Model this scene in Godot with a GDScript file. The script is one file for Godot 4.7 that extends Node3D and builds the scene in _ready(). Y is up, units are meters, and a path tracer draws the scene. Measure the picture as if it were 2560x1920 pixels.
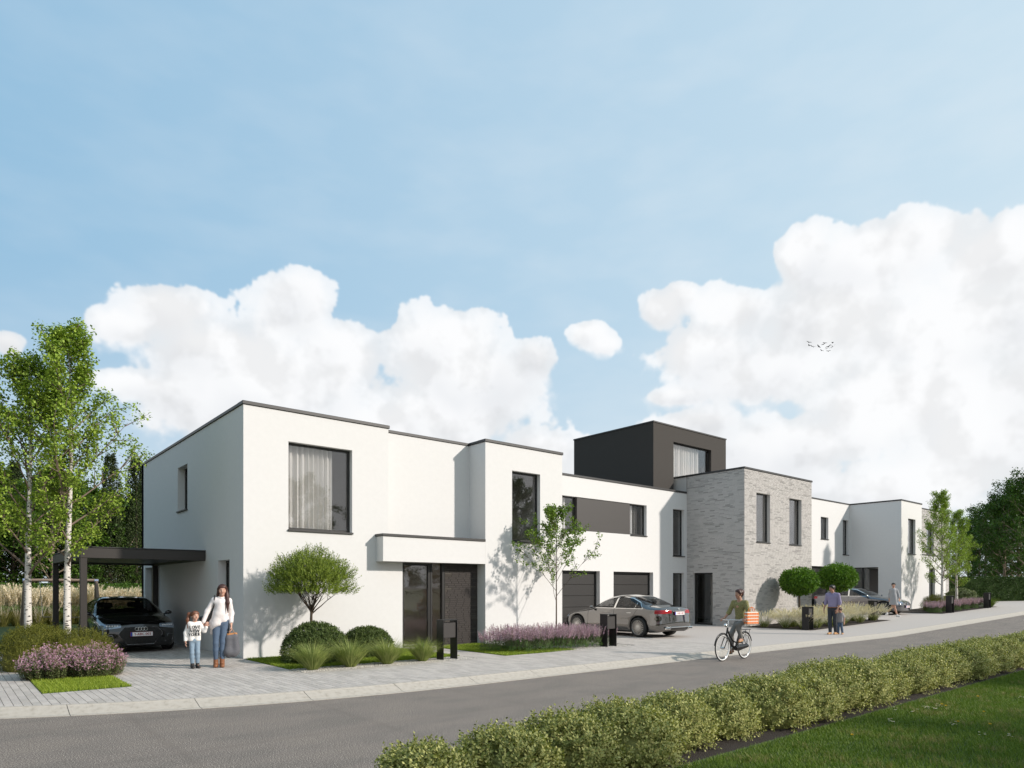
extends Node3D
# A row of white and brick houses along a street. World: X runs along the house fronts, +Z points to the street, Y up, metres.

const CAM := Vector3(-5.39, 1.65, 16.19)
const LENS := 1692.0
const SUN := Vector3(0.69, 0.64, 1.0)   # towards the sun

var rng := RandomNumberGenerator.new()
var M := {}
var taken := {}


class MB:
	var v := PackedVector3Array()
	var n := PackedVector3Array()
	var c := PackedColorArray()
	var t := PackedVector2Array()
	var i := PackedInt32Array()
	var col := Color.WHITE

	func quad(a: Vector3, b: Vector3, d: Vector3, e: Vector3) -> void:   # a b d e counter-clockwise from outside
		var m := (b - a).cross(e - a)
		if m.length_squared() < 1e-16:
			m = (d - b).cross(e - b)
		m = m.normalized()
		var k := v.size()
		v.append(a); v.append(b); v.append(d); v.append(e)
		for q in 4:
			n.append(m); c.append(col)
		t.append(Vector2(0, 0)); t.append(Vector2(1, 0)); t.append(Vector2(1, 1)); t.append(Vector2(0, 1))
		i.append(k); i.append(k + 2); i.append(k + 1)
		i.append(k); i.append(k + 3); i.append(k + 2)

	func tri(a: Vector3, b: Vector3, d: Vector3, m := Vector3.ZERO) -> void:
		if m == Vector3.ZERO:
			m = (b - a).cross(d - a).normalized()
		var k := v.size()
		v.append(a); v.append(b); v.append(d)
		for q in 3:
			n.append(m); c.append(col); t.append(Vector2.ZERO)
		i.append(k); i.append(k + 2); i.append(k + 1)

	func box(a: Vector3, b: Vector3) -> void:
		var p := [Vector3(a.x, a.y, b.z), Vector3(b.x, a.y, b.z), Vector3(b.x, b.y, b.z), Vector3(a.x, b.y, b.z), Vector3(a.x, a.y, a.z), Vector3(b.x, a.y, a.z), Vector3(b.x, b.y, a.z), Vector3(a.x, b.y, a.z)]
		for f in [[0, 1, 2, 3], [5, 4, 7, 6], [4, 0, 3, 7], [1, 5, 6, 2], [3, 2, 6, 7], [4, 5, 1, 0]]:
			quad(p[f[0]], p[f[1]], p[f[2]], p[f[3]])

	func cbox(a: Vector3, b: Vector3, r: float) -> void:   # box with chamfered edges
		var m := (a + b) / 2
		var h := (b - a) / 2
		r = minf(r, minf(h.x, minf(h.y, h.z)) * 0.9)
		for ax in 3:
			var u := (ax + 1) % 3
			var w := (ax + 2) % 3
			for s in [-1.0, 1.0]:
				var q := []
				for k in [[-1, -1], [1, -1], [1, 1], [-1, 1]]:
					var p := Vector3.ZERO
					p[ax] = s * h[ax]
					p[u] = k[0] * s * (h[u] - r)
					p[w] = k[1] * (h[w] - r)
					q.append(m + p)
				quad(q[0], q[1], q[2], q[3])
			for su in [-1.0, 1.0]:
				for sw in [-1.0, 1.0]:
					var p0 := Vector3.ZERO
					p0[u] = su * h[u]; p0[w] = sw * (h[w] - r); p0[ax] = -(h[ax] - r)
					var p1 := p0
					p1[ax] = h[ax] - r
					var p2 := p1
					p2[u] = su * (h[u] - r); p2[w] = sw * h[w]
					var p3 := p2
					p3[ax] = -(h[ax] - r)
					if su * sw > 0:
						quad(m + p0, m + p3, m + p2, m + p1)
					else:
						quad(m + p0, m + p1, m + p2, m + p3)
		for sx in [-1.0, 1.0]:
			for sy in [-1.0, 1.0]:
				for sz in [-1.0, 1.0]:
					var A := m + Vector3(sx * h.x, sy * (h.y - r), sz * (h.z - r))
					var B := m + Vector3(sx * (h.x - r), sy * h.y, sz * (h.z - r))
					var D := m + Vector3(sx * (h.x - r), sy * (h.y - r), sz * h.z)
					if sx * sy * sz > 0: tri(A, B, D)
					else: tri(A, D, B)

	func obox(at: Vector3, bx: Vector3, by: Vector3, bz: Vector3) -> void:   # box of half axes bx by bz
		var p := []
		for s in [[-1, -1, 1], [1, -1, 1], [1, 1, 1], [-1, 1, 1], [-1, -1, -1], [1, -1, -1], [1, 1, -1], [-1, 1, -1]]:
			p.append(at + bx * s[0] + by * s[1] + bz * s[2])
		for f in [[0, 1, 2, 3], [5, 4, 7, 6], [4, 0, 3, 7], [1, 5, 6, 2], [3, 2, 6, 7], [4, 5, 1, 0]]:
			quad(p[f[0]], p[f[1]], p[f[2]], p[f[3]])

	func tube(pts: PackedVector3Array, rad: PackedFloat32Array, sides := 8, cap := true) -> void:
		var up := Vector3.UP
		var d0 := (pts[1] - pts[0]).normalized()
		if absf(d0.dot(up)) > 0.95:
			up = Vector3.RIGHT
		var x := d0.cross(up).normalized()
		var k := v.size()
		var run := 0.0
		for q in pts.size():
			var d := (pts[mini(q + 1, pts.size() - 1)] - pts[maxi(q - 1, 0)]).normalized()
			x = (x - d * x.dot(d)).normalized()
			var y := d.cross(x)
			if q > 0:
				run += pts[q].distance_to(pts[q - 1])
			for s in sides + 1:
				var a := TAU * s / sides
				var o := x * cos(a) + y * sin(a)
				v.append(pts[q] + o * rad[q]); n.append(o); c.append(col); t.append(Vector2(float(s) / sides, run))
		for q in pts.size() - 1:
			for s in sides:
				var a := k + q * (sides + 1) + s
				var b := a + sides + 1
				i.append(a); i.append(b); i.append(a + 1)
				i.append(a + 1); i.append(b); i.append(b + 1)
		if cap:
			for e in [0, pts.size() - 1]:
				var d := (pts[1] - pts[0]).normalized() * -1.0 if e == 0 else (pts[e] - pts[e - 1]).normalized()
				var m := v.size()
				v.append(pts[e]); n.append(d); c.append(col); t.append(Vector2.ZERO)
				for s in sides + 1:
					v.append(v[k + e * (sides + 1) + s]); n.append(d); c.append(col); t.append(Vector2.ZERO)
				for s in sides:
					i.append(m); i.append(m + 1 + s); i.append(m + 2 + s)

	func rod(a: Vector3, b: Vector3, r: float, r2 := -1.0, sides := 7) -> void:
		tube(PackedVector3Array([a, b]), PackedFloat32Array([r, r if r2 < 0 else r2]), sides)

	func lathe(prof: PackedVector2Array, segs: int, xf: Transform3D) -> void:   # prof: (radius, height) turned about y
		var k := v.size()
		for q in prof.size():
			var e: Vector2 = (prof[mini(q + 1, prof.size() - 1)] - prof[maxi(q - 1, 0)]).normalized()
			for s in segs + 1:
				var a := TAU * s / segs
				v.append(xf * Vector3(prof[q].x * cos(a), prof[q].y, prof[q].x * sin(a)))
				n.append((xf.basis * Vector3(e.y * cos(a), -e.x, e.y * sin(a))).normalized())
				c.append(col); t.append(Vector2(float(s) / segs, float(q) / prof.size()))
		for q in prof.size() - 1:
			for s in segs:
				var a := k + q * (segs + 1) + s
				var b := a + segs + 1
				i.append(a); i.append(a + 1); i.append(b)
				i.append(a + 1); i.append(b + 1); i.append(b)

	func torus(xf: Transform3D, R: float, r: float, segs := 32, sides := 8) -> void:   # about local z
		var k := v.size()
		for q in segs + 1:
			var a := TAU * q / segs
			var o := Vector3(cos(a), sin(a), 0)
			for s in sides + 1:
				var b := TAU * s / sides
				var m := o * cos(b) + Vector3(0, 0, 1) * sin(b)
				v.append(xf * (o * R + m * r)); n.append((xf.basis * m).normalized()); c.append(col); t.append(Vector2.ZERO)
		for q in segs:
			for s in sides:
				var a := k + q * (sides + 1) + s
				var b := a + sides + 1
				i.append(a); i.append(a + 1); i.append(b)
				i.append(a + 1); i.append(b + 1); i.append(b)

	func ball(at: Vector3, r: Vector3, segs := 12, rings := 8) -> void:
		var k := v.size()
		for q in rings + 1:
			var e := PI * q / rings - PI / 2
			for s in segs + 1:
				var a := TAU * s / segs
				var o := Vector3(cos(e) * cos(a), sin(e), cos(e) * sin(a))
				v.append(at + o * r); n.append((o / r).normalized()); c.append(col); t.append(Vector2.ZERO)
		for q in rings:
			for s in segs:
				var a := k + q * (segs + 1) + s
				var b := a + segs + 1
				i.append(a); i.append(a + 1); i.append(b)
				i.append(a + 1); i.append(b + 1); i.append(b)

	func leaf(p: Vector3, d: Vector3, side: Vector3, len: float, wid: float, cc: Color) -> void:   # folded leaf of two triangles
		var m := side.cross(d).normalized()
		var k := v.size()
		var q := p + d * (len * 0.5) - m * (wid * 0.15)
		v.append(p); v.append(q + side * wid * 0.5); v.append(p + d * len); v.append(q - side * wid * 0.5)
		n.append(m); n.append((m + side * 0.35).normalized()); n.append(m); n.append((m - side * 0.35).normalized())
		c.append(cc); c.append(cc); c.append(cc); c.append(cc)
		t.append(Vector2.ZERO); t.append(Vector2.ZERO); t.append(Vector2.ZERO); t.append(Vector2.ZERO)
		i.append(k); i.append(k + 2); i.append(k + 1)
		i.append(k); i.append(k + 3); i.append(k + 2)

	func blade(p: Vector3, d: Vector3, side: Vector3, bend: Vector3, len: float, wid: float, cc: Color) -> void:   # narrow bent blade, three triangles
		var m := side.cross(d).normalized()
		var k := v.size()
		var h := p + d * len * 0.55 + bend * len * 0.2
		var e := p + d * len * 0.9 + bend * len * 0.75
		v.append(p - side * wid * 0.5); v.append(p + side * wid * 0.5); v.append(h - side * wid * 0.4); v.append(h + side * wid * 0.4); v.append(e)
		for q in 5:
			n.append(m); c.append(cc); t.append(Vector2.ZERO)
		i.append(k); i.append(k + 2); i.append(k + 1)
		i.append(k + 1); i.append(k + 2); i.append(k + 3)
		i.append(k + 2); i.append(k + 4); i.append(k + 3)

	func add(o: MB, xf: Transform3D) -> void:
		var k := v.size()
		for q in o.v.size():
			v.append(xf * o.v[q]); n.append((xf.basis * o.n[q]).normalized())
		c.append_array(o.c); t.append_array(o.t)
		for q in o.i:
			i.append(q + k)

	func mesh() -> ArrayMesh:
		var a := []
		a.resize(Mesh.ARRAY_MAX)
		a[Mesh.ARRAY_VERTEX] = v; a[Mesh.ARRAY_NORMAL] = n; a[Mesh.ARRAY_COLOR] = c; a[Mesh.ARRAY_TEX_UV] = t; a[Mesh.ARRAY_INDEX] = i
		var m := ArrayMesh.new()
		m.add_surface_from_arrays(Mesh.PRIMITIVE_TRIANGLES, a)
		return m


# ---------------------------------------------------------------- nodes
func numbered(called: String) -> String:
	var k: int = taken.get(called, 0)
	taken[called] = k + 1
	return called if k == 0 else "%s_%03d" % [called, k]

func tag(o: Node3D, label: String, category: String, group := "") -> Node3D:
	if label: o.set_meta("label", label)
	if category: o.set_meta("category", category)
	if group: o.set_meta("group", group)
	return o

func thing(called: String, label: String, category: String, at := Vector3.ZERO, turn := 0.0, group := "") -> Node3D:
	var o := Node3D.new()
	o.name = numbered(called)
	add_child(o)
	o.position = at
	o.rotation.y = turn
	return tag(o, label, category, group)

func part(called: String, b, m: Material, parent: Node3D) -> MeshInstance3D:
	var o := MeshInstance3D.new()
	o.name = called
	o.mesh = b.mesh() if b is MB else b
	o.material_override = m
	parent.add_child(o, true)
	return o

func struct(called: String, b, m: Material, kind := "structure") -> MeshInstance3D:
	var o := MeshInstance3D.new()
	o.name = numbered(called)
	o.mesh = b.mesh() if b is MB else b
	o.material_override = m
	add_child(o)
	o.set_meta("kind", kind)
	return o

func sub(called: String, parent: Node3D, at := Transform3D()) -> Node3D:
	var o := Node3D.new()
	o.name = called
	parent.add_child(o, true)
	o.transform = at
	return o

func copy(o: Node3D, at: Vector3, turn: float, sc: float, label := "") -> Node3D:
	var k := o.duplicate()
	var base := String(o.name)
	if base.length() > 4 and base.substr(base.length() - 3).is_valid_int():
		base = base.substr(0, base.length() - 4)
	k.name = numbered(base)
	add_child(k)
	k.position = at
	k.rotation.y = turn
	k.scale = Vector3.ONE * sc
	if label: k.set_meta("label", label)
	return k


# ---------------------------------------------------------------- materials
func lin(r: float, g: float, b: float) -> Color:   # a real-world (linear) colour as the sRGB value a material wants
	return Color(r, g, b).linear_to_srgb()

func mat(key: String, col: Color, rough := 0.6, metal := 0.0) -> StandardMaterial3D:
	var m := StandardMaterial3D.new()
	m.resource_name = key
	m.albedo_color = col
	m.roughness = rough
	m.metallic = metal
	M[key] = m
	return m

func noise_tex(freq: float, ramp: Array, size := 512, oct := 5, sd := 1, type := FastNoiseLite.TYPE_SIMPLEX_SMOOTH) -> NoiseTexture2D:
	var nz := FastNoiseLite.new()
	nz.noise_type = type
	nz.frequency = freq
	nz.fractal_octaves = oct
	nz.seed = sd
	var x := NoiseTexture2D.new()
	x.width = size
	x.height = size
	x.seamless = true
	x.noise = nz
	if ramp.size():
		var g := Gradient.new()
		var offs := PackedFloat32Array()
		var cols := PackedColorArray()
		for e in ramp:
			offs.append(e[0]); cols.append(e[1])
		g.offsets = offs
		g.colors = cols
		x.color_ramp = g
	return x

func tri_map(m: StandardMaterial3D, sc: float, world := true) -> void:
	m.uv1_triplanar = true
	m.uv1_world_triplanar = world
	m.uv1_scale = Vector3.ONE * sc

func bump(m: StandardMaterial3D, tex: Texture2D, cm: float) -> void:
	m.heightmap_enabled = true
	m.heightmap_texture = tex
	m.heightmap_scale = cm

func grey(a: float) -> Color:
	return lin(a, a, a)

func foliage(key: String, rough := 0.55, through := 0.45) -> StandardMaterial3D:
	var m := mat(key, Color.WHITE, rough)
	m.vertex_color_use_as_albedo = true
	m.metallic_specular = 0.35
	if through > 0:
		m.backlight_enabled = true
		m.backlight = Color(1, 1, 1).linear_to_srgb() * through
		m.backlight = lin(through * 0.9, through, through * 0.35)
	m.cull_mode = BaseMaterial3D.CULL_DISABLED
	return m

func make_materials() -> void:
	var fine := noise_tex(0.09, [], 512, 4, 3)
	var m := mat("white plaster", lin(0.650, 0.640, 0.628), 0.85)
	m.albedo_texture = noise_tex(0.012, [[0.0, Color(0.985, 0.985, 0.985)], [1.0, Color(1, 1, 1)]], 512, 6, 8)
	tri_map(m, 0.9)
	bump(m, fine, 0.035)
	m = mat("dark plaster", lin(0.050, 0.043, 0.037), 0.85)
	m.albedo_texture = noise_tex(0.03, [[0.0, Color(0.88, 0.88, 0.88)], [1.0, Color(1, 1, 1)]], 512, 5, 9)
	tri_map(m, 1.2)
	bump(m, fine, 0.5)
	mat("coping", lin(0.032, 0.030, 0.029), 0.45)
	mat("frame", lin(0.018, 0.017, 0.016), 0.4)
	mat("cladding", lin(0.043, 0.038, 0.035), 0.55)
	mat("garage", lin(0.0125, 0.011, 0.010), 0.5)
	mat("black metal", lin(0.012, 0.011, 0.011), 0.38)
	mat("grey metal", lin(0.030, 0.026, 0.024), 0.5)
	mat("carport metal", lin(0.030, 0.025, 0.022), 0.42)
	mat("interior", lin(0.55, 0.49, 0.43), 0.9)
	mat("roofing", lin(0.12, 0.12, 0.12), 0.95)
	m = mat("pane", Color(0.02, 0.02, 0.02, 0.03), 0.0)
	m.transparency = BaseMaterial3D.TRANSPARENCY_ALPHA
	m = mat("curtain", lin(0.78, 0.76, 0.73), 0.95)
	m.backlight_enabled = true
	m.backlight = lin(0.3, 0.3, 0.29)
	m.cull_mode = BaseMaterial3D.CULL_DISABLED
	m = mat("dark curtain", lin(0.16, 0.15, 0.14), 0.95)
	for nm in [["brick", 0.9], ["dark brick", 0.8]]:
		m = mat(nm[0], Color.WHITE, nm[1])
		m.vertex_color_use_as_albedo = true
		tri_map(m, 1.7)
		m.albedo_texture = noise_tex(0.05, [[0.0, Color(0.86, 0.85, 0.84)], [1.0, Color(1, 1, 1)]], 512, 5, 12)
		bump(m, fine, 0.25)
	mat("mortar", lin(0.52, 0.50, 0.48), 0.95)
	mat("dark mortar", lin(0.030, 0.026, 0.024), 0.95)
	# asphalt: dark binder with pale chips, patches of wear
	m = mat("asphalt", Color.WHITE, 0.9)
	m.albedo_texture = noise_tex(0.13, [[0.0, lin(0.05, 0.042, 0.035)], [0.30, lin(0.115, 0.097, 0.082)], [0.50, lin(0.180, 0.152, 0.129)], [0.64, lin(0.27, 0.232, 0.198)], [0.74, lin(0.48, 0.43, 0.375)], [1.0, lin(0.70, 0.64, 0.57)]], 1024, 4, 21)
	tri_map(m, 0.42)
	m.detail_enabled = true
	m.detail_blend_mode = BaseMaterial3D.BLEND_MODE_MUL
	m.detail_uv_layer = BaseMaterial3D.DETAIL_UV_2
	m.uv2_triplanar = true
	m.uv2_world_triplanar = true
	m.uv2_scale = Vector3(0.11, 0.11, 0.23)
	m.detail_albedo = noise_tex(0.012, [[0.0, Color(0.88, 0.88, 0.88)], [0.5, Color(0.96, 0.95, 0.95)], [1.0, Color(1, 0.99, 0.98)]], 512, 6, 5)
	bump(m, noise_tex(0.2, [], 512, 3, 22), 0.4)
	m = mat("concrete", lin(0.47, 0.43, 0.375), 0.9)
	m.albedo_texture = noise_tex(0.02, [[0.0, Color(0.80, 0.79, 0.77)], [0.35, Color(0.95, 0.94, 0.93)], [1.0, Color(1, 1, 1)]], 512, 6, 31)
	tri_map(m, 0.8)
	bump(m, fine, 0.3)
	m = mat("paver", Color.WHITE, 0.88)
	m.vertex_color_use_as_albedo = true
	m.albedo_texture = noise_tex(0.03, [[0.0, Color(0.90, 0.90, 0.90)], [1.0, Color(1, 1, 1)]], 512, 6, 33)
	tri_map(m, 1.1)
	bump(m, fine, 0.25)
	mat("joint sand", lin(0.19, 0.17, 0.155), 0.95)
	m = mat("turf", Color.WHITE, 0.95)
	m.albedo_texture = noise_tex(0.05, [[0.0, lin(0.030, 0.050, 0.012)], [0.5, lin(0.055, 0.085, 0.018)], [1.0, lin(0.085, 0.11, 0.03)]], 512, 6, 41)
	tri_map(m, 0.7)
	m = mat("soil", Color.WHITE, 0.97)
	m.albedo_texture = noise_tex(0.12, [[0.0, lin(0.018, 0.013, 0.010)], [0.6, lin(0.05, 0.036, 0.028)], [1.0, lin(0.13, 0.095, 0.07)]], 512, 4, 43)
	tri_map(m, 1.5)
	bump(m, noise_tex(0.1, [], 512, 3, 44), 3.0)
	m = mat("gravel", lin(0.62, 0.60, 0.57), 0.9)
	m.vertex_color_use_as_albedo = true
	foliage("leaf")
	foliage("needle", 0.7, 0.15)
	foliage("petal", 0.7, 0.3)
	foliage("plume", 0.9, 0.35)
	m = foliage("bark", 0.95, 0.0)
	m.cull_mode = BaseMaterial3D.CULL_BACK
	# birch bark: white with dark lenticels and knots
	var im := Image.create(256, 1024, false, Image.FORMAT_RGB8)
	im.fill(lin(0.62, 0.58, 0.53))
	var r := RandomNumberGenerator.new()
	r.seed = 5
	for k in 900:
		var g := r.randf_range(0.3, 0.7)
		im.fill_rect(Rect2i(r.randi() % 256, r.randi() % 1024, r.randi_range(4, 22), 1), lin(g, g * 0.93, g * 0.85))
	for k in 210:
		var x := r.randi() % 256
		var y := r.randi() % 1024
		var w := r.randi_range(10, 46)
		var h := r.randi_range(3, 13)
		for yy in h:
			var s := int(w * sqrt(maxf(0.0, 1.0 - pow((yy - h / 2.0) / (h / 2.0), 2))))
			var o := r.randi_range(-3, 3)
			for xx in s:
				im.set_pixel(posmod(x + o + xx - s / 2, 256), posmod(y + yy, 1024), lin(0.03, 0.027, 0.024))
	m = mat("birch bark", Color.WHITE, 0.85)
	m.albedo_texture = ImageTexture.create_from_image(im)
	m.uv1_scale = Vector3(1, 0.42, 1)


# ---------------------------------------------------------------- lie of the land
func gy(x: float) -> float:   # the street climbs gently beyond the brick house
	return 0.022 * clampf(x - 21.0, 0.0, 45.0)

func z1(x: float) -> float:   # road edge on the houses' side
	return 6.38 - 0.01055 * pow(maxf(0.0, 2.6 - x), 2.49)

func z2(x: float) -> float:   # road edge on the hedge side
	return 10.42 - 0.004 * pow(maxf(0.0, -1.0 - x), 2.3)

# ---------------------------------------------------------------- sky
func az_el(px: float, py: float) -> Vector2:   # a direction read off the photograph
	var x := (px - 1280.0) / LENS
	return Vector2(atan(x), atan((1471.0 - py) / LENS / sqrt(1.0 + x * x)))

func make_sky() -> Sky:
	var fwd := atan2(cos(deg_to_rad(49.938)), sin(deg_to_rad(49.938)))   # heading of the camera's axis in panorama terms: atan2(x, -z)
	var puffs := []   # az, el, half width, half height
	for b in [[310, 815, 130, 55], [410, 775, 150, 85], [560, 885, 300, 105], [740, 760, 130, 105], [850, 890, 170, 130], [680, 960, 380, 150], [1100, 860, 190, 120], [1180, 950, 260, 170], [1330, 900, 90, 80], [500, 1000, 200, 110], [1050, 1060, 330, 120], [1340, 1130, 150, 75],
			[1470, 835, 70, 45], [1510, 860, 55, 35], [1650, 770, 85, 70], [1760, 880, 200, 105], [1700, 740, 60, 40], [1830, 775, 130, 85], [2010, 640, 110, 110], [2160, 650, 240, 125], [2300, 600, 190, 90], [2480, 640, 230, 115], [2080, 800, 320, 150], [2400, 820, 330, 170], [1900, 930, 330, 110], [2250, 1000, 380, 150], [1700, 990, 140, 35], [1750, 1060, 190, 60], [2450, 1100, 300, 130], [1950, 1120, 300, 110], [2640, 760, 300, 220], [330, 960, 150, 50], [20, 860, 60, 40], [640, 1150, 260, 70], [900, 1180, 360, 80], [1350, 1200, 200, 70], [1850, 1250, 380, 80], [2300, 1220, 420, 100], [2560, 1000, 300, 160], [1600, 1170, 160, 40]]:
		var c := az_el(b[0], b[1])
		var w := az_el(b[0] + b[2], b[1])
		var h := az_el(b[0], b[1] - b[3])
		puffs.append([c.x, c.y, absf(w.x - c.x), absf(h.y - c.y)])
	var r := RandomNumberGenerator.new()
	r.seed = 77
	for k in 46:   # the same kind of cumulus all round
		var a := r.randf_range(0.80, TAU - 0.80)
		var e := r.randf_range(0.03, 0.30)
		var w := r.randf_range(0.10, 0.22)
		for q in 4:
			puffs.append([a + r.randf_range(-w, w), e + r.randf_range(-0.03, 0.08), w * r.randf_range(0.4, 0.9), w * r.randf_range(0.25, 0.5)])
	var big := FastNoiseLite.new()
	big.noise_type = FastNoiseLite.TYPE_SIMPLEX_SMOOTH
	big.frequency = 8.0
	big.fractal_octaves = 5
	big.fractal_gain = 0.55
	big.seed = 4
	var cell := FastNoiseLite.new()
	cell.noise_type = FastNoiseLite.TYPE_CELLULAR
	cell.cellular_return_type = FastNoiseLite.RETURN_DISTANCE
	cell.frequency = 19.0
	cell.fractal_octaves = 4
	cell.fractal_gain = 0.5
	cell.seed = 9
	var soft := FastNoiseLite.new()
	soft.noise_type = FastNoiseLite.TYPE_SIMPLEX_SMOOTH
	soft.frequency = 7.0
	soft.fractal_octaves = 4
	soft.seed = 14
	var sun_az := atan2(SUN.x, -SUN.z)
	var whole := sky_part(puffs, big, cell, soft, fwd, sun_az, 1024, 512, Rect2i(0, 0, 1024, 512))
	whole.resize(4096, 2048, Image.INTERPOLATE_CUBIC)
	# the part in view once more, finely
	var u0 := int((fwd - 0.72) / TAU * 4096)
	var u1 := int((fwd + 0.72) / TAU * 4096)
	var win := Rect2i(u0, 440, u1 - u0, 590)
	var near := sky_part(puffs, big, cell, soft, fwd, sun_az, 4096, 2048, win)
	for x in range(win.position.x, win.end.x):
		pass
	var dst := Rect2i(posmod(u0, 4096), win.position.y, win.size.x, win.size.y)
	var first := mini(win.size.x, 4096 - dst.position.x)
	whole.blit_rect(near, Rect2i(0, 0, first, win.size.y), dst.position)
	if first < win.size.x:
		whole.blit_rect(near, Rect2i(first, 0, win.size.x - first, win.size.y), Vector2i(0, win.position.y))
	var pm := PanoramaSkyMaterial.new()
	pm.panorama = ImageTexture.create_from_image(whole)
	var sky := Sky.new()
	sky.sky_material = pm
	return sky

func sky_part(puffs: Array, big: FastNoiseLite, cell: FastNoiseLite, soft: FastNoiseLite, fwd: float, sun_az: float, W: int, H: int, win: Rect2i) -> Image:
	var data := PackedFloat32Array()
	data.resize(win.size.x * win.size.y * 3)
	var at := 0
	var buckets := []   # puffs by azimuth, so that few are looked at
	for k in 72:
		buckets.append([])
	for p in puffs:
		for k in 72:
			if absf(wrapf((k + 0.5) / 72.0 * TAU - p[0], -PI, PI)) < p[2] * 1.9 + 0.09:
				buckets[k].append(p)
	var toward := (Vector3(sin(fwd + PI / 2), 0.9, -cos(fwd + PI / 2)) * 0.022)
	for yy in win.size.y:
		var el := PI / 2 - PI * (win.position.y + yy + 0.5) / H
		var ce := cos(el)
		var se := sin(el)
		for xx in win.size.x:
			var az := TAU * (win.position.x + xx + 0.5) / W
			var rel := wrapf(az - fwd, -PI, PI)
			var d := Vector3(sin(az) * ce, se, -cos(az) * ce)
			var s2 := absf(wrapf(az - sun_az, -PI, PI)) / PI          # 0 towards the sun, 1 away
			var lift := clampf(el / 1.1, 0.0, 1.0)
			var away := clampf((s2 - 0.32) / 0.5, 0.0, 1.0)
			# clear air: deeper blue away from the sun and higher up, pale at the horizon
			var blue := Vector3(0.655, 0.80, 0.895).lerp(Vector3(0.30, 0.525, 0.735), away)
			blue = blue.lerp(Vector3(0.56, 0.73, 0.86).lerp(Vector3(0.29, 0.50, 0.70), away), clampf(lift * 1.25 - 0.35, 0.0, 1.0))
			blue = blue.lerp(Vector3(0.79, 0.855, 0.895), pow(clampf(1.0 - el / 0.40, 0.0, 1.0), 1.4) * 0.92)
			var veil := soft.get_noise_3dv(Vector3(d.x * 0.9, d.y * 2.6, d.z * 0.9) + Vector3(9, 0, 0))   # thin high cloud
			blue = blue.lerp(Vector3(0.86, 0.90, 0.93), clampf(0.06 + veil * 0.22, 0.0, 0.2) * (1.0 - 0.6 * away))
			if el < 0.0:
				blue = Vector3(0.30, 0.29, 0.27)
			elif el < 0.62:
				var s := -1.0
				var low := 0.0
				var sum := 1e-6
				for p in buckets[int(wrapf(rel, 0.0, TAU) / TAU * 72.0) % 72]:
					var dx: float = wrapf(rel - p[0], -PI, PI) / p[2]
					var dy: float = (el - p[1]) / p[3]
					var e := 1.0 - sqrt(dx * dx + dy * dy * (0.55 if dy < 0.0 else 1.0))
					var h := maxf(0.35 - absf(s - e), 0.0) / 0.35
					var wt := exp(5.0 * e)
					low += wt * clampf(dy, -1.5, 1.5)
					sum += wt
					s = maxf(s, e) + h * h * 0.0875
				low /= sum
				if s > -0.8:
					var bn := big.get_noise_3dv(d)
					var cn := cell.get_noise_3dv(d)
					var fn := soft.get_noise_3dv(d * 6.0)
					var open := 1.0 - 0.55 * smoothstep(0.10, 0.70, s)          # solid inside, frayed at the rim
					var lump := bn * 0.46 - (cn + 0.52) * 0.40 + fn * 0.10
					var dens := s * 0.85 + lump * open - 0.11
					var rim := 0.07 + 0.42 * smoothstep(0.25, -0.8, low) * clampf(0.6 + fn, 0.0, 1.2)
					var a := smoothstep(0.0, maxf(rim, 0.03), dens)
					if a > 0.0:
						var o := (d + toward).normalized()
						var o2 := (d + toward * 2.6).normalized()
						var lit := (big.get_noise_3dv(o) - bn) * 0.46 - (cell.get_noise_3dv(o) - cn) * 0.34 + (big.get_noise_3dv(o2) - bn) * 0.25   # thicker towards the sun: shaded
						var sh := soft.get_noise_3dv(d * 0.8 + Vector3(3, 0, 0))
						var base := smoothstep(0.25, -0.85, low + sh * 0.9) * smoothstep(0.05, 0.5, dens)
						var g := 0.965 - clampf(lit * 0.42, -0.03, 0.08) - base * 0.13
						var w := Vector3(g * (0.985 - 0.02 * base), g * (0.993 - 0.006 * base), g * (1.005 + 0.015 * base))
						blue = blue.lerp(w, a * (0.80 + 0.20 * smoothstep(0.0, 0.45, dens)))
			data[at] = blue.x
			data[at + 1] = blue.y
			data[at + 2] = blue.z
			at += 3
	return Image.create_from_data(win.size.x, win.size.y, false, Image.FORMAT_RGBF, data.to_byte_array())

# ---------------------------------------------------------------- houses
func frame_of(o: Vector3, nrm: Vector3) -> Transform3D:   # wall axes: x along the wall (left to right from outside), y up, z outwards
	return Transform3D(Basis(Vector3.UP.cross(nrm), Vector3.UP, nrm), o)

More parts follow.
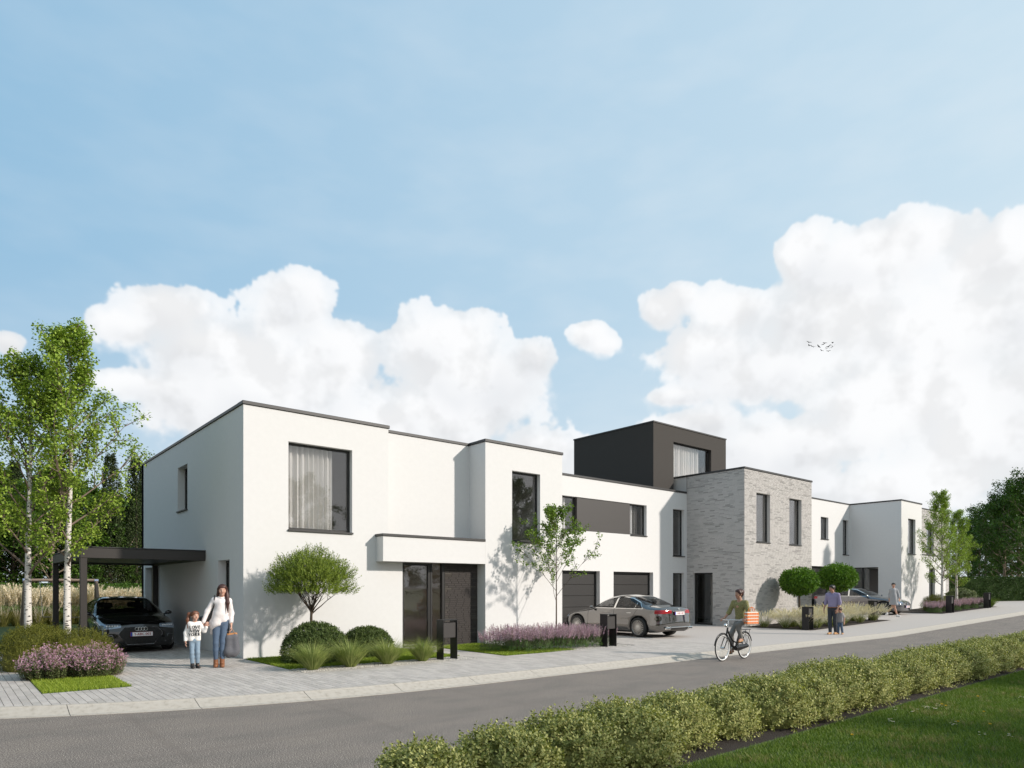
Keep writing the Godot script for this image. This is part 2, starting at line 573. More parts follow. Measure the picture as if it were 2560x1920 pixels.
func wall(called: String, parent: Node3D, xf: Transform3D, w: float, h: float, thick: float, holes: Array, m: Material) -> MeshInstance3D:
	var b := MB.new()
	var xs := [0.0, w]
	var ys := [0.0, h]
	for r in holes:
		for e in [r.position.x, r.end.x]:
			if e > 0.001 and e < w - 0.001 and not xs.has(e): xs.append(e)
		for e in [r.position.y, r.end.y]:
			if e > 0.001 and e < h - 0.001 and not ys.has(e): ys.append(e)
	xs.sort()
	ys.sort()
	for a in xs.size() - 1:
		for e in ys.size() - 1:
			var mid := Vector2((xs[a] + xs[a + 1]) / 2, (ys[e] + ys[e + 1]) / 2)
			var open := false
			for r in holes:
				if r.has_point(mid): open = true
			if open: continue
			var p := [Vector2(xs[a], ys[e]), Vector2(xs[a + 1], ys[e]), Vector2(xs[a + 1], ys[e + 1]), Vector2(xs[a], ys[e + 1])]
			b.quad(Vector3(p[0].x, p[0].y, 0), Vector3(p[1].x, p[1].y, 0), Vector3(p[2].x, p[2].y, 0), Vector3(p[3].x, p[3].y, 0))
			b.quad(Vector3(p[1].x, p[1].y, -thick), Vector3(p[0].x, p[0].y, -thick), Vector3(p[3].x, p[3].y, -thick), Vector3(p[2].x, p[2].y, -thick))
	for r in holes:
		var x0: float = maxf(r.position.x, 0.0)
		var x1: float = minf(r.end.x, w)
		var y0: float = maxf(r.position.y, 0.0)
		var y1: float = minf(r.end.y, h)
		if x0 > 0.001: b.quad(Vector3(x0, y0, 0), Vector3(x0, y1, 0), Vector3(x0, y1, -thick), Vector3(x0, y0, -thick))
		if x1 < w - 0.001: b.quad(Vector3(x1, y0, -thick), Vector3(x1, y1, -thick), Vector3(x1, y1, 0), Vector3(x1, y0, 0))
		if y0 > 0.001: b.quad(Vector3(x0, y0, 0), Vector3(x0, y0, -thick), Vector3(x1, y0, -thick), Vector3(x1, y0, 0))
		if y1 < h - 0.001: b.quad(Vector3(x0, y1, 0), Vector3(x1, y1, 0), Vector3(x1, y1, -thick), Vector3(x0, y1, -thick))
	b.quad(Vector3(0, 0, -thick), Vector3(0, 0, 0), Vector3(0, h, 0), Vector3(0, h, -thick))
	b.quad(Vector3(w, 0, 0), Vector3(w, 0, -thick), Vector3(w, h, -thick), Vector3(w, h, 0))
	b.quad(Vector3(0, h, 0), Vector3(w, h, 0), Vector3(w, h, -thick), Vector3(0, h, -thick))
	var o := part(called, b, m, parent)
	o.transform = xf
	return o

func bars(w: float, h: float, t: float, d: float, z: float) -> MB:   # a rectangular frame
	var b := MB.new()
	b.cbox(Vector3(0, 0, z - d), Vector3(t, h, z), 0.006)
	b.cbox(Vector3(w - t, 0, z - d), Vector3(w, h, z), 0.006)
	b.cbox(Vector3(t, 0, z - d + 0.002), Vector3(w - t, t, z - 0.002), 0.006)
	b.cbox(Vector3(t, h - t, z - d + 0.002), Vector3(w - t, h, z - 0.002), 0.006)
	return b

func drape(w: float, h: float, x0: float, x1: float, z: float, waves: float, amp: float, sd: int) -> MB:   # a hanging curtain with folds
	var b := MB.new()
	var r := RandomNumberGenerator.new()
	r.seed = sd
	var steps := int((x1 - x0) * w * 60.0) + 8
	var ph := []
	for k in 6:
		ph.append(r.randf_range(0, TAU))
	var cols := []
	for s in steps + 1:
		var u := float(s) / steps
		var x := lerpf(x0, x1, u) * w
		var y := sin(x * waves * TAU + ph[0] + sin(x * 5.0 + ph[1]) * 1.2) * amp + sin(x * waves * 2.3 * TAU + ph[2]) * amp * 0.35
		cols.append([x, y])
	for s in steps:
		var a: Array = cols[s]
		var e: Array = cols[s + 1]
		var k := b.v.size()
		for q in [[a, 0.03], [e, 0.03], [e, h - 0.02], [a, h - 0.02]]:
			var c: Array = q[0]
			var prev: Array = cols[maxi(s - (1 if q[0] == a else 0), 0)]
			var nxt: Array = cols[mini(s + (1 if q[0] == a else 2), steps)]
			var flare: float = 1.0 if q[1] > 1.0 else 1.25
			b.v.append(Vector3(c[0], q[1], z + c[1] * flare))
			b.n.append(Vector3(-(nxt[1] - prev[1]), 0, nxt[0] - prev[0]).normalized())
			b.c.append(Color.WHITE); b.t.append(Vector2.ZERO)
		b.i.append_array(PackedInt32Array([k, k + 2, k + 1, k, k + 3, k + 2]))
	return b

func window(parent: Node3D, xf: Transform3D, r: Rect2, opt := {}) -> Node3D:
	var o := sub("window", parent, xf * Transform3D(Basis(), Vector3(r.position.x, r.position.y, 0)))
	var w := r.size.x
	var h := r.size.y
	var z: float = opt.get("deep", -0.14)
	var t: float = opt.get("bar", 0.055)
	part("frame", bars(w, h, t, 0.07, z), M["frame"], o)
	var b := MB.new()
	b.box(Vector3(t, t, z - 0.030), Vector3(w - t, h - t, z - 0.024))
	part("pane", b, M["pane"], o)
	b = MB.new()
	b.box(Vector3(t, t, z - 0.050), Vector3(w - t, h - t, z - 0.044))
	part("pane", b, M["pane"], o)
	if opt.get("sill", true):
		b = MB.new()
		b.cbox(Vector3(-0.02, -0.045, z - 0.01), Vector3(w + 0.02, -0.002, 0.045), 0.006)
		part("sill", b, M["coping"], o)
	for c in opt.get("curtains", []):
		part("curtain", drape(w, h + 0.1, c[0], c[1], z - 0.22, c[2], c[3], int(c[0] * 100) + int(w * 37)), M[c[4] if c.size() > 4 else "curtain"], o)
	return o

func slab(called: String, parent: Node3D, a: Vector3, b: Vector3, m: Material) -> MeshInstance3D:
	var k := MB.new()
	k.box(a, b)
	return part(called, k, m, parent)

func cope(parent: Node3D, a: Vector3, b: Vector3) -> void:
	var k := MB.new()
	k.cbox(a, b, 0.008)
	part("coping", k, M["coping"], parent)

func rows_of_bricks(w: float, h: float, holes: Array, bl: float, bh: float, j: float, sd: int, short := 0.06) -> Array:   # [x0, x1, y0, y1] of every brick
	var r := RandomNumberGenerator.new()
	r.seed = sd
	var out := []
	var y := 0.0
	while y + bh * 0.6 < h:
		var y1 := minf(y + bh, h)
		var open := [[0.0, w]]
		for q in holes:
			if q.position.y < y1 - 0.002 and q.end.y > y + 0.002:
				var next := []
				for s in open:
					if q.end.x <= s[0] or q.position.x >= s[1]:
						next.append(s)
						continue
					if q.position.x > s[0] + 0.02: next.append([s[0], q.position.x])
					if q.end.x < s[1] - 0.02: next.append([q.end.x, s[1]])
				open = next
		for s in open:
			var x: float = s[0] - r.randf_range(0.0, bl * 0.8)
			while x < s[1] - 0.02:
				var a: float = maxf(x, s[0])
				var e: float = minf(x + bl, s[1])
				if s[1] - e < short: e = s[1]
				if e - a > 0.02: out.append([a, e, y, y1])
				x = e + j
		y += bh + j
	return out

func brick_box(b: MB, q: Array, z0: float, z1: float) -> void:   # five faces with a small arris
	var e := 0.002
	var x0: float = q[0]
	var x1: float = q[1]
	var y0: float = q[2]
	var y1: float = q[3]
	var A := Vector3(x0 + e, y0 + e, z1)
	var B := Vector3(x1 - e, y0 + e, z1)
	var D := Vector3(x1 - e, y1 - e, z1)
	var E := Vector3(x0 + e, y1 - e, z1)
	var a := Vector3(x0, y0, z0)
	var c := Vector3(x1, y0, z0)
	var d := Vector3(x1, y1, z0)
	var f := Vector3(x0, y1, z0)
	b.quad(A, B, D, E)
	b.quad(a, c, B, A)
	b.quad(c, d, D, B)
	b.quad(d, f, E, D)
	b.quad(f, a, A, E)

func brickwork(parent: Node3D, xf: Transform3D, bricks: Array, tones: Callable, m: Material, singles: int, sd: int, order: Callable) -> void:
	var r := RandomNumberGenerator.new()
	r.seed = sd
	var list := bricks.duplicate()
	if singles > 0:
		list.sort_custom(order)
	var rest := MB.new()
	var shared := {}
	var made := 0
	for q in list:
		var c: Color = tones.call(q, r)
		var deep := r.randf_range(0.0075, 0.0095)
		if made < singles:
			var w: float = roundf((q[1] - q[0]) * 200) / 200
			var key := "%.3f %.3f %d" % [w, q[3] - q[2], int(c.r * 24)]
			if not shared.has(key):
				var k := MB.new()
				k.col = c
				brick_box(k, [0.0, w, 0.0, q[3] - q[2]], -0.006, deep)
				shared[key] = k.mesh()
			var o := part("brick", shared[key], m, parent)
			o.transform = xf * Transform3D(Basis(), Vector3(q[0], q[2], 0))
			made += 1
		else:
			rest.col = c
			brick_box(rest, q, -0.006, deep)
	if rest.v.size():
		var o := part("bricks", rest, m, parent)
		o.transform = xf
		o.set_meta("kind", "stuff")

func pale_tone(q: Array, r: RandomNumberGenerator) -> Color:
	var s := tone_noise.get_noise_2d(q[0] * 1.6 + q[4 if q.size() > 4 else 0] * 0.0, q[2] * 9.0)
	var k := s * 0.3 + r.randf_range(-0.5, 0.5)
	var a := 0.53 + r.randf_range(-0.03, 0.03)
	if k > 0.40: a = 0.35 + r.randf_range(-0.03, 0.05)
	elif k > 0.22: a = 0.44 + r.randf_range(-0.03, 0.04)
	return Color(a * 1.02, a * 0.98, a * 0.945)

func dark_tone(_q: Array, r: RandomNumberGenerator) -> Color:
	var a := r.randf_range(0.042, 0.075)
	return Color(a, a * 0.86, a * 0.74)

var tone_noise := FastNoiseLite.new()

func build_white_house() -> void:
	var P: Material = M["white plaster"]
	var t := thing("white_house", "white plastered flat-roofed house with projecting entrance canopy, beside the open carport", "house")
	# left block
	var f := frame_of(Vector3.ZERO, Vector3.BACK)
	var big := Rect2(1.08, 3.10, 1.70, 2.15)
	wall("wall", t, f, 3.85, 5.97, 0.3, [big], P)
	window(t, f, big, {"curtains": [[0.02, 0.76, 7.0, 0.05]]})
	wall("wall", t, frame_of(Vector3(3.85, 0, 0), Vector3.BACK), 0.44, 2.37, 0.3, [], P)
	f = frame_of(Vector3(0, 0, -10.6), Vector3.LEFT)
	var up := Rect2(10.6 - 5.79, 3.95, 1.05, 1.30)
	var low := Rect2(10.6 - 1.92, 0.0, 0.92, 2.36)
	var back := Rect2(0.55, 0.0, 1.0, 2.36)
	wall("wall", t, f, 10.3, 5.97, 0.3, [up, low, back], P)
	window(t, f, up, {"deep": -0.2})
	window(t, f, low, {"deep": -0.2, "sill": false})
	window(t, f, back, {"deep": -0.2, "sill": false})
	wall("wall", t, frame_of(Vector3(3.85, 2.37, -0.3), Vector3.RIGHT), 0.11, 3.60, 0.3, [], P)
	# set-back wall over the canopy
	wall("wall", t, frame_of(Vector3(3.55, 2.37, -0.41), Vector3.BACK), 3.32, 3.60, 0.3, [], P)
	# right block
	f = frame_of(Vector3(6.87, 0, 0.39), Vector3.BACK)
	var tall := Rect2(1.03, 3.10, 1.16, 2.15)
	wall("wall", t, f, 3.16, 5.98, 0.3, [tall], P)
	window(t, f, tall, {"curtains": [[0.02, 0.16, 6.0, 0.03]]})
	wall("wall", t, frame_of(Vector3(6.87, 0, -0.71), Vector3.LEFT), 0.80, 5.98, 0.3, [], P)
	wall("wall", t, frame_of(Vector3(10.03, 0, 0.09), Vector3.RIGHT), 10.39, 5.98, 0.3, [], P)
	wall("wall", t, frame_of(Vector3(10.03, 0, -10.6), Vector3.FORWARD), 10.03, 5.97, 0.3, [], P)
	# canopy over the entrance
	var c := sub("canopy", t)
	var b := MB.new()
	b.box(Vector3(3.47, 2.37, 0.001), Vector3(6.868, 3.03, 0.39))
	b.box(Vector3(3.852, 2.375, -0.409), Vector3(6.867, 3.025, 0.0))
	part("fascia", b, P, c)
	b = MB.new()
	b.cbox(Vector3(3.44, 3.031, 0.002), Vector3(6.866, 3.10, 0.42), 0.008)
	part("coping", b, M["coping"], c)
	slab("roof", c, Vector3(3.86, 3.026, -0.408), Vector3(6.866, 3.06, 0.0), M["roofing"])
	# entrance: glazed door, side light and dark brick panel
	var e := sub("entrance", t, Transform3D(Basis(), Vector3(4.29, 0, -0.03)))
	part("frame", bars(0.92, 2.36, 0.07, 0.08, 0.0), M["frame"], e)
	var pn := MB.new()
	pn.box(Vector3(0.07, 0.07, -0.04), Vector3(0.85, 2.29, -0.034))
	part("pane", pn, M["pane"], e)
	pn = MB.new()
	pn.box(Vector3(0.07, 0.07, -0.058), Vector3(0.85, 2.29, -0.052))
	part("pane", pn, M["pane"], e)
	pn = MB.new()
	pn.box(Vector3(0.99, 0.06, -0.04), Vector3(1.31, 2.34, -0.034))
	part("pane", pn, M["pane"], e)
	pn = MB.new()
	pn.cbox(Vector3(0.922, 0.0, -0.09), Vector3(0.99, 2.36, 0.01), 0.006)
	pn.cbox(Vector3(1.31, 0.0, -0.09), Vector3(1.40, 2.36, 0.03), 0.006)
	pn.box(Vector3(0.99, 0.0, -0.08), Vector3(1.31, 0.055, 0.0))
	part("post", pn, M["frame"], e)
	pn = MB.new()
	pn.rod(Vector3(0.80, 0.75, 0.05), Vector3(0.80, 1.65, 0.05), 0.012)
	pn.rod(Vector3(0.80, 0.80, -0.02), Vector3(0.80, 0.80, 0.05), 0.008)
	pn.rod(Vector3(0.80, 1.60, -0.02), Vector3(0.80, 1.60, 0.05), 0.008)
	part("handle", pn, M["black metal"], e)
	slab("step", e, Vector3(-0.02, -0.02, -0.1), Vector3(1.5, 0.015, 0.35), M["concrete"])
	var bp := sub("brick_panel", t, Transform3D(Basis(), Vector3(5.69, 0, 0)))
	var back_wall := MB.new()
	back_wall.box(Vector3(0, 0, -0.25), Vector3(1.178, 2.369, -0.001))
	part("mortar", back_wall, M["dark mortar"], bp)
	brickwork(bp, Transform3D(), rows_of_bricks(1.176, 2.365, [], 0.245, 0.052, 0.010, 7), dark_tone, M["dark brick"], 300, 8, func(a, q): return a[2] < q[2])
	# inside
	slab("interior_wall", t, Vector3(0.32, 0, -2.3), Vector3(9.7, 5.9, -2.2), M["interior"])
	slab("interior_wall", t, Vector3(4.0, 0, -2.19), Vector3(4.1, 2.7, -0.35), M["interior"])
	slab("interior_wall", t, Vector3(6.6, 0, -2.19), Vector3(6.7, 2.7, -0.4), M["interior"])
	slab("floor", t, Vector3(0.31, 2.72, -10.28), Vector3(9.72, 2.98, -0.72), M["interior"])
	slab("floor", t, Vector3(0.31, -0.1, -10.28), Vector3(9.72, -0.004, -0.32), M["interior"])
	slab("roof", t, Vector3(0.301, 5.6, -10.29), Vector3(9.729, 5.8, -0.72), M["roofing"])
	slab("roof", t, Vector3(0.302, 5.61, -0.718), Vector3(3.54, 5.79, -0.302), M["roofing"])
	slab("roof", t, Vector3(7.18, 5.61, -0.718), Vector3(9.728, 5.79, 0.088), M["roofing"])
	# copings
	cope(t, Vector3(-0.03, 5.975, -10.63), Vector3(0.33, 6.055, -0.336))
	cope(t, Vector3(-0.03, 5.975, -0.334), Vector3(3.88, 6.06, 0.03))
	cope(t, Vector3(3.52, 5.974, -0.38), Vector3(3.88, 6.054, -0.336))
	cope(t, Vector3(3.52, 5.975, -0.742), Vector3(6.838, 6.055, -0.384))
	cope(t, Vector3(6.84, 5.985, -0.742), Vector3(7.2, 6.065, 0.054))
	cope(t, Vector3(6.84, 5.985, 0.056), Vector3(10.06, 6.07, 0.42))
	cope(t, Vector3(9.70, 5.985, -10.63), Vector3(10.06, 6.065, 0.054))

func build_garage_house() -> void:
	var P: Material = M["white plaster"]
	var t := thing("garage_house", "house with two dark garage doors, pale brick block and black rooftop storey", "house")
	var zg := -2.54
	var f := frame_of(Vector3(10.04, 0, zg), Vector3.BACK)
	var ox := 10.04
	var strip := Rect2(12.2 - ox, 3.93, 5.80, 1.32)
	var slot := Rect2(19.87 - ox, 3.13, 0.84, 2.12)
	var slot2 := Rect2(19.87 - ox, 0.0, 0.84, 2.35)
	var g1 := Rect2(12.42 - ox, 0.0, 2.60, 2.35)
	var g2 := Rect2(15.85 - ox, 0.0, 2.60, 2.35)
	wall("wall", t, f, 10.88, 6.02, 0.3, [strip, slot, slot2, g1, g2], P)
	window(t, f, Rect2(strip.position, Vector2(1.53, 1.32)), {"curtains": [[0.05, 0.8, 5.0, 0.03]]})
	window(t, f, Rect2(16.94 - ox, 3.93, 1.06, 1.32), {"curtains": [[0.06, 0.45, 5.0, 0.03], [0.45, 0.75, 6.0, 0.03, "dark curtain"]]})
	var b := MB.new()
	b.cbox(Vector3(13.735 - ox, 3.89, -0.2), Vector3(16.935 - ox, 5.25, -0.035), 0.004)
	var o := part("cladding_panel", b, M["cladding"], t)
	o.transform = f
	window(t, f, slot, {})
	window(t, f, slot2, {"sill": false})
	for g in [g1, g2]:
		var d := sub("garage_door", t, f * Transform3D(Basis(), Vector3(g.position.x, 0, 0)))
		var y := 0.02
		for k in 5:
			var q := MB.new()
			q.cbox(Vector3(0.085, y, -0.26), Vector3(2.515, y + 0.440, -0.20), 0.006)
			part("panel", q, M["garage"], d)
			y += 0.448
		var q := MB.new()
		q.box(Vector3(0.001, 0, -0.29), Vector3(0.084, 2.348, -0.19))
		q.box(Vector3(2.516, 0, -0.29), Vector3(2.599, 2.348, -0.19))
		q.box(Vector3(0.085, 2.265, -0.29), Vector3(2.515, 2.348, -0.191))
		part("frame", q, M["frame"], d)
	slab("interior_wall", t, Vector3(10.1, 0, -4.3), Vector3(20.8, 5.9, -4.2), M["interior"])
	slab("interior_wall", t, Vector3(19.4, 0, -4.19), Vector3(19.5, 5.9, -2.86), M["interior"])
	slab("floor", t, Vector3(10.1, 2.7, -4.19), Vector3(20.8, 2.95, -2.86), M["interior"])
	slab("roof", t, Vector3(10.05, 5.7, -9.0), Vector3(27.0, 5.9, -2.845), M["roofing"])
	wall("wall", t, frame_of(Vector3(26.95, 0, -9.0), Vector3.FORWARD), 16.9, 6.0, 0.3, [], P)
	cope(t, Vector3(10.07, 6.025, -2.87), Vector3(20.888, 6.11, -2.51))
	# black storey on the roof
	var r := sub("rooftop_storey", t)
	f = frame_of(Vector3(19.05, 6.03, -3.0), Vector3.BACK)
	var w := Rect2(1.48, 0.12, 3.03, 2.30)
	wall("wall", r, f, 5.8, 3.10, 0.3, [w], M["dark plaster"])
	window(r, f, w, {"curtains": [[0.03, 0.80, 6.0, 0.05]], "sill": false})
	wall("wall", r, frame_of(Vector3(19.05, 6.03, -8.0), Vector3.LEFT), 4.7, 3.10, 0.3, [], M["dark plaster"])
	wall("wall", r, frame_of(Vector3(24.85, 6.03, -3.3), Vector3.RIGHT), 4.7, 3.10, 0.3, [], M["dark plaster"])
	wall("wall", r, frame_of(Vector3(24.55, 6.03, -7.7), Vector3.FORWARD), 5.2, 3.10, 0.3, [], M["dark plaster"])
	slab("interior_wall", r, Vector3(19.36, 6.0, -4.9), Vector3(24.54, 8.88, -4.8), M["interior"])
	slab("roof", r, Vector3(19.352, 8.9, -7.69), Vector3(24.548, 9.05, -3.302), M["roofing"])
	for q in [[Vector3(19.02, 9.132, -3.35), Vector3(24.88, 9.20, -2.97)], [Vector3(19.02, 9.132, -8.03), Vector3(19.38, 9.199, -3.352)], [Vector3(24.52, 9.132, -8.03), Vector3(24.88, 9.199, -3.352)], [Vector3(19.382, 9.132, -8.03), Vector3(24.518, 9.198, -7.67)]]:
		var k := MB.new()
		k.cbox(q[0], q[1], 0.008)
		part("coping", k, M["coping"], r)
	# pale brick block
	var s := sub("brick_block", t)
	f = frame_of(Vector3(20.93, 0, 0.38), Vector3.BACK)
	var w1 := Rect2(0.96, 3.70, 1.15, 2.16)
	var w2 := Rect2(3.84, 3.70, 1.15, 2.16)
	wall("wall", s, f, 6.0, 6.80, 0.3, [w1, w2], M["mortar"])
	window(s, f, w1, {"curtains": [[0.05, 0.4, 5.0, 0.03]]})
	window(s, f, w2, {"curtains": [[0.05, 0.4, 5.0, 0.03]]})
	brickwork(s, f, rows_of_bricks(6.0, 6.79, [w1, w2], 0.24, 0.050, 0.010, 3), pale_tone, M["brick"], 150, 5, func(a, q): return a[0] - a[2] * 0.2 < q[0] - q[2] * 0.2)
	var fl := frame_of(Vector3(20.93, 0, -2.54), Vector3.LEFT)
	var dr := Rect2(0.33, 0.0, 1.03, 2.36)
	wall("wall", s, fl, 2.62, 6.80, 0.3, [dr], M["mortar"])
	brickwork(s, fl, rows_of_bricks(2.92, 6.79, [dr], 0.24, 0.050, 0.010, 13), pale_tone, M["brick"], 150, 6, func(a, q): return -a[0] - a[2] * 0.2 < -q[0] - q[2] * 0.2)
	var door := sub("front_door", s, fl * Transform3D(Basis(), Vector3(dr.position.x, 0, 0)))
	part("frame", bars(1.03, 2.36, 0.07, 0.08, -0.12), M["frame"], door)
	var leaf := MB.new()
	leaf.box(Vector3(0.07, 0.07, -0.17), Vector3(0.96, 2.29, -0.164))
	part("pane", leaf, M["pane"], door)
	leaf = MB.new()
	leaf.rod(Vector3(0.86, 0.9, -0.07), Vector3(0.86, 1.5, -0.07), 0.012)
	leaf.rod(Vector3(0.86, 0.95, -0.12), Vector3(0.86, 0.95, -0.07), 0.008)
	leaf.rod(Vector3(0.86, 1.45, -0.12), Vector3(0.86, 1.45, -0.07), 0.008)
	part("handle", leaf, M["grey metal"], door)
	slab("interior_wall", s, Vector3(22.6, 0, -2.4), Vector3(22.7, 2.7, 0.05), M["interior"])
	slab("interior_wall", s, Vector3(21.25, 2.96, -1.5), Vector3(26.6, 6.28, -1.4), M["interior"])
	slab("floor", s, Vector3(21.24, 2.7, -2.5), Vector3(26.6, 2.95, 0.07), M["interior"])
	wall("wall", s, frame_of(Vector3(26.93, 0, 0.08), Vector3.RIGHT), 9.0, 6.80, 0.3, [], M["mortar"])
	slab("roof", s, Vector3(21.232, 6.3, -5.0), Vector3(26.628, 6.5, 0.078), M["roofing"])
	wall("wall", s, frame_of(Vector3(20.93, 5.95, -5.3), Vector3.LEFT), 2.73, 0.85, 0.3, [], M["mortar"])
	wall("wall", s, frame_of(Vector3(26.62, 5.95, -5.0), Vector3.FORWARD), 5.38, 0.85, 0.3, [], M["mortar"])
	for q in [[Vector3(20.89, 6.803, 0.06), Vector3(26.97, 6.885, 0.42)], [Vector3(20.89, 6.803, -5.3), Vector3(21.25, 6.883, 0.058)], [Vector3(26.61, 6.803, -5.3), Vector3(26.97, 6.883, 0.058)]]:
		var k := MB.new()
		k.cbox(q[0], q[1], 0.008)
		part("coping", k, M["coping"], s)

func build_far_houses() -> void:
	var P: Material = M["white plaster"]
	var t := thing("white_house", "white plastered house standing between the pale brick block and the birch trees", "house")
	var f := frame_of(Vector3(26.97, 0, -2.43), Vector3.BACK)
	var ox := 26.97
	var w1 := Rect2(33.8 - ox, 4.55, 0.95, 1.29)
	var sl := Rect2(36.64 - ox, 3.72, 0.80, 2.12)
	var gd := Rect2(32.5 - ox, 0.0, 2.6, 2.94)
	wall("wall", t, f, 10.63, 6.80, 0.3, [w1, sl, gd], P)
	window(t, f, w1, {})
	window(t, f, sl, {})
	var d := sub("garage_door", t, f * Transform3D(Basis(), Vector3(gd.position.x, 0.3, 0)))
	var y := 0.0
	for k in 6:
		var q := MB.new()
		q.cbox(Vector3(0.06, y, -0.26), Vector3(2.54, y + 0.425, -0.20), 0.006)
		part("panel", q, M["garage"], d)
		y += 0.433
	f = frame_of(Vector3(37.6, 0, 0.52), Vector3.BACK)
	var wv := Rect2(38.62 - 37.6, 3.72, 1.15, 2.10)
	wall("wall", t, f, 3.18, 6.80, 0.3, [wv], P)
	window(t, f, wv, {})
	f = frame_of(Vector3(37.6, 0, -2.43), Vector3.LEFT)
	var gl := Rect2(0.22, 0.3, 1.45, 2.63)
	wall("wall", t, f, 2.65, 6.80, 0.3, [gl], P)
	window(t, f, Rect2(0.22, 0.3, 0.5, 2.63), {"sill": false})
	window(t, f, Rect2(0.72, 0.3, 0.95, 2.63), {"sill": false})
	wall("wall", t, frame_of(Vector3(40.78, 0, 0.22), Vector3.RIGHT), 8.0, 6.80, 0.3, [], P)
	wall("wall", t, frame_of(Vector3(40.4, 0, -8.0), Vector3.FORWARD), 13.4, 6.80, 0.3, [], P)
	slab("interior_wall", t, Vector3(27.3, 0, -5.0), Vector3(40.4, 6.5, -4.9), M["interior"])
	slab("interior_wall", t, Vector3(37.95, 0, -2.8), Vector3(40.4, 6.5, -2.7), M["interior"])
	slab("floor", t, Vector3(27.3, 3.0, -4.89), Vector3(37.55, 3.3, -2.75), M["interior"])
	slab("floor", t, Vector3(37.92, 3.0, -2.69), Vector3(40.45, 3.3, 0.2), M["interior"])
	slab("roof", t, Vector3(27.28, 6.4, -7.95), Vector3(40.47, 6.6, -2.74), M["roofing"])
	slab("roof", t, Vector3(37.91, 6.41, -2.73), Vector3(40.47, 6.61, 0.21), M["roofing"])
	cope(t, Vector3(26.98, 6.803, -2.76), Vector3(37.568, 6.88, -2.40))
	cope(t, Vector3(37.57, 6.803, -2.76), Vector3(37.93, 6.88, 0.188))
	cope(t, Vector3(37.57, 6.803, 0.19), Vector3(40.81, 6.882, 0.55))
	cope(t, Vector3(40.45, 6.803, -8.0), Vector3(40.81, 6.88, 0.188))
	var e := thing("brick_house", "last house of the row, pale brick upper storey over a white ground floor", "house")
	f = frame_of(Vector3(40.82, 3.70, -0.3), Vector3.BACK)
	var wu := Rect2(3.2, 0.25, 1.3, 2.0)
	wall("wall", e, f, 7.4, 3.10, 0.3, [wu], M["mortar"])
	window(e, f, wu, {})
	brickwork(e, f, rows_of_bricks(7.4, 3.09, [wu], 0.24, 0.050, 0.010, 23), pale_tone, M["brick"], 0, 15, func(a, q): return a[0] < q[0])
	f = frame_of(Vector3(40.82, 0, 0.5), Vector3.BACK)
	var dw := Rect2(42.06 - 40.82, 0.3, 1.04, 2.63)
	wall("wall", e, f, 4.2, 3.70, 0.3, [dw], P)
	window(e, f, dw, {"sill": false})
	f = frame_of(Vector3(45.02, 0, -0.3), Vector3.BACK)
	wall("wall", e, f, 3.2, 3.699, 0.3, [], M["mortar"])
	brickwork(e, f, rows_of_bricks(3.2, 3.69, [], 0.24, 0.050, 0.010, 25), pale_tone, M["brick"], 0, 16, func(a, q): return a[0] < q[0])
	wall("wall", e, frame_of(Vector3(45.02, 0, 0.2), Vector3.RIGHT), 0.5, 3.70, 0.3, [], P)
	wall("wall", e, frame_of(Vector3(48.22, 0, -0.6), Vector3.RIGHT), 7.4, 6.80, 0.3, [], M["mortar"])
	wall("wall", e, frame_of(Vector3(47.9, 0, -8.0), Vector3.FORWARD), 7.0, 6.80, 0.3, [], M["mortar"])
	slab("roof", e, Vector3(40.83, 3.5, -0.298), Vector3(45.0, 3.65, 0.198), M["roofing"])
	slab("roof", e, Vector3(40.83, 6.5, -7.98), Vector3(47.9, 6.7, -0.61), M["roofing"])
	slab("interior_wall", e, Vector3(40.9, 0, -3.1), Vector3(47.9, 6.5, -3.0), M["interior"])
	slab("floor", e, Vector3(40.9, 3.2, -2.99), Vector3(47.9, 3.48, -0.61), M["interior"])
	cope(e, Vector3(40.82, 3.702, 0.17), Vector3(45.05, 3.77, 0.53))
	cope(e, Vector3(40.82, 6.803, -0.63), Vector3(48.25, 6.88, -0.27))
	cope(e, Vector3(47.89, 6.803, -8.0), Vector3(48.25, 6.878, -0.632))

func build_carport() -> void:
	var t := thing("carport", "dark metal carport with flat roof and square posts beside the white house", "carport")
	var b := MB.new()
	b.cbox(Vector3(-2.86, 2.39, -3.10), Vector3(-0.003, 2.64, -2.96), 0.006)
	b.cbox(Vector3(-2.86, 2.39, -8.32), Vector3(-0.003, 2.64, -8.18), 0.006)
	b.cbox(Vector3(-2.86, 2.392, -8.179), Vector3(-2.72, 2.638, -3.101), 0.006)
	b.cbox(Vector3(-0.14, 2.392, -8.179), Vector3(-0.004, 2.638, -3.101), 0.006)
	part("fascia", b, M["carport metal"], t)
	slab("ceiling", t, Vector3(-2.719, 2.44, -8.178), Vector3(-0.141, 2.50, -3.102), M["carport metal"])
	b = MB.new()
	b.cbox(Vector3(-2.88, 2.642, -8.34), Vector3(-0.004, 2.67, -2.94), 0.006)
	part("roof", b, M["coping"], t)
	for p in [[-2.86, -3.09], [-2.86, -8.31], [-0.16, -8.31]]:
		b = MB.new()
		b.cbox(Vector3(p[0], -0.03, p[1] - 0.001), Vector3(p[0] + 0.145, 2.389, p[1] + 0.13), 0.006)
		part("post", b, M["carport metal"], t)

# ---------------------------------------------------------------- ground, road, paving
func strip(b: MB, x0: float, x1: float, step: float, za: Callable, zb: Callable, dy: float) -> void:
	var x := x0
	while x < x1 - 0.001:
		var e := minf(x + step, x1)
		b.quad(Vector3(x, gy(x) + dy, zb.call(x)), Vector3(e, gy(e) + dy, zb.call(e)), Vector3(e, gy(e) + dy, za.call(e)), Vector3(x, gy(x) + dy, za.call(x)))
		x = e

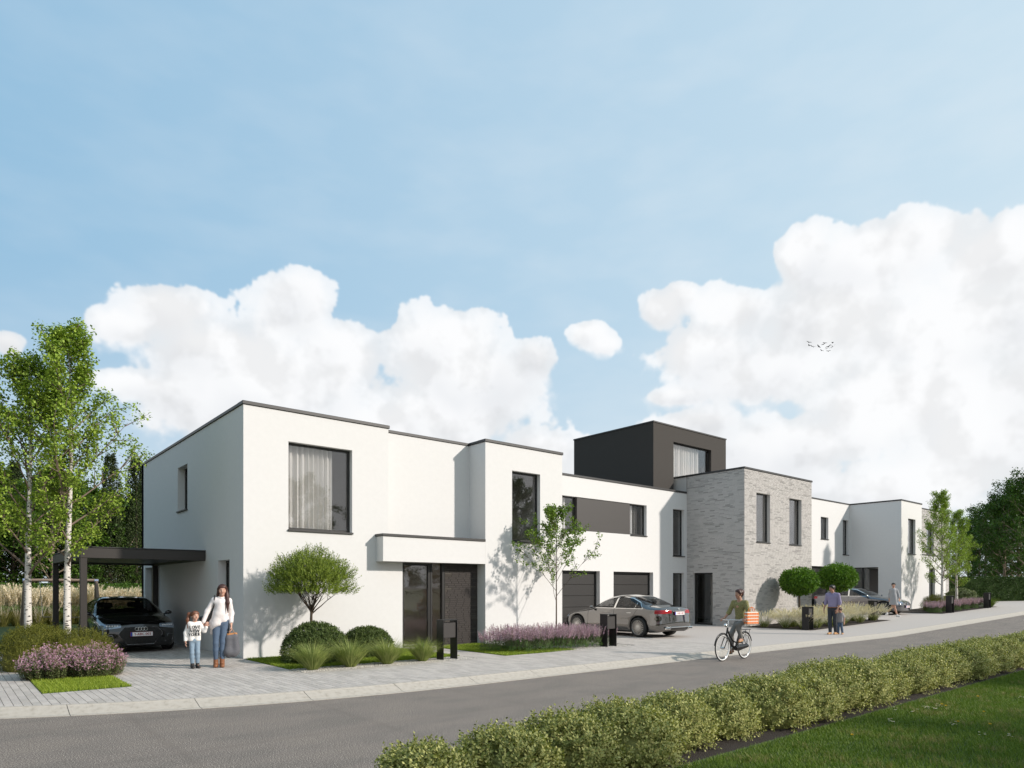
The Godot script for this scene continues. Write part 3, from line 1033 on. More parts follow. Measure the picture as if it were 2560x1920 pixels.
func build_ground() -> void:
	var b := MB.new()
	for s in [[-400, -40, 90.0], [-40, 21, 61.0], [21, 66, 5.0], [66, 420, 90.0]]:
		strip(b, s[0], s[1], s[2], func(_x): return -400.0, func(_x): return 400.0, -0.2)
	struct("ground", b, M["turf"])
	b = MB.new()
	strip(b, -13.0, 30.0, 0.5, func(x): return z1(x) - 0.05, func(x): return z2(x) + 0.05, -0.1)
	strip(b, 30.0, 150.0, 4.0, func(x): return z1(x) - 0.05, func(x): return z2(x) + 0.05, -0.1)
	struct("road", b, M["asphalt"])
	# kerbs: bevelled concrete stones about 1.54 m long
	for side in 2:
		var k := Node3D.new()
		k.name = numbered("kerb")
		add_child(k)
		k.set_meta("kind", "structure")
		var x := -4.05 - 1.54 * 4
		while x < 62.0:
			var q := MB.new()
			var prof := [[0.0, -0.2], [0.0, -0.094], [0.10, -0.088], [0.125, -0.080], [0.34, -0.012], [0.37, 0.004], [0.44, 0.006], [0.44, -0.2]]
			var n := 4
			for s in n:
				var xa := x + 0.004 + (1.54 - 0.008) * s / n
				var xb := x + 0.004 + (1.54 - 0.008) * (s + 1) / n
				for e in prof.size() - 1:
					var p := []
					for g in [[xa, e], [xb, e], [xb, e + 1], [xa, e + 1]]:
						var z: float = z1(g[0]) - prof[g[1]][0] if side == 0 else z2(g[0]) + prof[g[1]][0]
						p.append(Vector3(g[0], gy(g[0]) + prof[g[1]][1], z))
					if side == 0: q.quad(p[0], p[1], p[2], p[3])
					else: q.quad(p[1], p[0], p[3], p[2])
				if s == 0 or s == n - 1:
					var xe := xa if s == 0 else xb
					for e in range(1, prof.size() - 2):
						var zz := []
						for g in [0, e, e + 1]:
							zz.append(Vector3(xe, gy(xe) + prof[g][1], (z1(xe) - prof[g][0]) if side == 0 else (z2(xe) + prof[g][0])))
						q.tri(zz[0], zz[1], zz[2], Vector3(-1 if s == 0 else 1, 0, 0))
			part("kerb_stone", q, M["concrete"], k)
			x += 1.54
	# bedding under the near pavers and plain paving farther on
	b = MB.new()
	strip(b, -13.0, 12.0, 0.5, func(_x): return -9.2, func(x): return z1(x) - 0.44, -0.018)
	struct("paving_bed", b, M["joint sand"])
	b = MB.new()
	b.col = paver_tone(4)   # the same stone as the single pavers
	strip(b, 12.0, 21.0, 9.0, func(_x): return -2.8, func(x): return z1(x) - 0.44, 0.0)
	strip(b, 21.0, 66.0, 3.0, func(_x): return -2.8 , func(x): return z1(x) - 0.44, 0.0)
	strip(b, 66.0, 120.0, 54.0, func(_x): return 3.6, func(x): return z1(x) - 0.44, 0.0)
	struct("pavement", b, M["paver"])
	# single pavers
	var list := []
	var cw := 0.105
	var ix := 0
	var x := -7.46
	rng.seed = 101
	while x < 12.0:
		var xm := x + cw / 2
		var za := 3.42
		if xm < -4.20: za = -9.0
		elif xm < -2.93: za = 3.36
		elif xm < -0.003: za = -9.0
		elif xm < 4.27: za = 3.41
		elif xm < 5.19: za = 0.34
		elif xm < 9.93: za = 3.41
		elif xm > 10.05: za = -2.5
		var zb := z1(xm) - 0.445
		var z := za - fposmod(ix * 0.21 + 0.07, 0.334)
		while z < zb - 0.01:
			var a := maxf(z, za)
			var e := minf(z + 0.3315, zb)
			if e - a > 0.02: list.append([x, a, e])
			z += 0.334
		x += cw
		ix += 1
	list.sort_custom(func(p, q): return Vector2(p[0] - CAM.x, p[1] - CAM.z).length_squared() < Vector2(q[0] - CAM.x, q[1] - CAM.z).length_squared())
	var walk := Node3D.new()
	walk.name = numbered("sidewalk")
	add_child(walk)
	walk.set_meta("kind", "structure")
	var rest := MB.new()
	var tones := []
	for k in 9:
		tones.append(paver_tone(k))
	var shared := {}
	var made := 0
	for p in list:
		var px := 0.0
		var tone := rng.randi() % 9
		var fx: float = p[0] - CAM.x
		var fz: float = p[1] - CAM.z
		var fwd := fx * 0.6437 - fz * 0.7653
		var lat := fx * 0.7653 + fz * 0.6437
		px = lat / maxf(fwd, 0.1)
		var seen := fwd > 5.0 and px > -0.74 and 1.65 / fwd * LENS < 440.0
		if made < 300 and seen and p[2] - p[1] > 0.32:
			if not shared.has(tone):
				var q := MB.new()
				q.col = tones[tone]
				paver(q, 0.0, cw - 0.003, 0.0, 0.3315)
				shared[tone] = q.mesh()
			var o := part("paver", shared[tone], M["paver"], walk)
			o.position = Vector3(p[0], rng.randf_range(-0.0008, 0.0008), p[1])
			made += 1
		else:
			rest.col = tones[tone]
			paver(rest, p[0], p[0] + cw - 0.003, p[1], p[2])
	part("pavers", rest, M["paver"], walk).set_meta("kind", "stuff")
	# planted beds and lawns
	for q in [["lawn", -4.20, -2.94, -9.0, 3.35, "turf"], ["lawn", 0.02, 4.26, 0.005, 2.72, "turf"], ["gravel_bed", 0.02, 4.26, 2.72, 3.40, "gravel"], ["lawn", 5.2, 6.868, 0.03, 3.40, "turf"], ["gravel_bed", 6.87, 9.93, 0.40, 3.40, "gravel"], ["planting_bed", 20.70, 28.4, 0.45, 3.42, "soil"], ["planting_bed", 34.9, 44.5, 0.56, 3.5, "soil"]]:
		b = MB.new()
		if q[1] > 20: strip(b, q[1], q[2], 2.0, func(_x): return q[3], func(_x): return q[4], 0.012)
		else: strip(b, q[1], q[2], 20.0, func(_x): return q[3], func(_x): return q[4], -0.006 if q[1] < 20 else 0.012)
		struct(q[0], b, M[q[5]])
	b = MB.new()   # back garden
	strip(b, -40.0, 10.0, 50.0, func(_x): return -80.0, func(_x): return -9.25, -0.01)
	struct("lawn", b, M["turf"])
	b = MB.new()   # verge across the street
	strip(b, -13.0, 60.0, 2.0, func(x): return z2(x) + 0.44, func(_x): return 12.35, -0.01)
	struct("planting_bed", b, M["soil"])
	b = MB.new()
	strip(b, -13.0, 60.0, 2.0, func(_x): return 12.35, func(_x): return 45.0, -0.008)
	struct("lawn", b, M["turf"])

func paver(b: MB, x0: float, x1: float, za: float, zb: float) -> void:
	var e := 0.0025
	var A := Vector3(x0 + e, 0.0, zb - e)
	var B := Vector3(x1 - e, 0.0, zb - e)
	var D := Vector3(x1 - e, 0.0, za + e)
	var E := Vector3(x0 + e, 0.0, za + e)
	var h := -0.022
	b.quad(A, B, D, E)
	b.quad(Vector3(x0, h, zb), Vector3(x1, h, zb), B, A)
	b.quad(Vector3(x1, h, zb), Vector3(x1, h, za), D, B)
	b.quad(Vector3(x1, h, za), Vector3(x0, h, za), E, D)
	b.quad(Vector3(x0, h, za), Vector3(x0, h, zb), A, E)

func paver_tone(k: int) -> Color:   # nine tones of the one paving stone
	var g := 0.455 + 0.015 * k
	return Color(g, g * 0.905, g * 0.825)

# ---------------------------------------------------------------- plants
func rdir(r: RandomNumberGenerator) -> Vector3:
	var y := r.randf_range(-1, 1)
	var a := r.randf_range(0, TAU)
	var s := sqrt(1 - y * y)
	return Vector3(s * cos(a), y, s * sin(a))

func across(d: Vector3) -> Vector3:
	return d.cross(Vector3.UP if absf(d.y) < 0.9 else Vector3.RIGHT).normalized()

func sprig(b: MB, r: RandomNumberGenerator, p: Vector3, d: Vector3, L: float, n: int, ll: float, lw: float, ca: Color, cb: Color, spread := 0.65) -> void:
	var x := across(d)
	var y := d.cross(x)
	var a := r.randf_range(0, TAU)
	for k in n:
		a += 2.4 + r.randf_range(-0.4, 0.4)
		var s := x * cos(a) + y * sin(a)
		var u := (k + 0.5) / n
		var e := (d * (1.0 - spread * (1.0 - 0.4 * u)) + s * spread + Vector3(0, r.randf_range(-0.15, 0.25), 0)).normalized()
		var f := r.randf_range(0.7, 1.15)
		var side := e.cross(d)
		side = side.normalized() if side.length_squared() > 0.01 else x
		b.leaf(p + d * (L * u), e, side, ll * f, lw * f, ca.lerp(cb, r.randf()))

func cluster(b: MB, r: RandomNumberGenerator, p: Vector3, rad: float, n: int, ll: float, lw: float, ca: Color, cb: Color, droop := 0.35) -> void:
	for k in n:
		var o := rdir(r) * rad * pow(r.randf(), 0.45)
		var e := (rdir(r) + Vector3(0, -droop, 0)).normalized()
		var m := (Vector3(r.randf_range(-0.7, 0.7), 1.0, r.randf_range(-0.7, 0.7))).normalized()
		var side := m.cross(e)
		side = side.normalized() if side.length_squared() > 0.01 else across(e)
		var f := r.randf_range(0.7, 1.2)
		b.leaf(p + o, e, side, ll * f, lw * f, ca.lerp(cb, r.randf()))

func limb(b: MB, r: RandomNumberGenerator, p: Vector3, d: Vector3, L: float, rad: float, rise: float, wob: float, n := 5, sides := 6) -> PackedVector3Array:
	var pts := PackedVector3Array([p])
	var rads := PackedFloat32Array([rad])
	for k in n:
		d = (d + Vector3(r.randf_range(-wob, wob), rise + r.randf_range(-wob, wob) * 0.5, r.randf_range(-wob, wob))).normalized()
		p += d * (L / n)
		pts.append(p)
		rads.append(maxf(0.002, rad * (1.0 - 0.85 * (k + 1) / n)))
	b.tube(pts, rads, sides, false)
	return pts

func along(pts: PackedVector3Array, u: float) -> Vector3:
	var f := clampf(u, 0.0, 0.999) * (pts.size() - 1)
	return pts[int(f)].lerp(pts[int(f) + 1], f - int(f))

# a tree: tapered trunk, limbs, twigs and single leaves
func tree(called: String, label: String, at: Vector3, o: Dictionary, group := "") -> Node3D:
	var r := RandomNumberGenerator.new()
	r.seed = o.seed
	var t := thing(called, label, "tree", at, 0.0, group)
	var H: float = o.h
	var tb := MB.new()
	var bb := MB.new()
	var lb := MB.new()
	tb.col = o.get("bark", Color(1, 1, 1))
	bb.col = o.get("twig", Color(0.12, 0.085, 0.06))
	var pts := PackedVector3Array()
	var rads := PackedFloat32Array()
	var p := Vector3.ZERO
	var lean: Vector3 = o.get("lean", Vector3.ZERO)
	var n := 12
	for k in n + 1:
		var u := float(k) / n
		var w: float = o.get("wob", 0.04)
		p = Vector3(sin(u * 5.0 + o.seed) * w * H * 0.25 * u + lean.x * u * u * H, u * H * o.get("top", 0.95), cos(u * 4.1 + o.seed * 2) * w * H * 0.25 * u + lean.z * u * u * H)
		pts.append(p)
		rads.append(maxf(0.006, o.r * pow(1.0 - u, 0.8) * (1.25 if k == 0 else 1.0)))
	tb.tube(pts, rads, o.get("sides", 10), false)
	part("trunk", tb, o.get("bark_mat", M["bark"]), t)
	var nb: int = o.branches
	var a := r.randf_range(0, TAU)
	var ca: Color = o.ca
	var cb: Color = o.cb
	for k in nb:
		var u := lerpf(o.first, 0.97, pow((k + 0.5) / nb, o.get("crowd", 0.9)))
		a += 2.4 + r.randf_range(-0.5, 0.5)
		var L: float = o.reach.call((u - o.first) / (1.0 - o.first)) * r.randf_range(0.75, 1.15)
		var d := Vector3(cos(a), lerpf(o.get("rise0", 0.5), o.get("rise1", 1.1), u), sin(a)).normalized()
		var q := limb(bb, r, along(pts, u), d, L, o.r * 0.42 * (1.0 - u * 0.75), o.get("curl", 0.05), 0.14)
		for s in o.twigs:
			var v := lerpf(0.28, 1.0, (s + r.randf()) / o.twigs)
			var d2 := ((along(q, v + 0.05) - along(q, v - 0.05)).normalized() + rdir(r) * 0.9 + Vector3(0, 0.15, 0)).normalized()
			var L2: float = L * r.randf_range(0.22, 0.42) * (1.15 - 0.4 * v)
			var q2 := limb(bb, r, along(q, v), d2, L2, 0.008 + 0.004 * o.r * 10, 0.02, 0.2, 3, 4)
			for e in o.get("tufts", 3):
				cluster(lb, r, along(q2, lerpf(0.35, 1.0, (e + r.randf()) / o.get("tufts", 3))), o.tuft, o.leaves, o.ll, o.lw, ca, cb, o.get("droop", 0.35))
	part("branches", bb, M["bark"], t)
	part("crown", lb, M["leaf"], t)
	return t

func core(b: MB, c: Vector3, rr: Vector3, col: Color) -> void:
	b.col = col
	b.ball(c, rr, 20, 12)

# a dense clipped or mounded shrub: short leafy shoots over an ellipsoid
func mound(called: String, label: String, cat: String, at: Vector3, rr: Vector3, o: Dictionary, group := "") -> Node3D:
	var r := RandomNumberGenerator.new()
	r.seed = o.seed
	var t := thing(called, label, cat, at, 0.0, group)
	var b := MB.new()
	var cy: float = o.get("cy", 0.35) * rr.y
	core(b, Vector3(0, cy, 0), Vector3(rr.x * 0.80, rr.y * 0.80, rr.z * 0.80), (o.ca as Color).lerp(o.cb, 0.5))
	var nz := FastNoiseLite.new()
	nz.seed = o.seed
	nz.frequency = o.get("lump", 1.6)
	for k in o.shoots:
		var d := rdir(r)
		if d.y * rr.y + cy < -0.02: d.y = absf(d.y)
		var lump: float = 1.0 + nz.get_noise_3dv(d * 1.5 + at) * o.get("rough", 0.12)
		var s: float = lump * r.randf_range(o.get("inner", 0.78), 0.96)
		var p := Vector3(d.x * rr.x * s, cy + d.y * rr.y * s, d.z * rr.z * s)
		if p.y < 0.0: continue
		var e := (Vector3(d.x / rr.x, d.y / rr.y, d.z / rr.z).normalized() + Vector3(0, o.get("up", 0.5), 0) + rdir(r) * 0.45).normalized()
		sprig(b, r, p, e, o.len * r.randf_range(0.6, 1.3), o.n, o.ll, o.lw, o.ca, o.cb, o.get("spread", 0.65))
	part("foliage", b, M[o.get("mat", "leaf")], t)
	var st := MB.new()
	st.col = Color(0.08, 0.06, 0.045)
	for k in 5:
		var d := Vector3(cos(k * 1.26), 1.6, sin(k * 1.26)).normalized()
		limb(st, r, Vector3(0, -0.03, 0), d, rr.y * 0.8 + cy * 0.5, 0.018, 0.0, 0.15, 4, 5)
	part("stems", st, M["bark"], t)
	return t

# a tussock of arching blades, with or without feathery plumes
func tussock(called: String, label: String, at: Vector3, o: Dictionary, group := "") -> Node3D:
	var r := RandomNumberGenerator.new()
	r.seed = o.seed
	var t := thing(called, label, "grass plant", at, 0.0, group)
	var b := MB.new()
	for k in o.blades:
		var a := r.randf_range(0, TAU)
		var out := pow(r.randf(), 0.7)
		var d := Vector3(cos(a) * out * o.get("lean", 0.9), 1.0, sin(a) * out * o.get("lean", 0.9)).normalized()
		var p := Vector3(cos(a), 0, sin(a)) * r.randf_range(0, o.get("foot", 0.07)) + Vector3(0, -0.01, 0)
		var side := Vector3(-sin(a + r.randf_range(-0.9, 0.9)), 0, cos(a)).normalized()
		b.blade(p, d, side, Vector3(cos(a), -0.55, sin(a)) * r.randf_range(0.15, 0.75), o.h * r.randf_range(0.6, 1.1), o.get("w", 0.006), (o.ca as Color).lerp(o.cb, r.randf()))
	part("blades", b, M["leaf"], t)
	if o.has("plumes"):
		var s := MB.new()
		for k in o.plumes:
			var a := r.randf_range(0, TAU)
			var out: float = pow(r.randf(), 0.6) * o.get("fan", 0.55)
			var d := Vector3(cos(a) * out, 1.0, sin(a) * out).normalized()
			var L: float = o.ph * r.randf_range(0.75, 1.1)
			var p := Vector3(cos(a), 0, sin(a)) * r.randf_range(0, 0.08)
			var bend: Vector3 = Vector3(cos(a), -0.3, sin(a)) * o.get("nod", 0.25)
			var q := PackedVector3Array([p, p + d * L * 0.6 + bend * L * 0.1, p + d * L + bend * L * 0.45])
			s.col = (o.pb as Color)
			s.tube(q, PackedFloat32Array([0.002, 0.002, 0.001]), 3, false)
			var n: int = o.get("hairs", 26)
			for e in n:
				var u := lerpf(1.0 - o.get("plume", 0.4), 1.0, (e + r.randf()) / n)
				var base := along(q, u)
				var ax := (along(q, u + 0.03) - along(q, u - 0.03)).normalized()
				var hd := (ax * 1.1 + rdir(r) * 0.8 + Vector3(0, o.get("fall", 0.0), 0)).normalized()
				s.leaf(base, hd, across(hd), o.get("hl", 0.07) * r.randf_range(0.6, 1.1), o.get("hw", 0.008), (o.pa as Color).lerp(o.pb, r.randf()))
		part("plumes", s, M["plume"], t)
	return t

# low bushy plant with upright flower spikes
func lavender(label: String, at: Vector3, sd: int, group: String) -> Node3D:
	var r := RandomNumberGenerator.new()
	r.seed = sd
	var t := thing("lavender", label, "flowering plant", at, 0.0, group)
	var b := MB.new()
	for k in 320:
		var a := r.randf_range(0, TAU)
		var q := sqrt(r.randf()) * 0.30
		var h := sqrt(maxf(0.0, 1.0 - pow(q / 0.33, 2))) * 0.30
		var p := Vector3(cos(a) * q, r.randf_range(0.0, h), sin(a) * q)
		sprig(b, r, p, Vector3(cos(a) * q * 2, 1.0, sin(a) * q * 2).normalized(), 0.07, 6, 0.042, 0.010, Color(0.050, 0.110, 0.022), Color(0.135, 0.22, 0.06))
	part("foliage", b, M["leaf"], t)
	var s := MB.new()
	for k in 120:
		var a := r.randf_range(0, TAU)
		var q := sqrt(r.randf()) * 0.28
		var d := Vector3(cos(a) * q * 1.3 + r.randf_range(-0.12, 0.12), 1.0, sin(a) * q * 1.3 + r.randf_range(-0.12, 0.12)).normalized()
		var p := Vector3(cos(a) * q, 0.12, sin(a) * q)
		var L := r.randf_range(0.30, 0.50)
		s.col = Color(0.14, 0.13, 0.09)
		s.tube(PackedVector3Array([p, p + d * L]), PackedFloat32Array([0.0022, 0.0015]), 3, false)
		var pale := r.randf() < 0.3
		for e in 24:
			var u := lerpf(0.48, 1.0, e / 24.0)
			var hd := (d * 0.5 + rdir(r)).normalized()
			var c := Color(0.46, 0.27, 0.38).lerp(Color(0.62, 0.44, 0.53), r.randf())
			if pale: c = Color(0.52, 0.42, 0.42).lerp(Color(0.48, 0.33, 0.40), r.randf())
			s.leaf(p + d * L * u, hd, across(hd), 0.030 * (1.25 - 0.6 * u), 0.019, c)
	part("flower_spikes", s, M["petal"], t)
	return t

func box_hedge(label: String, at: Vector3, turn: float, size: Vector3, o: Dictionary) -> Node3D:
	var r := RandomNumberGenerator.new()
	r.seed = o.seed
	var t := thing("hedge", label, "hedge", at, turn)
	var b := MB.new()
	b.col = (o.ca as Color).lerp(o.cb, 0.5)
	b.box(Vector3(-size.x / 2 + 0.07, -0.05, -size.z / 2 + 0.07), Vector3(size.x / 2 - 0.07, size.y - 0.08, size.z / 2 - 0.07))
	var faces := [[Vector3(1, 0, 0), Vector3(0, 1, 0), Vector3(0, 0, 1), size.x, size.y, size.z / 2], [Vector3(1, 0, 0), Vector3(0, 1, 0), Vector3(0, 0, -1), size.x, size.y, size.z / 2], [Vector3(0, 0, 1), Vector3(0, 1, 0), Vector3(1, 0, 0), size.z, size.y, size.x / 2], [Vector3(0, 0, 1), Vector3(0, 1, 0), Vector3(-1, 0, 0), size.z, size.y, size.x / 2], [Vector3(1, 0, 0), Vector3(0, 0, 1), Vector3(0, 1, 0), size.x, size.z, 0.0]]
	for f in faces:
		var n := int(f[3] * f[4] * o.per)
		for k in n:
			var u := r.randf_range(-0.5, 0.5)
			var v := r.randf()
			var p: Vector3
			if f[5] == 0.0:
				p = f[0] * u * f[3] + f[1] * (v - 0.5) * f[4] + Vector3(0, size.y - 0.07, 0)
			else:
				p = f[0] * u * f[3] + f[1] * v * (size.y - 0.03) + f[2] * (f[5] - 0.08)
			sprig(b, r, p, (f[2] + rdir(r) * 0.5 + Vector3(0, 0.3, 0)).normalized(), 0.09, 5, o.ll, o.lw, o.ca, o.cb)
	part("foliage", b, M["leaf"], t)
	return t

func grass_patch(seed_: int, size: float, n: int, h: float, ca: Color, cb: Color, w: float) -> ArrayMesh:
	var r := RandomNumberGenerator.new()
	r.seed = seed_
	var b := MB.new()
	for k in n:
		var a := r.randf_range(0, TAU)
		var p := Vector3(r.randf_range(-0.55, 0.55) * size, -0.005, r.randf_range(-0.55, 0.55) * size)
		var d := Vector3(cos(a) * 0.35, 1, sin(a) * 0.35).normalized()
		b.blade(p, d, Vector3(-sin(a), 0, cos(a)), Vector3(cos(a), -0.2, sin(a)) * r.randf_range(0.1, 0.6), h * r.randf_range(0.5, 1.15), w, ca.lerp(cb, r.randf()))
	return b.mesh()

func grass(called: String, label: String, mesh: ArrayMesh, cells: Array, size: float, sd: int) -> void:   # cells: [x0, x1, z0, z1]
	var r := RandomNumberGenerator.new()
	r.seed = sd
	var xf := []
	for c in cells:
		var nx := maxi(1, int(roundf((c[1] - c[0]) / size)))
		var nz := maxi(1, int(roundf((c[3] - c[2]) / size)))
		for i in nx:
			for j in nz:
				var x := lerpf(c[0], c[1], (i + 0.5) / nx)
				var z := lerpf(c[2], c[3], (j + 0.5) / nz)
				var s := r.randf_range(0.85, 1.12)
				xf.append(Transform3D(Basis(Vector3.UP, (r.randi() % 4) * PI / 2).scaled(Vector3(1, s, 1)), Vector3(x, gy(x) - 0.006, z)))
	var mm := MultiMesh.new()
	mm.transform_format = MultiMesh.TRANSFORM_3D
	mm.mesh = mesh
	mm.instance_count = xf.size()
	for k in xf.size():
		mm.set_instance_transform(k, xf[k])
	var o := MultiMeshInstance3D.new()
	o.name = numbered(called)
	o.multimesh = mm
	o.material_override = M["leaf"]
	add_child(o)
	o.set_meta("kind", "stuff")
	tag(o, label, "grass")

func build_plants() -> void:
	var r := RandomNumberGenerator.new()
	# --- birches beside the carport
	var lime := Color(0.165, 0.260, 0.028)
	var lime2 := Color(0.370, 0.480, 0.080)
	var birch := {"seed": 11, "h": 8.0, "r": 0.085, "first": 0.27, "branches": 34, "twigs": 8, "tufts": 3, "leaves": 21, "tuft": 0.18, "ll": 0.068, "lw": 0.052, "ca": lime, "cb": lime2, "bark_mat": M["birch bark"], "twig": Color(0.20, 0.15, 0.12), "reach": func(u): return 1.75 * pow(maxf(0.0, 1.0 - u), 0.75) * (0.62 + 0.6 * minf(1.0, u * 3.0)) + 0.22, "rise0": 0.45, "rise1": 1.5, "wob": 0.05, "curl": 0.06}
	tree("birch_tree", "taller birch with white peeling trunk, in the flower bed by the carport post", Vector3(-3.18, 0, -2.4), birch, "birch trees")
	birch.seed = 23
	birch.h = 7.1
	birch.wob = 0.03
	birch.reach = func(u): return 1.95 * pow(maxf(0.0, 1.0 - u), 0.7) * (0.6 + 0.6 * minf(1.0, u * 3.0)) + 0.22
	tree("birch_tree", "shorter birch with white peeling trunk, next to the dark clipped hedge", Vector3(-3.88, 0, -2.9), birch, "birch trees")
	birch.seed = 31
	birch.h = 7.0
	birch.first = 0.20
	birch.leaves = 18
	birch.reach = func(u): return 1.55 * pow(maxf(0.0, 1.0 - u), 0.7) * (0.6 + 0.6 * minf(1.0, u * 3.0)) + 0.2
	var fb := tree("birch_tree", "birch before the tall window of the far white house, taller of its pair", Vector3(38.0, gy(38), 2.5), birch, "birch trees")
	copy(fb, Vector3(40.45, gy(40), 2.5), 2.1, 0.86, "birch with leafy low crown beside the last house, smaller of its pair")
	# --- small tree trained to a round umbrella crown
	var t := thing("umbrella_tree", "small tree with domed umbrella crown of fine leaves by white wall", "tree", Vector3(1.18, 0, 1.12))
	r.seed = 5
	var tb := MB.new()
	tb.col = Color(0.075, 0.055, 0.042)
	tb.tube(PackedVector3Array([Vector3(0, -0.02, 0), Vector3(0.01, 0.5, 0), Vector3(-0.01, 0.95, 0.01), Vector3(0, 1.15, 0)]), PackedFloat32Array([0.042, 0.036, 0.033, 0.03]), 8, false)
	part("trunk", tb, M["bark"], t)
	var bb := MB.new()
	bb.col = Color(0.075, 0.055, 0.042)
	var lb := MB.new()
	var oa := Color(0.065, 0.110, 0.010)
	var ob := Color(0.270, 0.335, 0.045)
	for k in 15:
		var a := k * 2.4
		var q := limb(bb, r, Vector3(0, 1.05 + 0.006 * k, 0), Vector3(cos(a), 1.25 + 0.4 * (k % 3), sin(a)).normalized(), r.randf_range(0.55, 0.95), 0.018, -0.02, 0.18, 5, 5)
		for s in 5:
			limb(bb, r, along(q, 0.4 + 0.12 * s), (Vector3(cos(a + s), 0.8, sin(a + s))).normalized(), 0.3, 0.007, 0.05, 0.2, 3, 4)
	for k in 3600:
		var d := rdir(r)
		if d.y < -0.25: d.y = -d.y
		var s := pow(r.randf_range(0.22, 1.0), 0.5) * (1.0 + 0.13 * sin(d.x * 5.0 + 1.0) * cos(d.z * 6.0) + r.randf_range(-0.05, 0.09))
		var p := Vector3(d.x * 0.90 * s, 1.62 + d.y * (0.86 if d.y > 0 else 0.55) * s, d.z * 0.90 * s)
		sprig(lb, r, p, (Vector3(d.x * 0.8, 0.75, d.z * 0.8) + rdir(r) * 0.25).normalized(), r.randf_range(0.10, 0.20), 11, 0.044, 0.019, oa, ob, 0.6)
	part("branches", bb, M["bark"], t)
	part("crown", lb, M["leaf"], t)
	# --- box mounds
	var box := {"seed": 3, "shoots": 2600, "len": 0.07, "n": 6, "ll": 0.055, "lw": 0.022, "ca": Color(0.040, 0.068, 0.015), "cb": Color(0.125, 0.165, 0.045), "rough": 0.05, "cy": 0.25, "inner": 0.86, "up": 0.35}
	mound("boxwood", "large dome-shaped evergreen shrub under the umbrella tree", "shrub", Vector3(1.02, 0, 1.72), Vector3(0.74, 0.70, 0.70), box, "domed evergreen shrubs")
	box.seed = 4
	box.shoots = 1800
	mound("boxwood", "smaller dome-shaped evergreen shrub between umbrella tree and entrance", "shrub", Vector3(2.55, 0, 1.25), Vector3(0.66, 0.56, 0.58), box, "domed evergreen shrubs")
	# --- four tussocks on the gravel
	var tus := {"seed": 6, "blades": 1100, "h": 0.80, "ca": Color(0.13, 0.195, 0.040), "cb": Color(0.40, 0.43, 0.15), "w": 0.008, "lean": 0.8, "foot": 0.09}
	var g0 := tussock("grass_tussock", "tussock of blue-green grass on white gravel, first from the house corner", Vector3(0.35, 0, 3.08), tus, "grass tussocks on gravel")
	copy(g0, Vector3(1.18, 0, 3.10), 1.9, 1.0, "tussock of green grass on white gravel, second from the house corner")
	copy(g0, Vector3(2.04, 0, 3.12), 3.4, 0.97, "tussock of green grass on white gravel, third from the house corner")
	copy(g0, Vector3(2.95, 0, 3.12), 5.1, 0.93, "tussock of green grass on white gravel, next to the letterbox by the entrance path")
	# --- sapling in the flower bed
	tree("maple_sapling", "slender young maple with sparse fresh leaves before the white wall", Vector3(8.80, 0, 1.4), {"seed": 8, "h": 4.15, "r": 0.027, "first": 0.29, "branches": 22, "twigs": 7, "tufts": 3, "leaves": 12, "tuft": 0.10, "ll": 0.062, "lw": 0.056, "ca": Color(0.095, 0.180, 0.022), "cb": Color(0.24, 0.34, 0.055), "bark": Color(0.13, 0.10, 0.08), "twig": Color(0.11, 0.085, 0.065), "reach": func(u): return 1.65 * pow(maxf(0.0, 1.0 - u), 0.8) + 0.25, "rise0": 0.70, "rise1": 1.7, "wob": 0.012, "curl": 0.0, "crowd": 0.85})
	# --- lavender
	var lv := []
	r.seed = 40
	for k in 3:
		lv.append(lavender("lavender with pink-mauve spikes in the gravel bed before the white wall", Vector3(5.6 + 0.75 * k, 0, 2.3), 50 + k, "lavender along the gravel bed"))
	for p in [[8.0, 2.15], [8.7, 2.1], [9.35, 2.2], [6.1, 2.85], [6.75, 2.95], [7.4, 3.0], [8.05, 3.0], [8.65, 2.95], [6.6, 1.7], [7.3, 1.65], [8.4, 1.55], [9.1, 1.6], [9.45, 2.85]]:
		copy(lv[r.randi() % 3], Vector3(p[0] + r.randf_range(-0.1, 0.1), 0, p[1]), r.randf_range(0, TAU), r.randf_range(0.95, 1.15))
	for k in 12:
		var x := 35.3 + k * 0.75
		var o := copy(lv[k % 3], Vector3(x, gy(x), 3.0 - 0.35 * (k % 2)), r.randf_range(0, TAU), 1.1, "lavender with pink-mauve spikes in the soil bed under the far birches")
		o.set_meta("group", "lavender under the far birches")
	# --- left bed: pink flowers before olive shrubs
	var olive := {"seed": 15, "shoots": 1500, "len": 0.12, "n": 10, "ll": 0.042, "lw": 0.013, "ca": Color(0.075, 0.085, 0.010), "cb": Color(0.20, 0.195, 0.035), "rough": 0.16, "cy": 0.2, "inner": 0.75, "up": 0.9}
	var ol := mound("olive_shrub", "feathery olive-green shrub behind the pink flowers, at the bed's left edge", "shrub", Vector3(-3.95, 0, -0.7), Vector3(0.68, 0.72, 0.85), olive, "olive-green shrubs in the bed")
	copy(ol, Vector3(-3.25, 0, -0.35), 2.0, 0.93, "feathery olive-green shrub behind the pink flowers, on the car's side")
	copy(ol, Vector3(-3.75, 0, -2.2), 4.0, 0.95, "feathery olive-green shrub growing round the feet of the birches")
	copy(ol, Vector3(38.1, gy(38), 2.2), 1.0, 1.05, "feathery olive-green shrub at the foot of the far birch")
	pink_bush(Vector3(-3.85, 0, 1.15), 61, "bush of small pink flowers before the olive shrubs, next to the paved path")
	pink_bush(Vector3(-3.2, 0, 1.25), 62, "bush of small pink flowers before the olive shrubs, next to the driveway")
	# --- globe trees before the brick wall
	var gl := globe_tree("ball-headed tree on a bare trunk before the pale brick wall", Vector3(23.6, gy(23.6), 1.45))
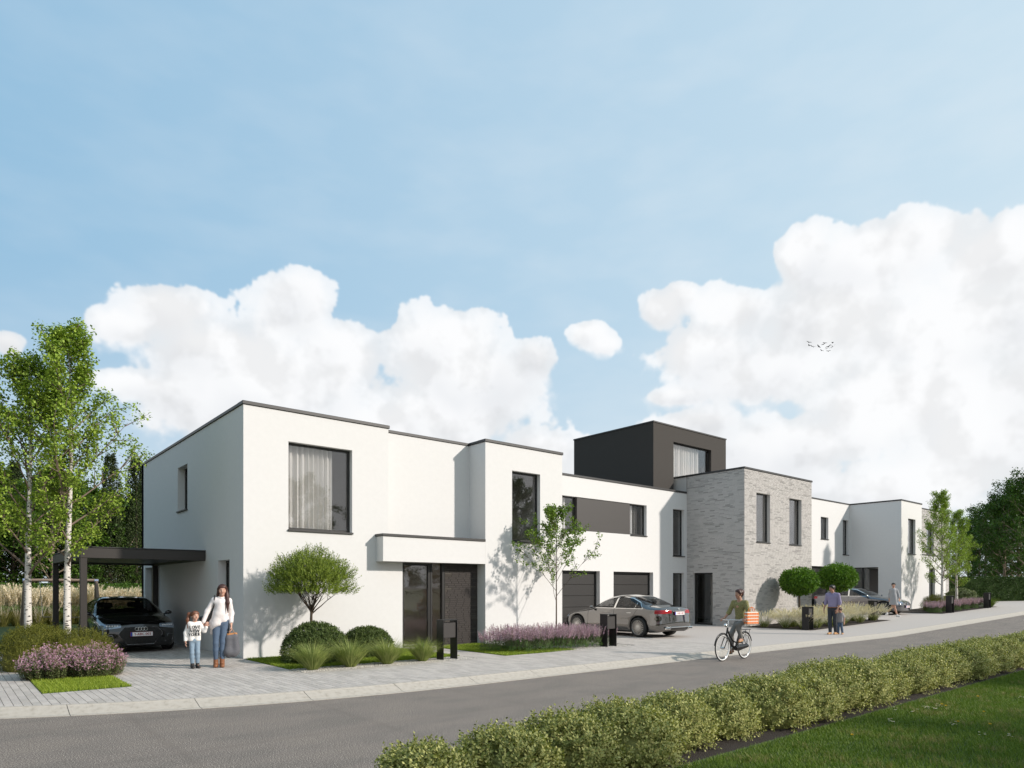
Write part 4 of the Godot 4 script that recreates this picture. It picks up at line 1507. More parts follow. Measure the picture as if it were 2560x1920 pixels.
	copy(gl, Vector3(27.3, gy(27.3), 1.45), 2.2, 1.07, "ball-headed tree on a bare trunk before the far garage")
	# --- fountain grass in the brick house's bed
	var fo := {"seed": 71, "blades": 260, "h": 0.55, "ca": Color(0.12, 0.18, 0.035), "cb": Color(0.32, 0.33, 0.11), "w": 0.010, "lean": 0.8, "foot": 0.1, "plumes": 105, "ph": 0.84, "pa": Color(0.70, 0.62, 0.46), "pb": Color(0.86, 0.79, 0.64), "plume": 0.30, "hairs": 84, "hl": 0.028, "hw": 0.012, "fan": 0.85, "nod": 0.6}
	var f0 := tussock("fountain_grass", "fountain grass with cream plumes in the bed before the brick wall", Vector3(21.2, 0, 1.15), fo, "fountain grasses before the brick wall")
	r.seed = 72
	for p in [[21.2, 2.1], [21.15, 2.9], [22.0, 2.0], [22.1, 2.95], [22.9, 1.1], [22.9, 2.2], [23.2, 3.0], [24.0, 2.2], [24.3, 3.0], [25.0, 1.3], [25.1, 2.6], [25.9, 2.0], [26.1, 3.0], [26.9, 2.4], [27.1, 1.2], [27.8, 2.9], [28.0, 2.0]]:
		copy(f0, Vector3(p[0], gy(p[0]), p[1]), r.randf_range(0, TAU), r.randf_range(0.9, 1.12))
	# --- bed under the far birches
	mound("flowering_shrub", "rounded pale-green shrub behind the far letterbox, beside the last house", "shrub", Vector3(43.2, gy(43), 1.9), Vector3(1.0, 0.75, 0.9), {"seed": 81, "shoots": 900, "len": 0.12, "n": 7, "ll": 0.085, "lw": 0.055, "ca": Color(0.08, 0.12, 0.035), "cb": Color(0.22, 0.24, 0.12), "cy": 0.5, "inner": 0.8})
	tussock("grass_tussock", "lime-green grass tussock beside the farthest letterbox", Vector3(44.0, gy(44), 3.2), {"seed": 82, "blades": 500, "h": 0.85, "ca": Color(0.10, 0.16, 0.02), "cb": Color(0.22, 0.28, 0.05), "w": 0.012, "lean": 0.7, "foot": 0.14})
	# --- hedge of variegated shrubs across the street
	var hv := {"seed": 90, "shoots": 1500, "len": 0.11, "n": 9, "ll": 0.034, "lw": 0.021, "ca": Color(0.115, 0.140, 0.018), "cb": Color(0.52, 0.50, 0.19), "rough": 0.34, "lump": 2.6, "cy": 0.42, "inner": 0.72, "up": 0.75, "spread": 0.7}
	var hs := []
	for k in 4:
		hv.seed = 90 + k
		var x := -2.6 + 0.74 * k
		hs.append(mound("hedge_shrub", "variegated cream-and-green shrub in the low hedge along the far kerb", "shrub", Vector3(x, 0, 11.85 + 0.06 * (k % 2)), Vector3(0.46, 0.35, 0.56) * (0.80 + 0.07 * k), hv, "variegated shrubs of the roadside hedge"))
	r.seed = 95
	for k in range(4, 42):
		var x := -2.75 + 0.84 * k
		copy(hs[2 + r.randi() % 2], Vector3(x, gy(x), 11.80 + r.randf_range(-0.07, 0.07)), r.randf_range(0, TAU), r.randf_range(0.92, 1.20))
	# --- garden behind the carport: plumed grasses, hedge, dark trees
	var pa := {"seed": 101, "blades": 220, "h": 1.2, "ca": Color(0.085, 0.095, 0.02), "cb": Color(0.22, 0.20, 0.06), "w": 0.014, "lean": 0.6, "foot": 0.2, "plumes": 42, "ph": 1.75, "pa": Color(0.66, 0.55, 0.41), "pb": Color(0.85, 0.75, 0.60), "plume": 0.42, "hairs": 60, "hl": 0.15, "hw": 0.022, "fan": 0.30, "nod": 0.25, "fall": -0.15}
	var p0 := tussock("plumed_grass", "tall plumed grass in the row behind the swing", Vector3(-3.4, 0, -20.6), pa, "plumed grasses behind the swing")
	r.seed = 103
	for k in range(1, 20):
		copy(p0, Vector3(-3.4 + 0.62 * (k % 10) + r.randf_range(-0.1, 0.1), 0, -20.6 - 0.8 * (k / 10) + r.randf_range(-0.2, 0.2)), r.randf_range(0, TAU), r.randf_range(0.86, 1.0))
	box_hedge("dark clipped hedge block at the end of the paved path", Vector3(-5.6, 0, -7.6), 0.0, Vector3(2.5, 1.62, 2.4), {"seed": 111, "per": 170, "ll": 0.06, "lw": 0.04, "ca": Color(0.020, 0.042, 0.008), "cb": Color(0.050, 0.085, 0.018)})
	box_hedge("green clipped hedge behind the plumed grasses", Vector3(0.5, 0, -24.2), 0.0, Vector3(15.0, 1.85, 1.0), {"seed": 112, "per": 60, "ll": 0.10, "lw": 0.07, "ca": Color(0.045, 0.10, 0.015), "cb": Color(0.10, 0.18, 0.03)})
	box_hedge("tall clipped hedge beyond the last house, before the wood", Vector3(53.2, gy(53), 0.4), -0.72, Vector3(11.5, 1.75, 1.0), {"seed": 113, "per": 60, "ll": 0.10, "lw": 0.07, "ca": Color(0.024, 0.050, 0.008), "cb": Color(0.060, 0.105, 0.02)})
	var dk := {"seed": 121, "h": 9.0, "r": 0.16, "first": 0.08, "branches": 34, "twigs": 8, "tufts": 3, "leaves": 16, "tuft": 0.32, "ll": 0.17, "lw": 0.12, "ca": Color(0.028, 0.062, 0.010), "cb": Color(0.085, 0.150, 0.025), "bark": Color(0.10, 0.08, 0.065), "twig": Color(0.12, 0.09, 0.07), "reach": func(u): return 2.9 * pow(maxf(0.0, 1.0 - u), 0.6) * (0.75 + 0.4 * minf(1.0, u * 4.0)) + 0.3, "rise0": 0.35, "rise1": 1.0, "wob": 0.05}
	var d0 := tree("garden_tree", "broad dark-green tree behind the garden hedge", Vector3(-5.5, 0, -28.0), dk, "trees of the back garden")
	dk.seed = 122
	dk.h = 8.0
	dk.twig = Color(0.30, 0.24, 0.18)
	dk.bark = Color(0.26, 0.20, 0.15)
	dk.ca = Color(0.045, 0.10, 0.012)
	dk.cb = Color(0.12, 0.21, 0.03)
	var d1 := tree("garden_tree", "lighter green tree with tan limbs behind the garden hedge", Vector3(-0.9, 0, -27.0), dk, "trees of the back garden")
	dk.seed = 123
	dk.h = 10.0
	dk.ca = Color(0.034, 0.080, 0.013)
	dk.cb = Color(0.105, 0.190, 0.030)
	dk.reach = func(u): return 3.6 * pow(maxf(0.0, 1.0 - u), 0.45) * (0.7 + 0.4 * minf(1.0, u * 4.0)) + 0.3
	var d2 := tree("wood_tree", "broad-crowned tree of the wood beyond the last house", Vector3(67.5, gy(67.5), -0.8), dk, "trees of the wood")
	r.seed = 124
	for p in [[-8.5, -24.0, 0, 0.95], [3.0, -29.5, 1, 0.9], [6.5, -31.0, 0, 0.8], [-6.8, -32.0, 1, 1.05], [0.8, -32.5, 0, 0.9], [-10.5, -12.5, 0, 0.9], [-12.0, -4.0, 1, 1.0], [-11.5, 3.0, 0, 1.0], [-9.5, -8.5, 0, 0.95], [-3.0, -31.0, 0, 0.95], [-0.2, -30.5, 0, 0.8], [2.3, -34.0, 1, 1.0], [5.0, -33.5, 0, 0.95], [-6.0, -26.5, 1, 0.85], [-2.6, -27.5, 0, 0.66], [1.6, -26.3, 0, 0.58]]:
		copy([d0, d1][p[2]], Vector3(p[0], 0, p[1]), r.randf_range(0, TAU), p[3], (["broad dark-green tree behind the garden hedge", "lighter green tree with tan limbs behind the garden hedge"] if p[0] > -9.0 else ["broad dark-green tree beside the paved path, away from the carport", "lighter green tree with tan limbs beside the paved path, away from the carport"])[p[2]])
	for p in [[61, 2510, 0.88], [72, 2420, 0.70], [68, 2448, 0.74], [57, 2590, 1.05], [67, 2465, 0.86], [69, 2550, 1.0], [72, 2650, 1.05], [79, 2490, 1.05], [64, 2690, 1.0], [84, 2580, 1.1]]:
		var q: Vector3 = CAM + along_px(p[1]) * p[0]
		copy(d2, Vector3(q.x, gy(q.x), q.z), r.randf_range(0, TAU), p[2])
	# trees across the street, behind the viewer: they shade the lawn and show in the windows
	for p in [[7.5, 26.5, 0.88], [13.0, 27.5, 0.90], [18.5, 26.0, 0.86], [24.5, 27.0, 0.92], [30.5, 26.5, 1.02], [37.0, 27.5, 0.95]]:
		var o := copy(d2, Vector3(p[0], 0, p[1]), r.randf_range(0, TAU), p[2], "broad-crowned tree on the lawn across the street")
		o.set_meta("group", "trees on the lawn across the street")
	# conical evergreens
	var cy := conifer("dark conical evergreen in the back garden", Vector3(1.60, 0, -26.2), 8.9, 131)
	copy(cy, Vector3(2.95, 0, -26.6), 1.0, 1.0)
	copy(cy, Vector3(-4.6, 0, -26.0), 2.0, 1.0)
	copy(cy, Vector3(-2.4, 0, -29.0), 3.0, 0.95)
	# --- lawns
	var bright := grass_patch(140, 0.2, 200, 0.07, Color(0.15, 0.23, 0.014), Color(0.36, 0.43, 0.06), 0.0065)
	grass("grass", "short bright grass in the bed before the pink flowers", bright, [[-4.18, -2.97, 0.2, 3.32]], 0.2, 1)
	grass("grass", "short bright grass round the domed shrubs", bright, [[0.03, 4.24, 0.1, 2.72]], 0.2, 2)
	grass("grass", "short bright grass before the dark brick entrance panel", bright, [[5.22, 6.84, 0.1, 3.38], [6.87, 7.6, 2.6, 3.38]], 0.2, 3)
	var lawn := grass_patch(141, 0.25, 300, 0.06, Color(0.085, 0.155, 0.016), Color(0.20, 0.27, 0.045), 0.006)
	grass("grass", "mown lawn on the near side of the hedge", lawn, [[-2.5, 16.0, 12.42, 15.2]], 0.25, 4)
	var dry := grass_patch(142, 0.22, 90, 0.085, Color(0.20, 0.19, 0.06), Color(0.34, 0.30, 0.13), 0.004)
	r.seed = 143
	var cells := []
	for k in 150:
		var x := r.randf_range(-0.5, 14.0)
		var z := r.randf_range(12.5, 14.6)
		cells.append([x, x + 0.22, z, z + 0.22])
	grass("grass", "dry tan grass wisps in the mown lawn", dry, cells, 0.22, 5)
	# gravel stones
	r.seed = 150
	var stone := MB.new()
	for k in 40:
		var p := Vector3(r.randf_range(-0.1, 0.1), 0.0, r.randf_range(-0.1, 0.1))
		var g := r.randf_range(0.55, 0.95)
		stone.col = Color(g, g * 0.97, g * 0.93)
		stone.ball(p, Vector3(r.randf_range(0.007, 0.013), r.randf_range(0.005, 0.009), r.randf_range(0.007, 0.013)), 5, 4)
	var xf := []
	for c in [[0.05, 4.25, 2.74, 3.39], [6.9, 9.9, 0.5, 3.39]]:
		var nx := int((c[1] - c[0]) / 0.14)
		var nz := int((c[3] - c[2]) / 0.14)
		for i in nx:
			for j in nz:
				xf.append(Transform3D(Basis(Vector3.UP, r.randf_range(0, TAU)), Vector3(lerpf(c[0], c[1], (i + 0.5) / nx), 0.0, lerpf(c[2], c[3], (j + 0.5) / nz))))
	var mm := MultiMesh.new()
	mm.transform_format = MultiMesh.TRANSFORM_3D
	mm.mesh = stone.mesh()
	mm.instance_count = xf.size()
	for k in xf.size():
		mm.set_instance_transform(k, xf[k])
	var gv := MultiMeshInstance3D.new()
	gv.name = "gravel"
	gv.multimesh = mm
	gv.material_override = M["gravel"]
	add_child(gv)
	gv.set_meta("kind", "stuff")
	tag(gv, "white gravel chippings round tussocks and lavender", "gravel")
	small_flowers()

func pink_bush(at: Vector3, sd: int, label: String) -> void:
	var r := RandomNumberGenerator.new()
	r.seed = sd
	var t := thing("pink_flower_bush", label, "flowering plant", at, 0.0, "pink flower bushes in the bed")
	var b := MB.new()
	var s := MB.new()
	for k in 420:
		var a := r.randf_range(0, TAU)
		var q := sqrt(r.randf()) * 0.58
		var d := Vector3(cos(a) * q * 0.6, 1.0, sin(a) * q * 0.6).normalized()
		var p := Vector3(cos(a) * q * 0.8, 0, sin(a) * q * 0.8)
		var L := r.randf_range(0.35, 0.66) * (1.0 - 0.45 * pow(q / 0.58, 2))
		sprig(b, r, p + d * 0.03, d, L * 0.85, 12, 0.042, 0.028, Color(0.075, 0.115, 0.035), Color(0.20, 0.24, 0.10), 0.75)
		s.col = Color(0.12, 0.10, 0.05)
		s.tube(PackedVector3Array([p, p + d * L]), PackedFloat32Array([0.003, 0.002]), 3, false)
		for e in 3:
			var c := p + d * (L * r.randf_range(0.72, 1.05)) + rdir(r) * 0.045
			for f in 6:
				var hd := (rdir(r) + Vector3(0, 0.5, 0)).normalized()
				s.leaf(c + rdir(r) * 0.014, hd, across(hd), 0.024, 0.018, Color(0.50, 0.24, 0.36).lerp(Color(0.66, 0.45, 0.52), r.randf()))
	part("foliage", b, M["leaf"], t)
	part("flowers", s, M["petal"], t)

func globe_tree(label: String, at: Vector3) -> Node3D:
	var r := RandomNumberGenerator.new()
	r.seed = 66
	var t := thing("globe_tree", label, "tree", at, 0.0, "ball-headed trees")
	var b := MB.new()
	b.col = Color(0.10, 0.075, 0.055)
	b.tube(PackedVector3Array([Vector3(0, -0.02, 0), Vector3(0.01, 0.8, 0.01), Vector3(0, 1.6, 0)]), PackedFloat32Array([0.05, 0.045, 0.04]), 8, false)
	part("trunk", b, M["bark"], t)
	var l := MB.new()
	core(l, Vector3(0, 1.95, 0), Vector3(0.56, 0.40, 0.56), Color(0.10, 0.20, 0.021))
	for k in 1700:
		var d := rdir(r)
		var s := r.randf_range(0.80, 1.0)
		var p := Vector3(d.x * 0.74 * s, 1.92 + d.y * 0.52 * s, d.z * 0.74 * s)
		var e := (d + Vector3(0, -0.75, 0) + rdir(r) * 0.5).normalized()
		sprig(l, r, p, e, 0.14, 4, 0.12, 0.05, Color(0.055, 0.135, 0.012), Color(0.15, 0.27, 0.03), 0.55)
	part("crown", l, M["leaf"], t)
	return t

func conifer(label: String, at: Vector3, h: float, sd: int) -> Node3D:
	var r := RandomNumberGenerator.new()
	r.seed = sd
	var t := thing("conical_evergreen", label, "tree", at, 0.0, "conical evergreens of the back garden")
	var b := MB.new()
	b.col = Color(0.09, 0.07, 0.05)
	b.tube(PackedVector3Array([Vector3.ZERO, Vector3(0, h * 0.9, 0)]), PackedFloat32Array([0.13, 0.02]), 8, false)
	part("trunk", b, M["bark"], t)
	var l := MB.new()
	for k in 2400:
		var u := pow(r.randf(), 1.2)
		var a := r.randf_range(0, TAU)
		var w := 0.95 * pow(1.0 - u, 0.55) * (0.85 + 0.3 * sin(a * 3.0 + u * 9.0)) * sqrt(r.randf_range(0.35, 1.0))
		var p := Vector3(cos(a) * w, lerpf(0.6, h - 0.15, u), sin(a) * w)
		sprig(l, r, p, Vector3(cos(a) * 0.6, 1.0, sin(a) * 0.6).normalized(), 0.30, 5, 0.13, 0.06, Color(0.018, 0.032, 0.010), Color(0.055, 0.075, 0.022), 0.5)
	part("crown", l, M["needle"], t)
	return t

func small_flowers() -> void:
	var r := RandomNumberGenerator.new()
	r.seed = 160
	var y := MB.new()
	y.col = Color(0.10, 0.16, 0.03)
	y.rod(Vector3(0, 0, 0), Vector3(0, 0.06, 0), 0.0025)
	var t := thing("dandelion", "yellow dandelion flowering in the shaded lawn", "flower", Vector3.ZERO, 0.0, "dandelions in the lawn")
	part("stem", y, M["leaf"], t)
	y = MB.new()
	for k in 26:
		var a := k * 2.4
		var hd := Vector3(cos(a), 0.25 + 0.03 * k, sin(a)).normalized()
		y.leaf(Vector3(0, 0.06, 0), hd, across(hd), 0.022, 0.007, Color(0.75, 0.48, 0.02))
	part("petals", y, M["petal"], t)
	var spots := [[2355, 1772], [2365, 1775], [2395, 1815], [2475, 1824], [2130, 1852], [2445, 1752], [2460, 1790]]
	for k in spots.size():
		var p := ground_at(spots[k][0], spots[k][1])
		if k == 0: t.position = p
		else: copy(t, p, r.randf_range(0, TAU), r.randf_range(0.85, 1.2))
	var d := thing("daisy", "tiny white daisy in the shaded lawn", "flower", Vector3.ZERO, 0.0, "daisies in the lawn")
	y = MB.new()
	for k in 12:
		var a := k * TAU / 12
		var hd := Vector3(cos(a), 0.15, sin(a)).normalized()
		y.leaf(Vector3(0, 0.045, 0), hd, across(hd), 0.012, 0.006, Color(0.8, 0.8, 0.78))
	part("petals", y, M["petal"], d)
	y = MB.new()
	y.col = Color(0.6, 0.4, 0.03)
	y.ball(Vector3(0, 0.047, 0), Vector3(0.004, 0.003, 0.004), 6, 4)
	y.col = Color(0.10, 0.16, 0.03)
	y.rod(Vector3.ZERO, Vector3(0, 0.045, 0), 0.0018)
	part("stem", y, M["petal"], d)
	var first := true
	for c in [[2315, 1775, 9], [2335, 1778, 7], [2230, 1810, 9], [2285, 1785, 4], [2385, 1818, 7], [2455, 1845, 4], [2235, 1780, 4], [2525, 1850, 4], [2555, 1750, 5], [2350, 1770, 5]]:
		for k in c[2]:
			var p := ground_at(c[0] + r.randf_range(-9, 9), c[1] + r.randf_range(-4, 4))
			if first: d.position = p
			else: copy(d, p, r.randf_range(0, TAU), r.randf_range(0.8, 1.2))
			first = false

func along_px(px: float) -> Vector3:   # a level heading read off the photograph, one metre deep
	var th := deg_to_rad(49.938)
	return Vector3(cos(th), 0, -sin(th)) + Vector3(sin(th), 0, cos(th)) * ((px - 1280.0) / LENS)

func ground_at(px: float, py: float) -> Vector3:   # where a photo pixel meets the flat ground
	var th := deg_to_rad(49.938)
	var d := Vector3(cos(th), 0, -sin(th)) + Vector3(sin(th), 0, cos(th)) * ((px - 1280.0) / LENS) + Vector3.UP * ((1471.0 - py) / LENS)
	return CAM + d * (CAM.y / -d.y)

# ---------------------------------------------------------------- smooth bodies from distance fields
class Field:
	var lo := Vector3.ZERO
	var hi := Vector3.ZERO
	var cell := 0.014
	func near(_c: Vector3, _r: float) -> bool: return true
	func at(_p: Vector3) -> float: return 1.0

class Bones extends Field:
	var a := PackedVector3Array()
	var b := PackedVector3Array()
	var ra := PackedFloat32Array()
	var rb := PackedFloat32Array()
	var k := 0.03
	var cuts := []          # [point, outward normal]: everything beyond is cut off
	var holes := []         # [centre, radii]: hollows pressed in
	var pick := PackedInt32Array()

	func bone(p: Vector3, q: Vector3, r: float, s := -1.0) -> void:
		a.append(p); b.append(q); ra.append(r); rb.append(r if s < 0 else s)

	func fit() -> void:
		lo = Vector3.ONE * 1e9
		hi = Vector3.ONE * -1e9
		for n in a.size():
			var m := Vector3.ONE * (maxf(ra[n], rb[n]) + 2.5 * cell)
			lo = lo.min(a[n] - m).min(b[n] - m)
			hi = hi.max(a[n] + m).max(b[n] + m)

	func dist(n: int, p: Vector3) -> float:
		var d := b[n] - a[n]
		var t := clampf((p - a[n]).dot(d) / maxf(d.length_squared(), 1e-9), 0.0, 1.0)
		return p.distance_to(a[n] + d * t) - lerpf(ra[n], rb[n], t)

	func near(c: Vector3, r: float) -> bool:
		pick.clear()
		var best := 1e9
		for n in a.size():
			var d := dist(n, c)
			best = minf(best, d)
			if d < r + 2.0 * k: pick.append(n)
		return best < r + k

	func at(p: Vector3) -> float:
		var d := 1e3
		for n in pick:
			var e := dist(n, p)
			var h := maxf(k - absf(d - e), 0.0) / k
			d = minf(d, e) - h * h * k * 0.25
		for q in holes:
			var s: Vector3 = (p - q[0]) / q[1]
			d = maxf(d, (1.0 - s.length()) * minf(q[1].x, minf(q[1].y, q[1].z)))
		for c in cuts:
			d = maxf(d, (p - c[0]).dot(c[1]))
		return d

func nets(f: Field, out: MB, rounds := 1) -> void:
	var c := f.cell
	var nx := int(ceil((f.hi.x - f.lo.x) / c)) + 1
	var ny := int(ceil((f.hi.y - f.lo.y) / c)) + 1
	var nz := int(ceil((f.hi.z - f.lo.z) / c)) + 1
	var sy := nx
	var sz := nx * ny
	var val := PackedFloat32Array()
	val.resize(nx * ny * nz)
	val.fill(1e9)
	var vid := PackedInt32Array()
	vid.resize(nx * ny * nz)
	vid.fill(-1)
	var B := 6
	var blocks := []
	for bz in range(0, nz - 1, B):
		for by in range(0, ny - 1, B):
			for bx in range(0, nx - 1, B):
				var m := f.lo + (Vector3(bx, by, bz) + Vector3.ONE * (B * 0.5)) * c
				if not f.near(m, (B * 0.5 + 1.0) * c * 1.74): continue
				blocks.append(Vector3i(bx, by, bz))
				for z in range(bz, mini(bz + B, nz - 1) + 1):
					for y in range(by, mini(by + B, ny - 1) + 1):
						var row := z * sz + y * sy
						for x in range(bx, mini(bx + B, nx - 1) + 1):
							if val[row + x] > 1e8:
								val[row + x] = f.at(f.lo + Vector3(x, y, z) * c)
	var cor := PackedInt32Array([0, 1, sy, sy + 1, sz, sz + 1, sz + sy, sz + sy + 1])
	var base := out.v.size()
	var cells := PackedInt32Array()
	for bl in blocks:
		for z in range(bl.z, mini(bl.z + B, nz - 1)):
			for y in range(bl.y, mini(bl.y + B, ny - 1)):
				for x in range(bl.x, mini(bl.x + B, nx - 1)):
					var o: int = z * sz + y * sy + x
					var ins := 0
					var far := false
					for q in 8:
						var w := val[o + cor[q]]
						if w < 0.0: ins += 1
						if w > 1e8: far = true
					if ins == 0 or ins == 8 or far: continue
					var s := Vector3.ZERO
					var n := 0
					for e in [[0, 1, 0], [2, 3, 0], [4, 5, 0], [6, 7, 0], [0, 2, 1], [1, 3, 1], [4, 6, 1], [5, 7, 1], [0, 4, 2], [1, 5, 2], [2, 6, 2], [3, 7, 2]]:
						var v0 := val[o + cor[e[0]]]
						var v1 := val[o + cor[e[1]]]
						if (v0 < 0.0) != (v1 < 0.0):
							var i0: int = e[0]
							var p := Vector3(i0 & 1, (i0 >> 1) & 1, i0 >> 2)
							p[e[2]] = v0 / (v0 - v1)
							s += p
							n += 1
					s /= n
					var v := PackedFloat32Array()
					v.resize(8)
					for q in 8: v[q] = val[o + cor[q]]
					var g := Vector3((v[1] - v[0]) + (v[3] - v[2]) + (v[5] - v[4]) + (v[7] - v[6]), (v[2] - v[0]) + (v[3] - v[1]) + (v[6] - v[4]) + (v[7] - v[5]), (v[4] - v[0]) + (v[5] - v[1]) + (v[6] - v[2]) + (v[7] - v[3]))
					vid[o] = out.v.size()
					cells.append(o)
					out.v.append(f.lo + (Vector3(x, y, z) + s) * c)
					out.n.append(g.normalized())
					out.c.append(out.col)
					out.t.append(Vector2.ZERO)
	for o in cells:
		for ax in 3:
			var st: int = [1, sy, sz][ax]
			var u: int = [sy, sz, 1][ax]
			var w: int = [sz, 1, sy][ax]
			if o + st >= val.size() or o - u - w < 0: continue
			var v0 := val[o]
			var v1 := val[o + st]
			if (v0 < 0.0) == (v1 < 0.0): continue
			var p0 := vid[o]
			var p1 := vid[o - u]
			var p2 := vid[o - u - w]
			var p3 := vid[o - w]
			if p1 < 0 or p2 < 0 or p3 < 0: continue
			if v0 < 0.0:
				out.i.append_array(PackedInt32Array([p0, p2, p1, p0, p3, p2]))
			else:
				out.i.append_array(PackedInt32Array([p0, p1, p2, p0, p2, p3]))
	# two rounds of normal smoothing along the triangles
	for pass_ in rounds:
		var acc := PackedVector3Array()
		acc.resize(out.v.size())
		for q in range(0, out.i.size(), 3):
			if out.i[q] < base: continue
			var s := out.n[out.i[q]] + out.n[out.i[q + 1]] + out.n[out.i[q + 2]]
			for e in 3: acc[out.i[q + e]] += s
		for q in range(base, out.v.size()):
			if acc[q].length_squared() > 1e-9: out.n[q] = acc[q].normalized()

func carve(b: MB, fn: Callable) -> Array:   # [inside, outside]: the mesh cut along the line where fn(point, normal) is zero
	var ins := MB.new()
	var outs := MB.new()
	var val := PackedFloat32Array()
	val.resize(b.v.size())
	for q in b.v.size():
		val[q] = fn.call(b.v[q], b.n[q])
	var maps := [{}, {}]
	var tgt := [ins, outs]
	for q in range(0, b.i.size(), 3):
		for side in 2:
			var poly := []
			for e in 3:
				var i0 := b.i[q + e]
				var i1 := b.i[q + (e + 1) % 3]
				var w0 := val[i0] if side == 0 else -val[i0]
				var w1 := val[i1] if side == 0 else -val[i1]
				if w0 > 0.0 or (side == 1 and w0 == 0.0): poly.append([i0, i0, 0.0])
				if (w0 > 0.0) != (w1 > 0.0) and absf(w0 - w1) > 1e-9: poly.append([i0, i1, w0 / (w0 - w1)])
			if poly.size() < 3: continue
			var m: MB = tgt[side]
			var d: Dictionary = maps[side]
			var ids := []
			for e in poly:
				var key: int = e[0] if e[2] == 0.0 else -(mini(e[0], e[1]) * 100003 + maxi(e[0], e[1]) + 1)
				if not d.has(key):
					d[key] = m.v.size()
					m.v.append(b.v[e[0]].lerp(b.v[e[1]], e[2])); m.n.append(b.n[e[0]].lerp(b.n[e[1]], e[2]).normalized()); m.c.append(b.c[e[0]]); m.t.append(Vector2.ZERO)
				ids.append(d[key])
			for e in range(1, ids.size() - 1):
				m.i.append(ids[0]); m.i.append(ids[e]); m.i.append(ids[e + 1])
	return [ins, outs]

# ---------------------------------------------------------------- cars
class CarField extends Field:
	var side: PackedVector2Array     # (z, y) outline
	var plan: PackedVector2Array     # (z, half width), front to back
	var sect: PackedVector2Array     # (half width, y), bottom to top
	var axles := [0.0, 0.0]
	var wheel := 0.33
	var ts := PackedFloat32Array()
	var tw := 0
	var th := 0
	const G := 0.025
	const Z0 := -2.7

	func line(p: Vector2, a: Vector2, b: Vector2) -> float:
		var d := b - a
		return p.distance_to(a + d * clampf((p - a).dot(d) / d.length_squared(), 0.0, 1.0))

	func prepare() -> void:
		tw = int(5.4 / G) + 2
		th = int(1.8 / G) + 2
		ts.resize(tw * th)
		for j in th:
			for i in tw:
				var p := Vector2(Z0 + i * G, -0.1 + j * G)
				var d := 1e9
				var inside := false
				for k in side.size():
					var a := side[k]
					var b := side[(k + 1) % side.size()]
					d = minf(d, line(p, a, b))
					if (a.y > p.y) != (b.y > p.y) and p.x < (b.x - a.x) * (p.y - a.y) / (b.y - a.y) + a.x: inside = not inside
				ts[j * tw + i] = -d if inside else d

	func side_at(z: float, y: float) -> float:
		var u := clampf((z - Z0) / G, 0.0, tw - 1.001)
		var v := clampf((y + 0.1) / G, 0.0, th - 1.001)
		var i := int(u)
		var j := int(v)
		u -= i
		v -= j
		var o := j * tw + i
		return lerpf(lerpf(ts[o], ts[o + 1], u), lerpf(ts[o + tw], ts[o + tw + 1], u), v)

	func curve(t: PackedVector2Array, x: float) -> float:   # t: (position, value) rising in position
		if x <= t[0].x: return t[0].y
		for k in range(1, t.size()):
			if x < t[k].x:
				var u := (x - t[k - 1].x) / (t[k].x - t[k - 1].x)
				return lerpf(t[k - 1].y, t[k].y, u)
		return t[t.size() - 1].y

	func smax(p: float, q: float, k: float) -> float:
		var h := maxf(k - absf(p - q), 0.0) / k
		return maxf(p, q) + h * h * k * 0.25

	func near(c: Vector3, r: float) -> bool:
		return absf(at(c)) < r * 1.25

	func at(p: Vector3) -> float:
		var x := absf(p.x)
		var bow := 0.16 * x * x
		var s := side_at(p.z + (bow if p.z > -0.4 else -bow), p.y + 0.075 * x * x)
		var w := (x - curve(sect, p.y) * curve(plan, p.z)) * 0.93
		# a crease under the windows and a hollow flank
		w += 0.012 * exp(-pow((p.y - 0.56) / 0.09, 2.0)) - 0.010 * exp(-pow((p.y - 0.78) / 0.05, 2.0))
		var d := smax(s, w, 0.13)
		for a in axles:
			var q := sqrt((p.z - a) * (p.z - a) + (p.y - wheel) * (p.y - wheel)) - (wheel + 0.045)
			d = maxf(d, -maxf(q, 0.60 - x))
		return d

func paint(key: String, col: Color, rough: float, metal: float) -> StandardMaterial3D:
	var m := mat(key, col, rough, metal)
	m.clearcoat_enabled = true
	m.clearcoat = 1.0
	m.clearcoat_roughness = 0.02
	return m

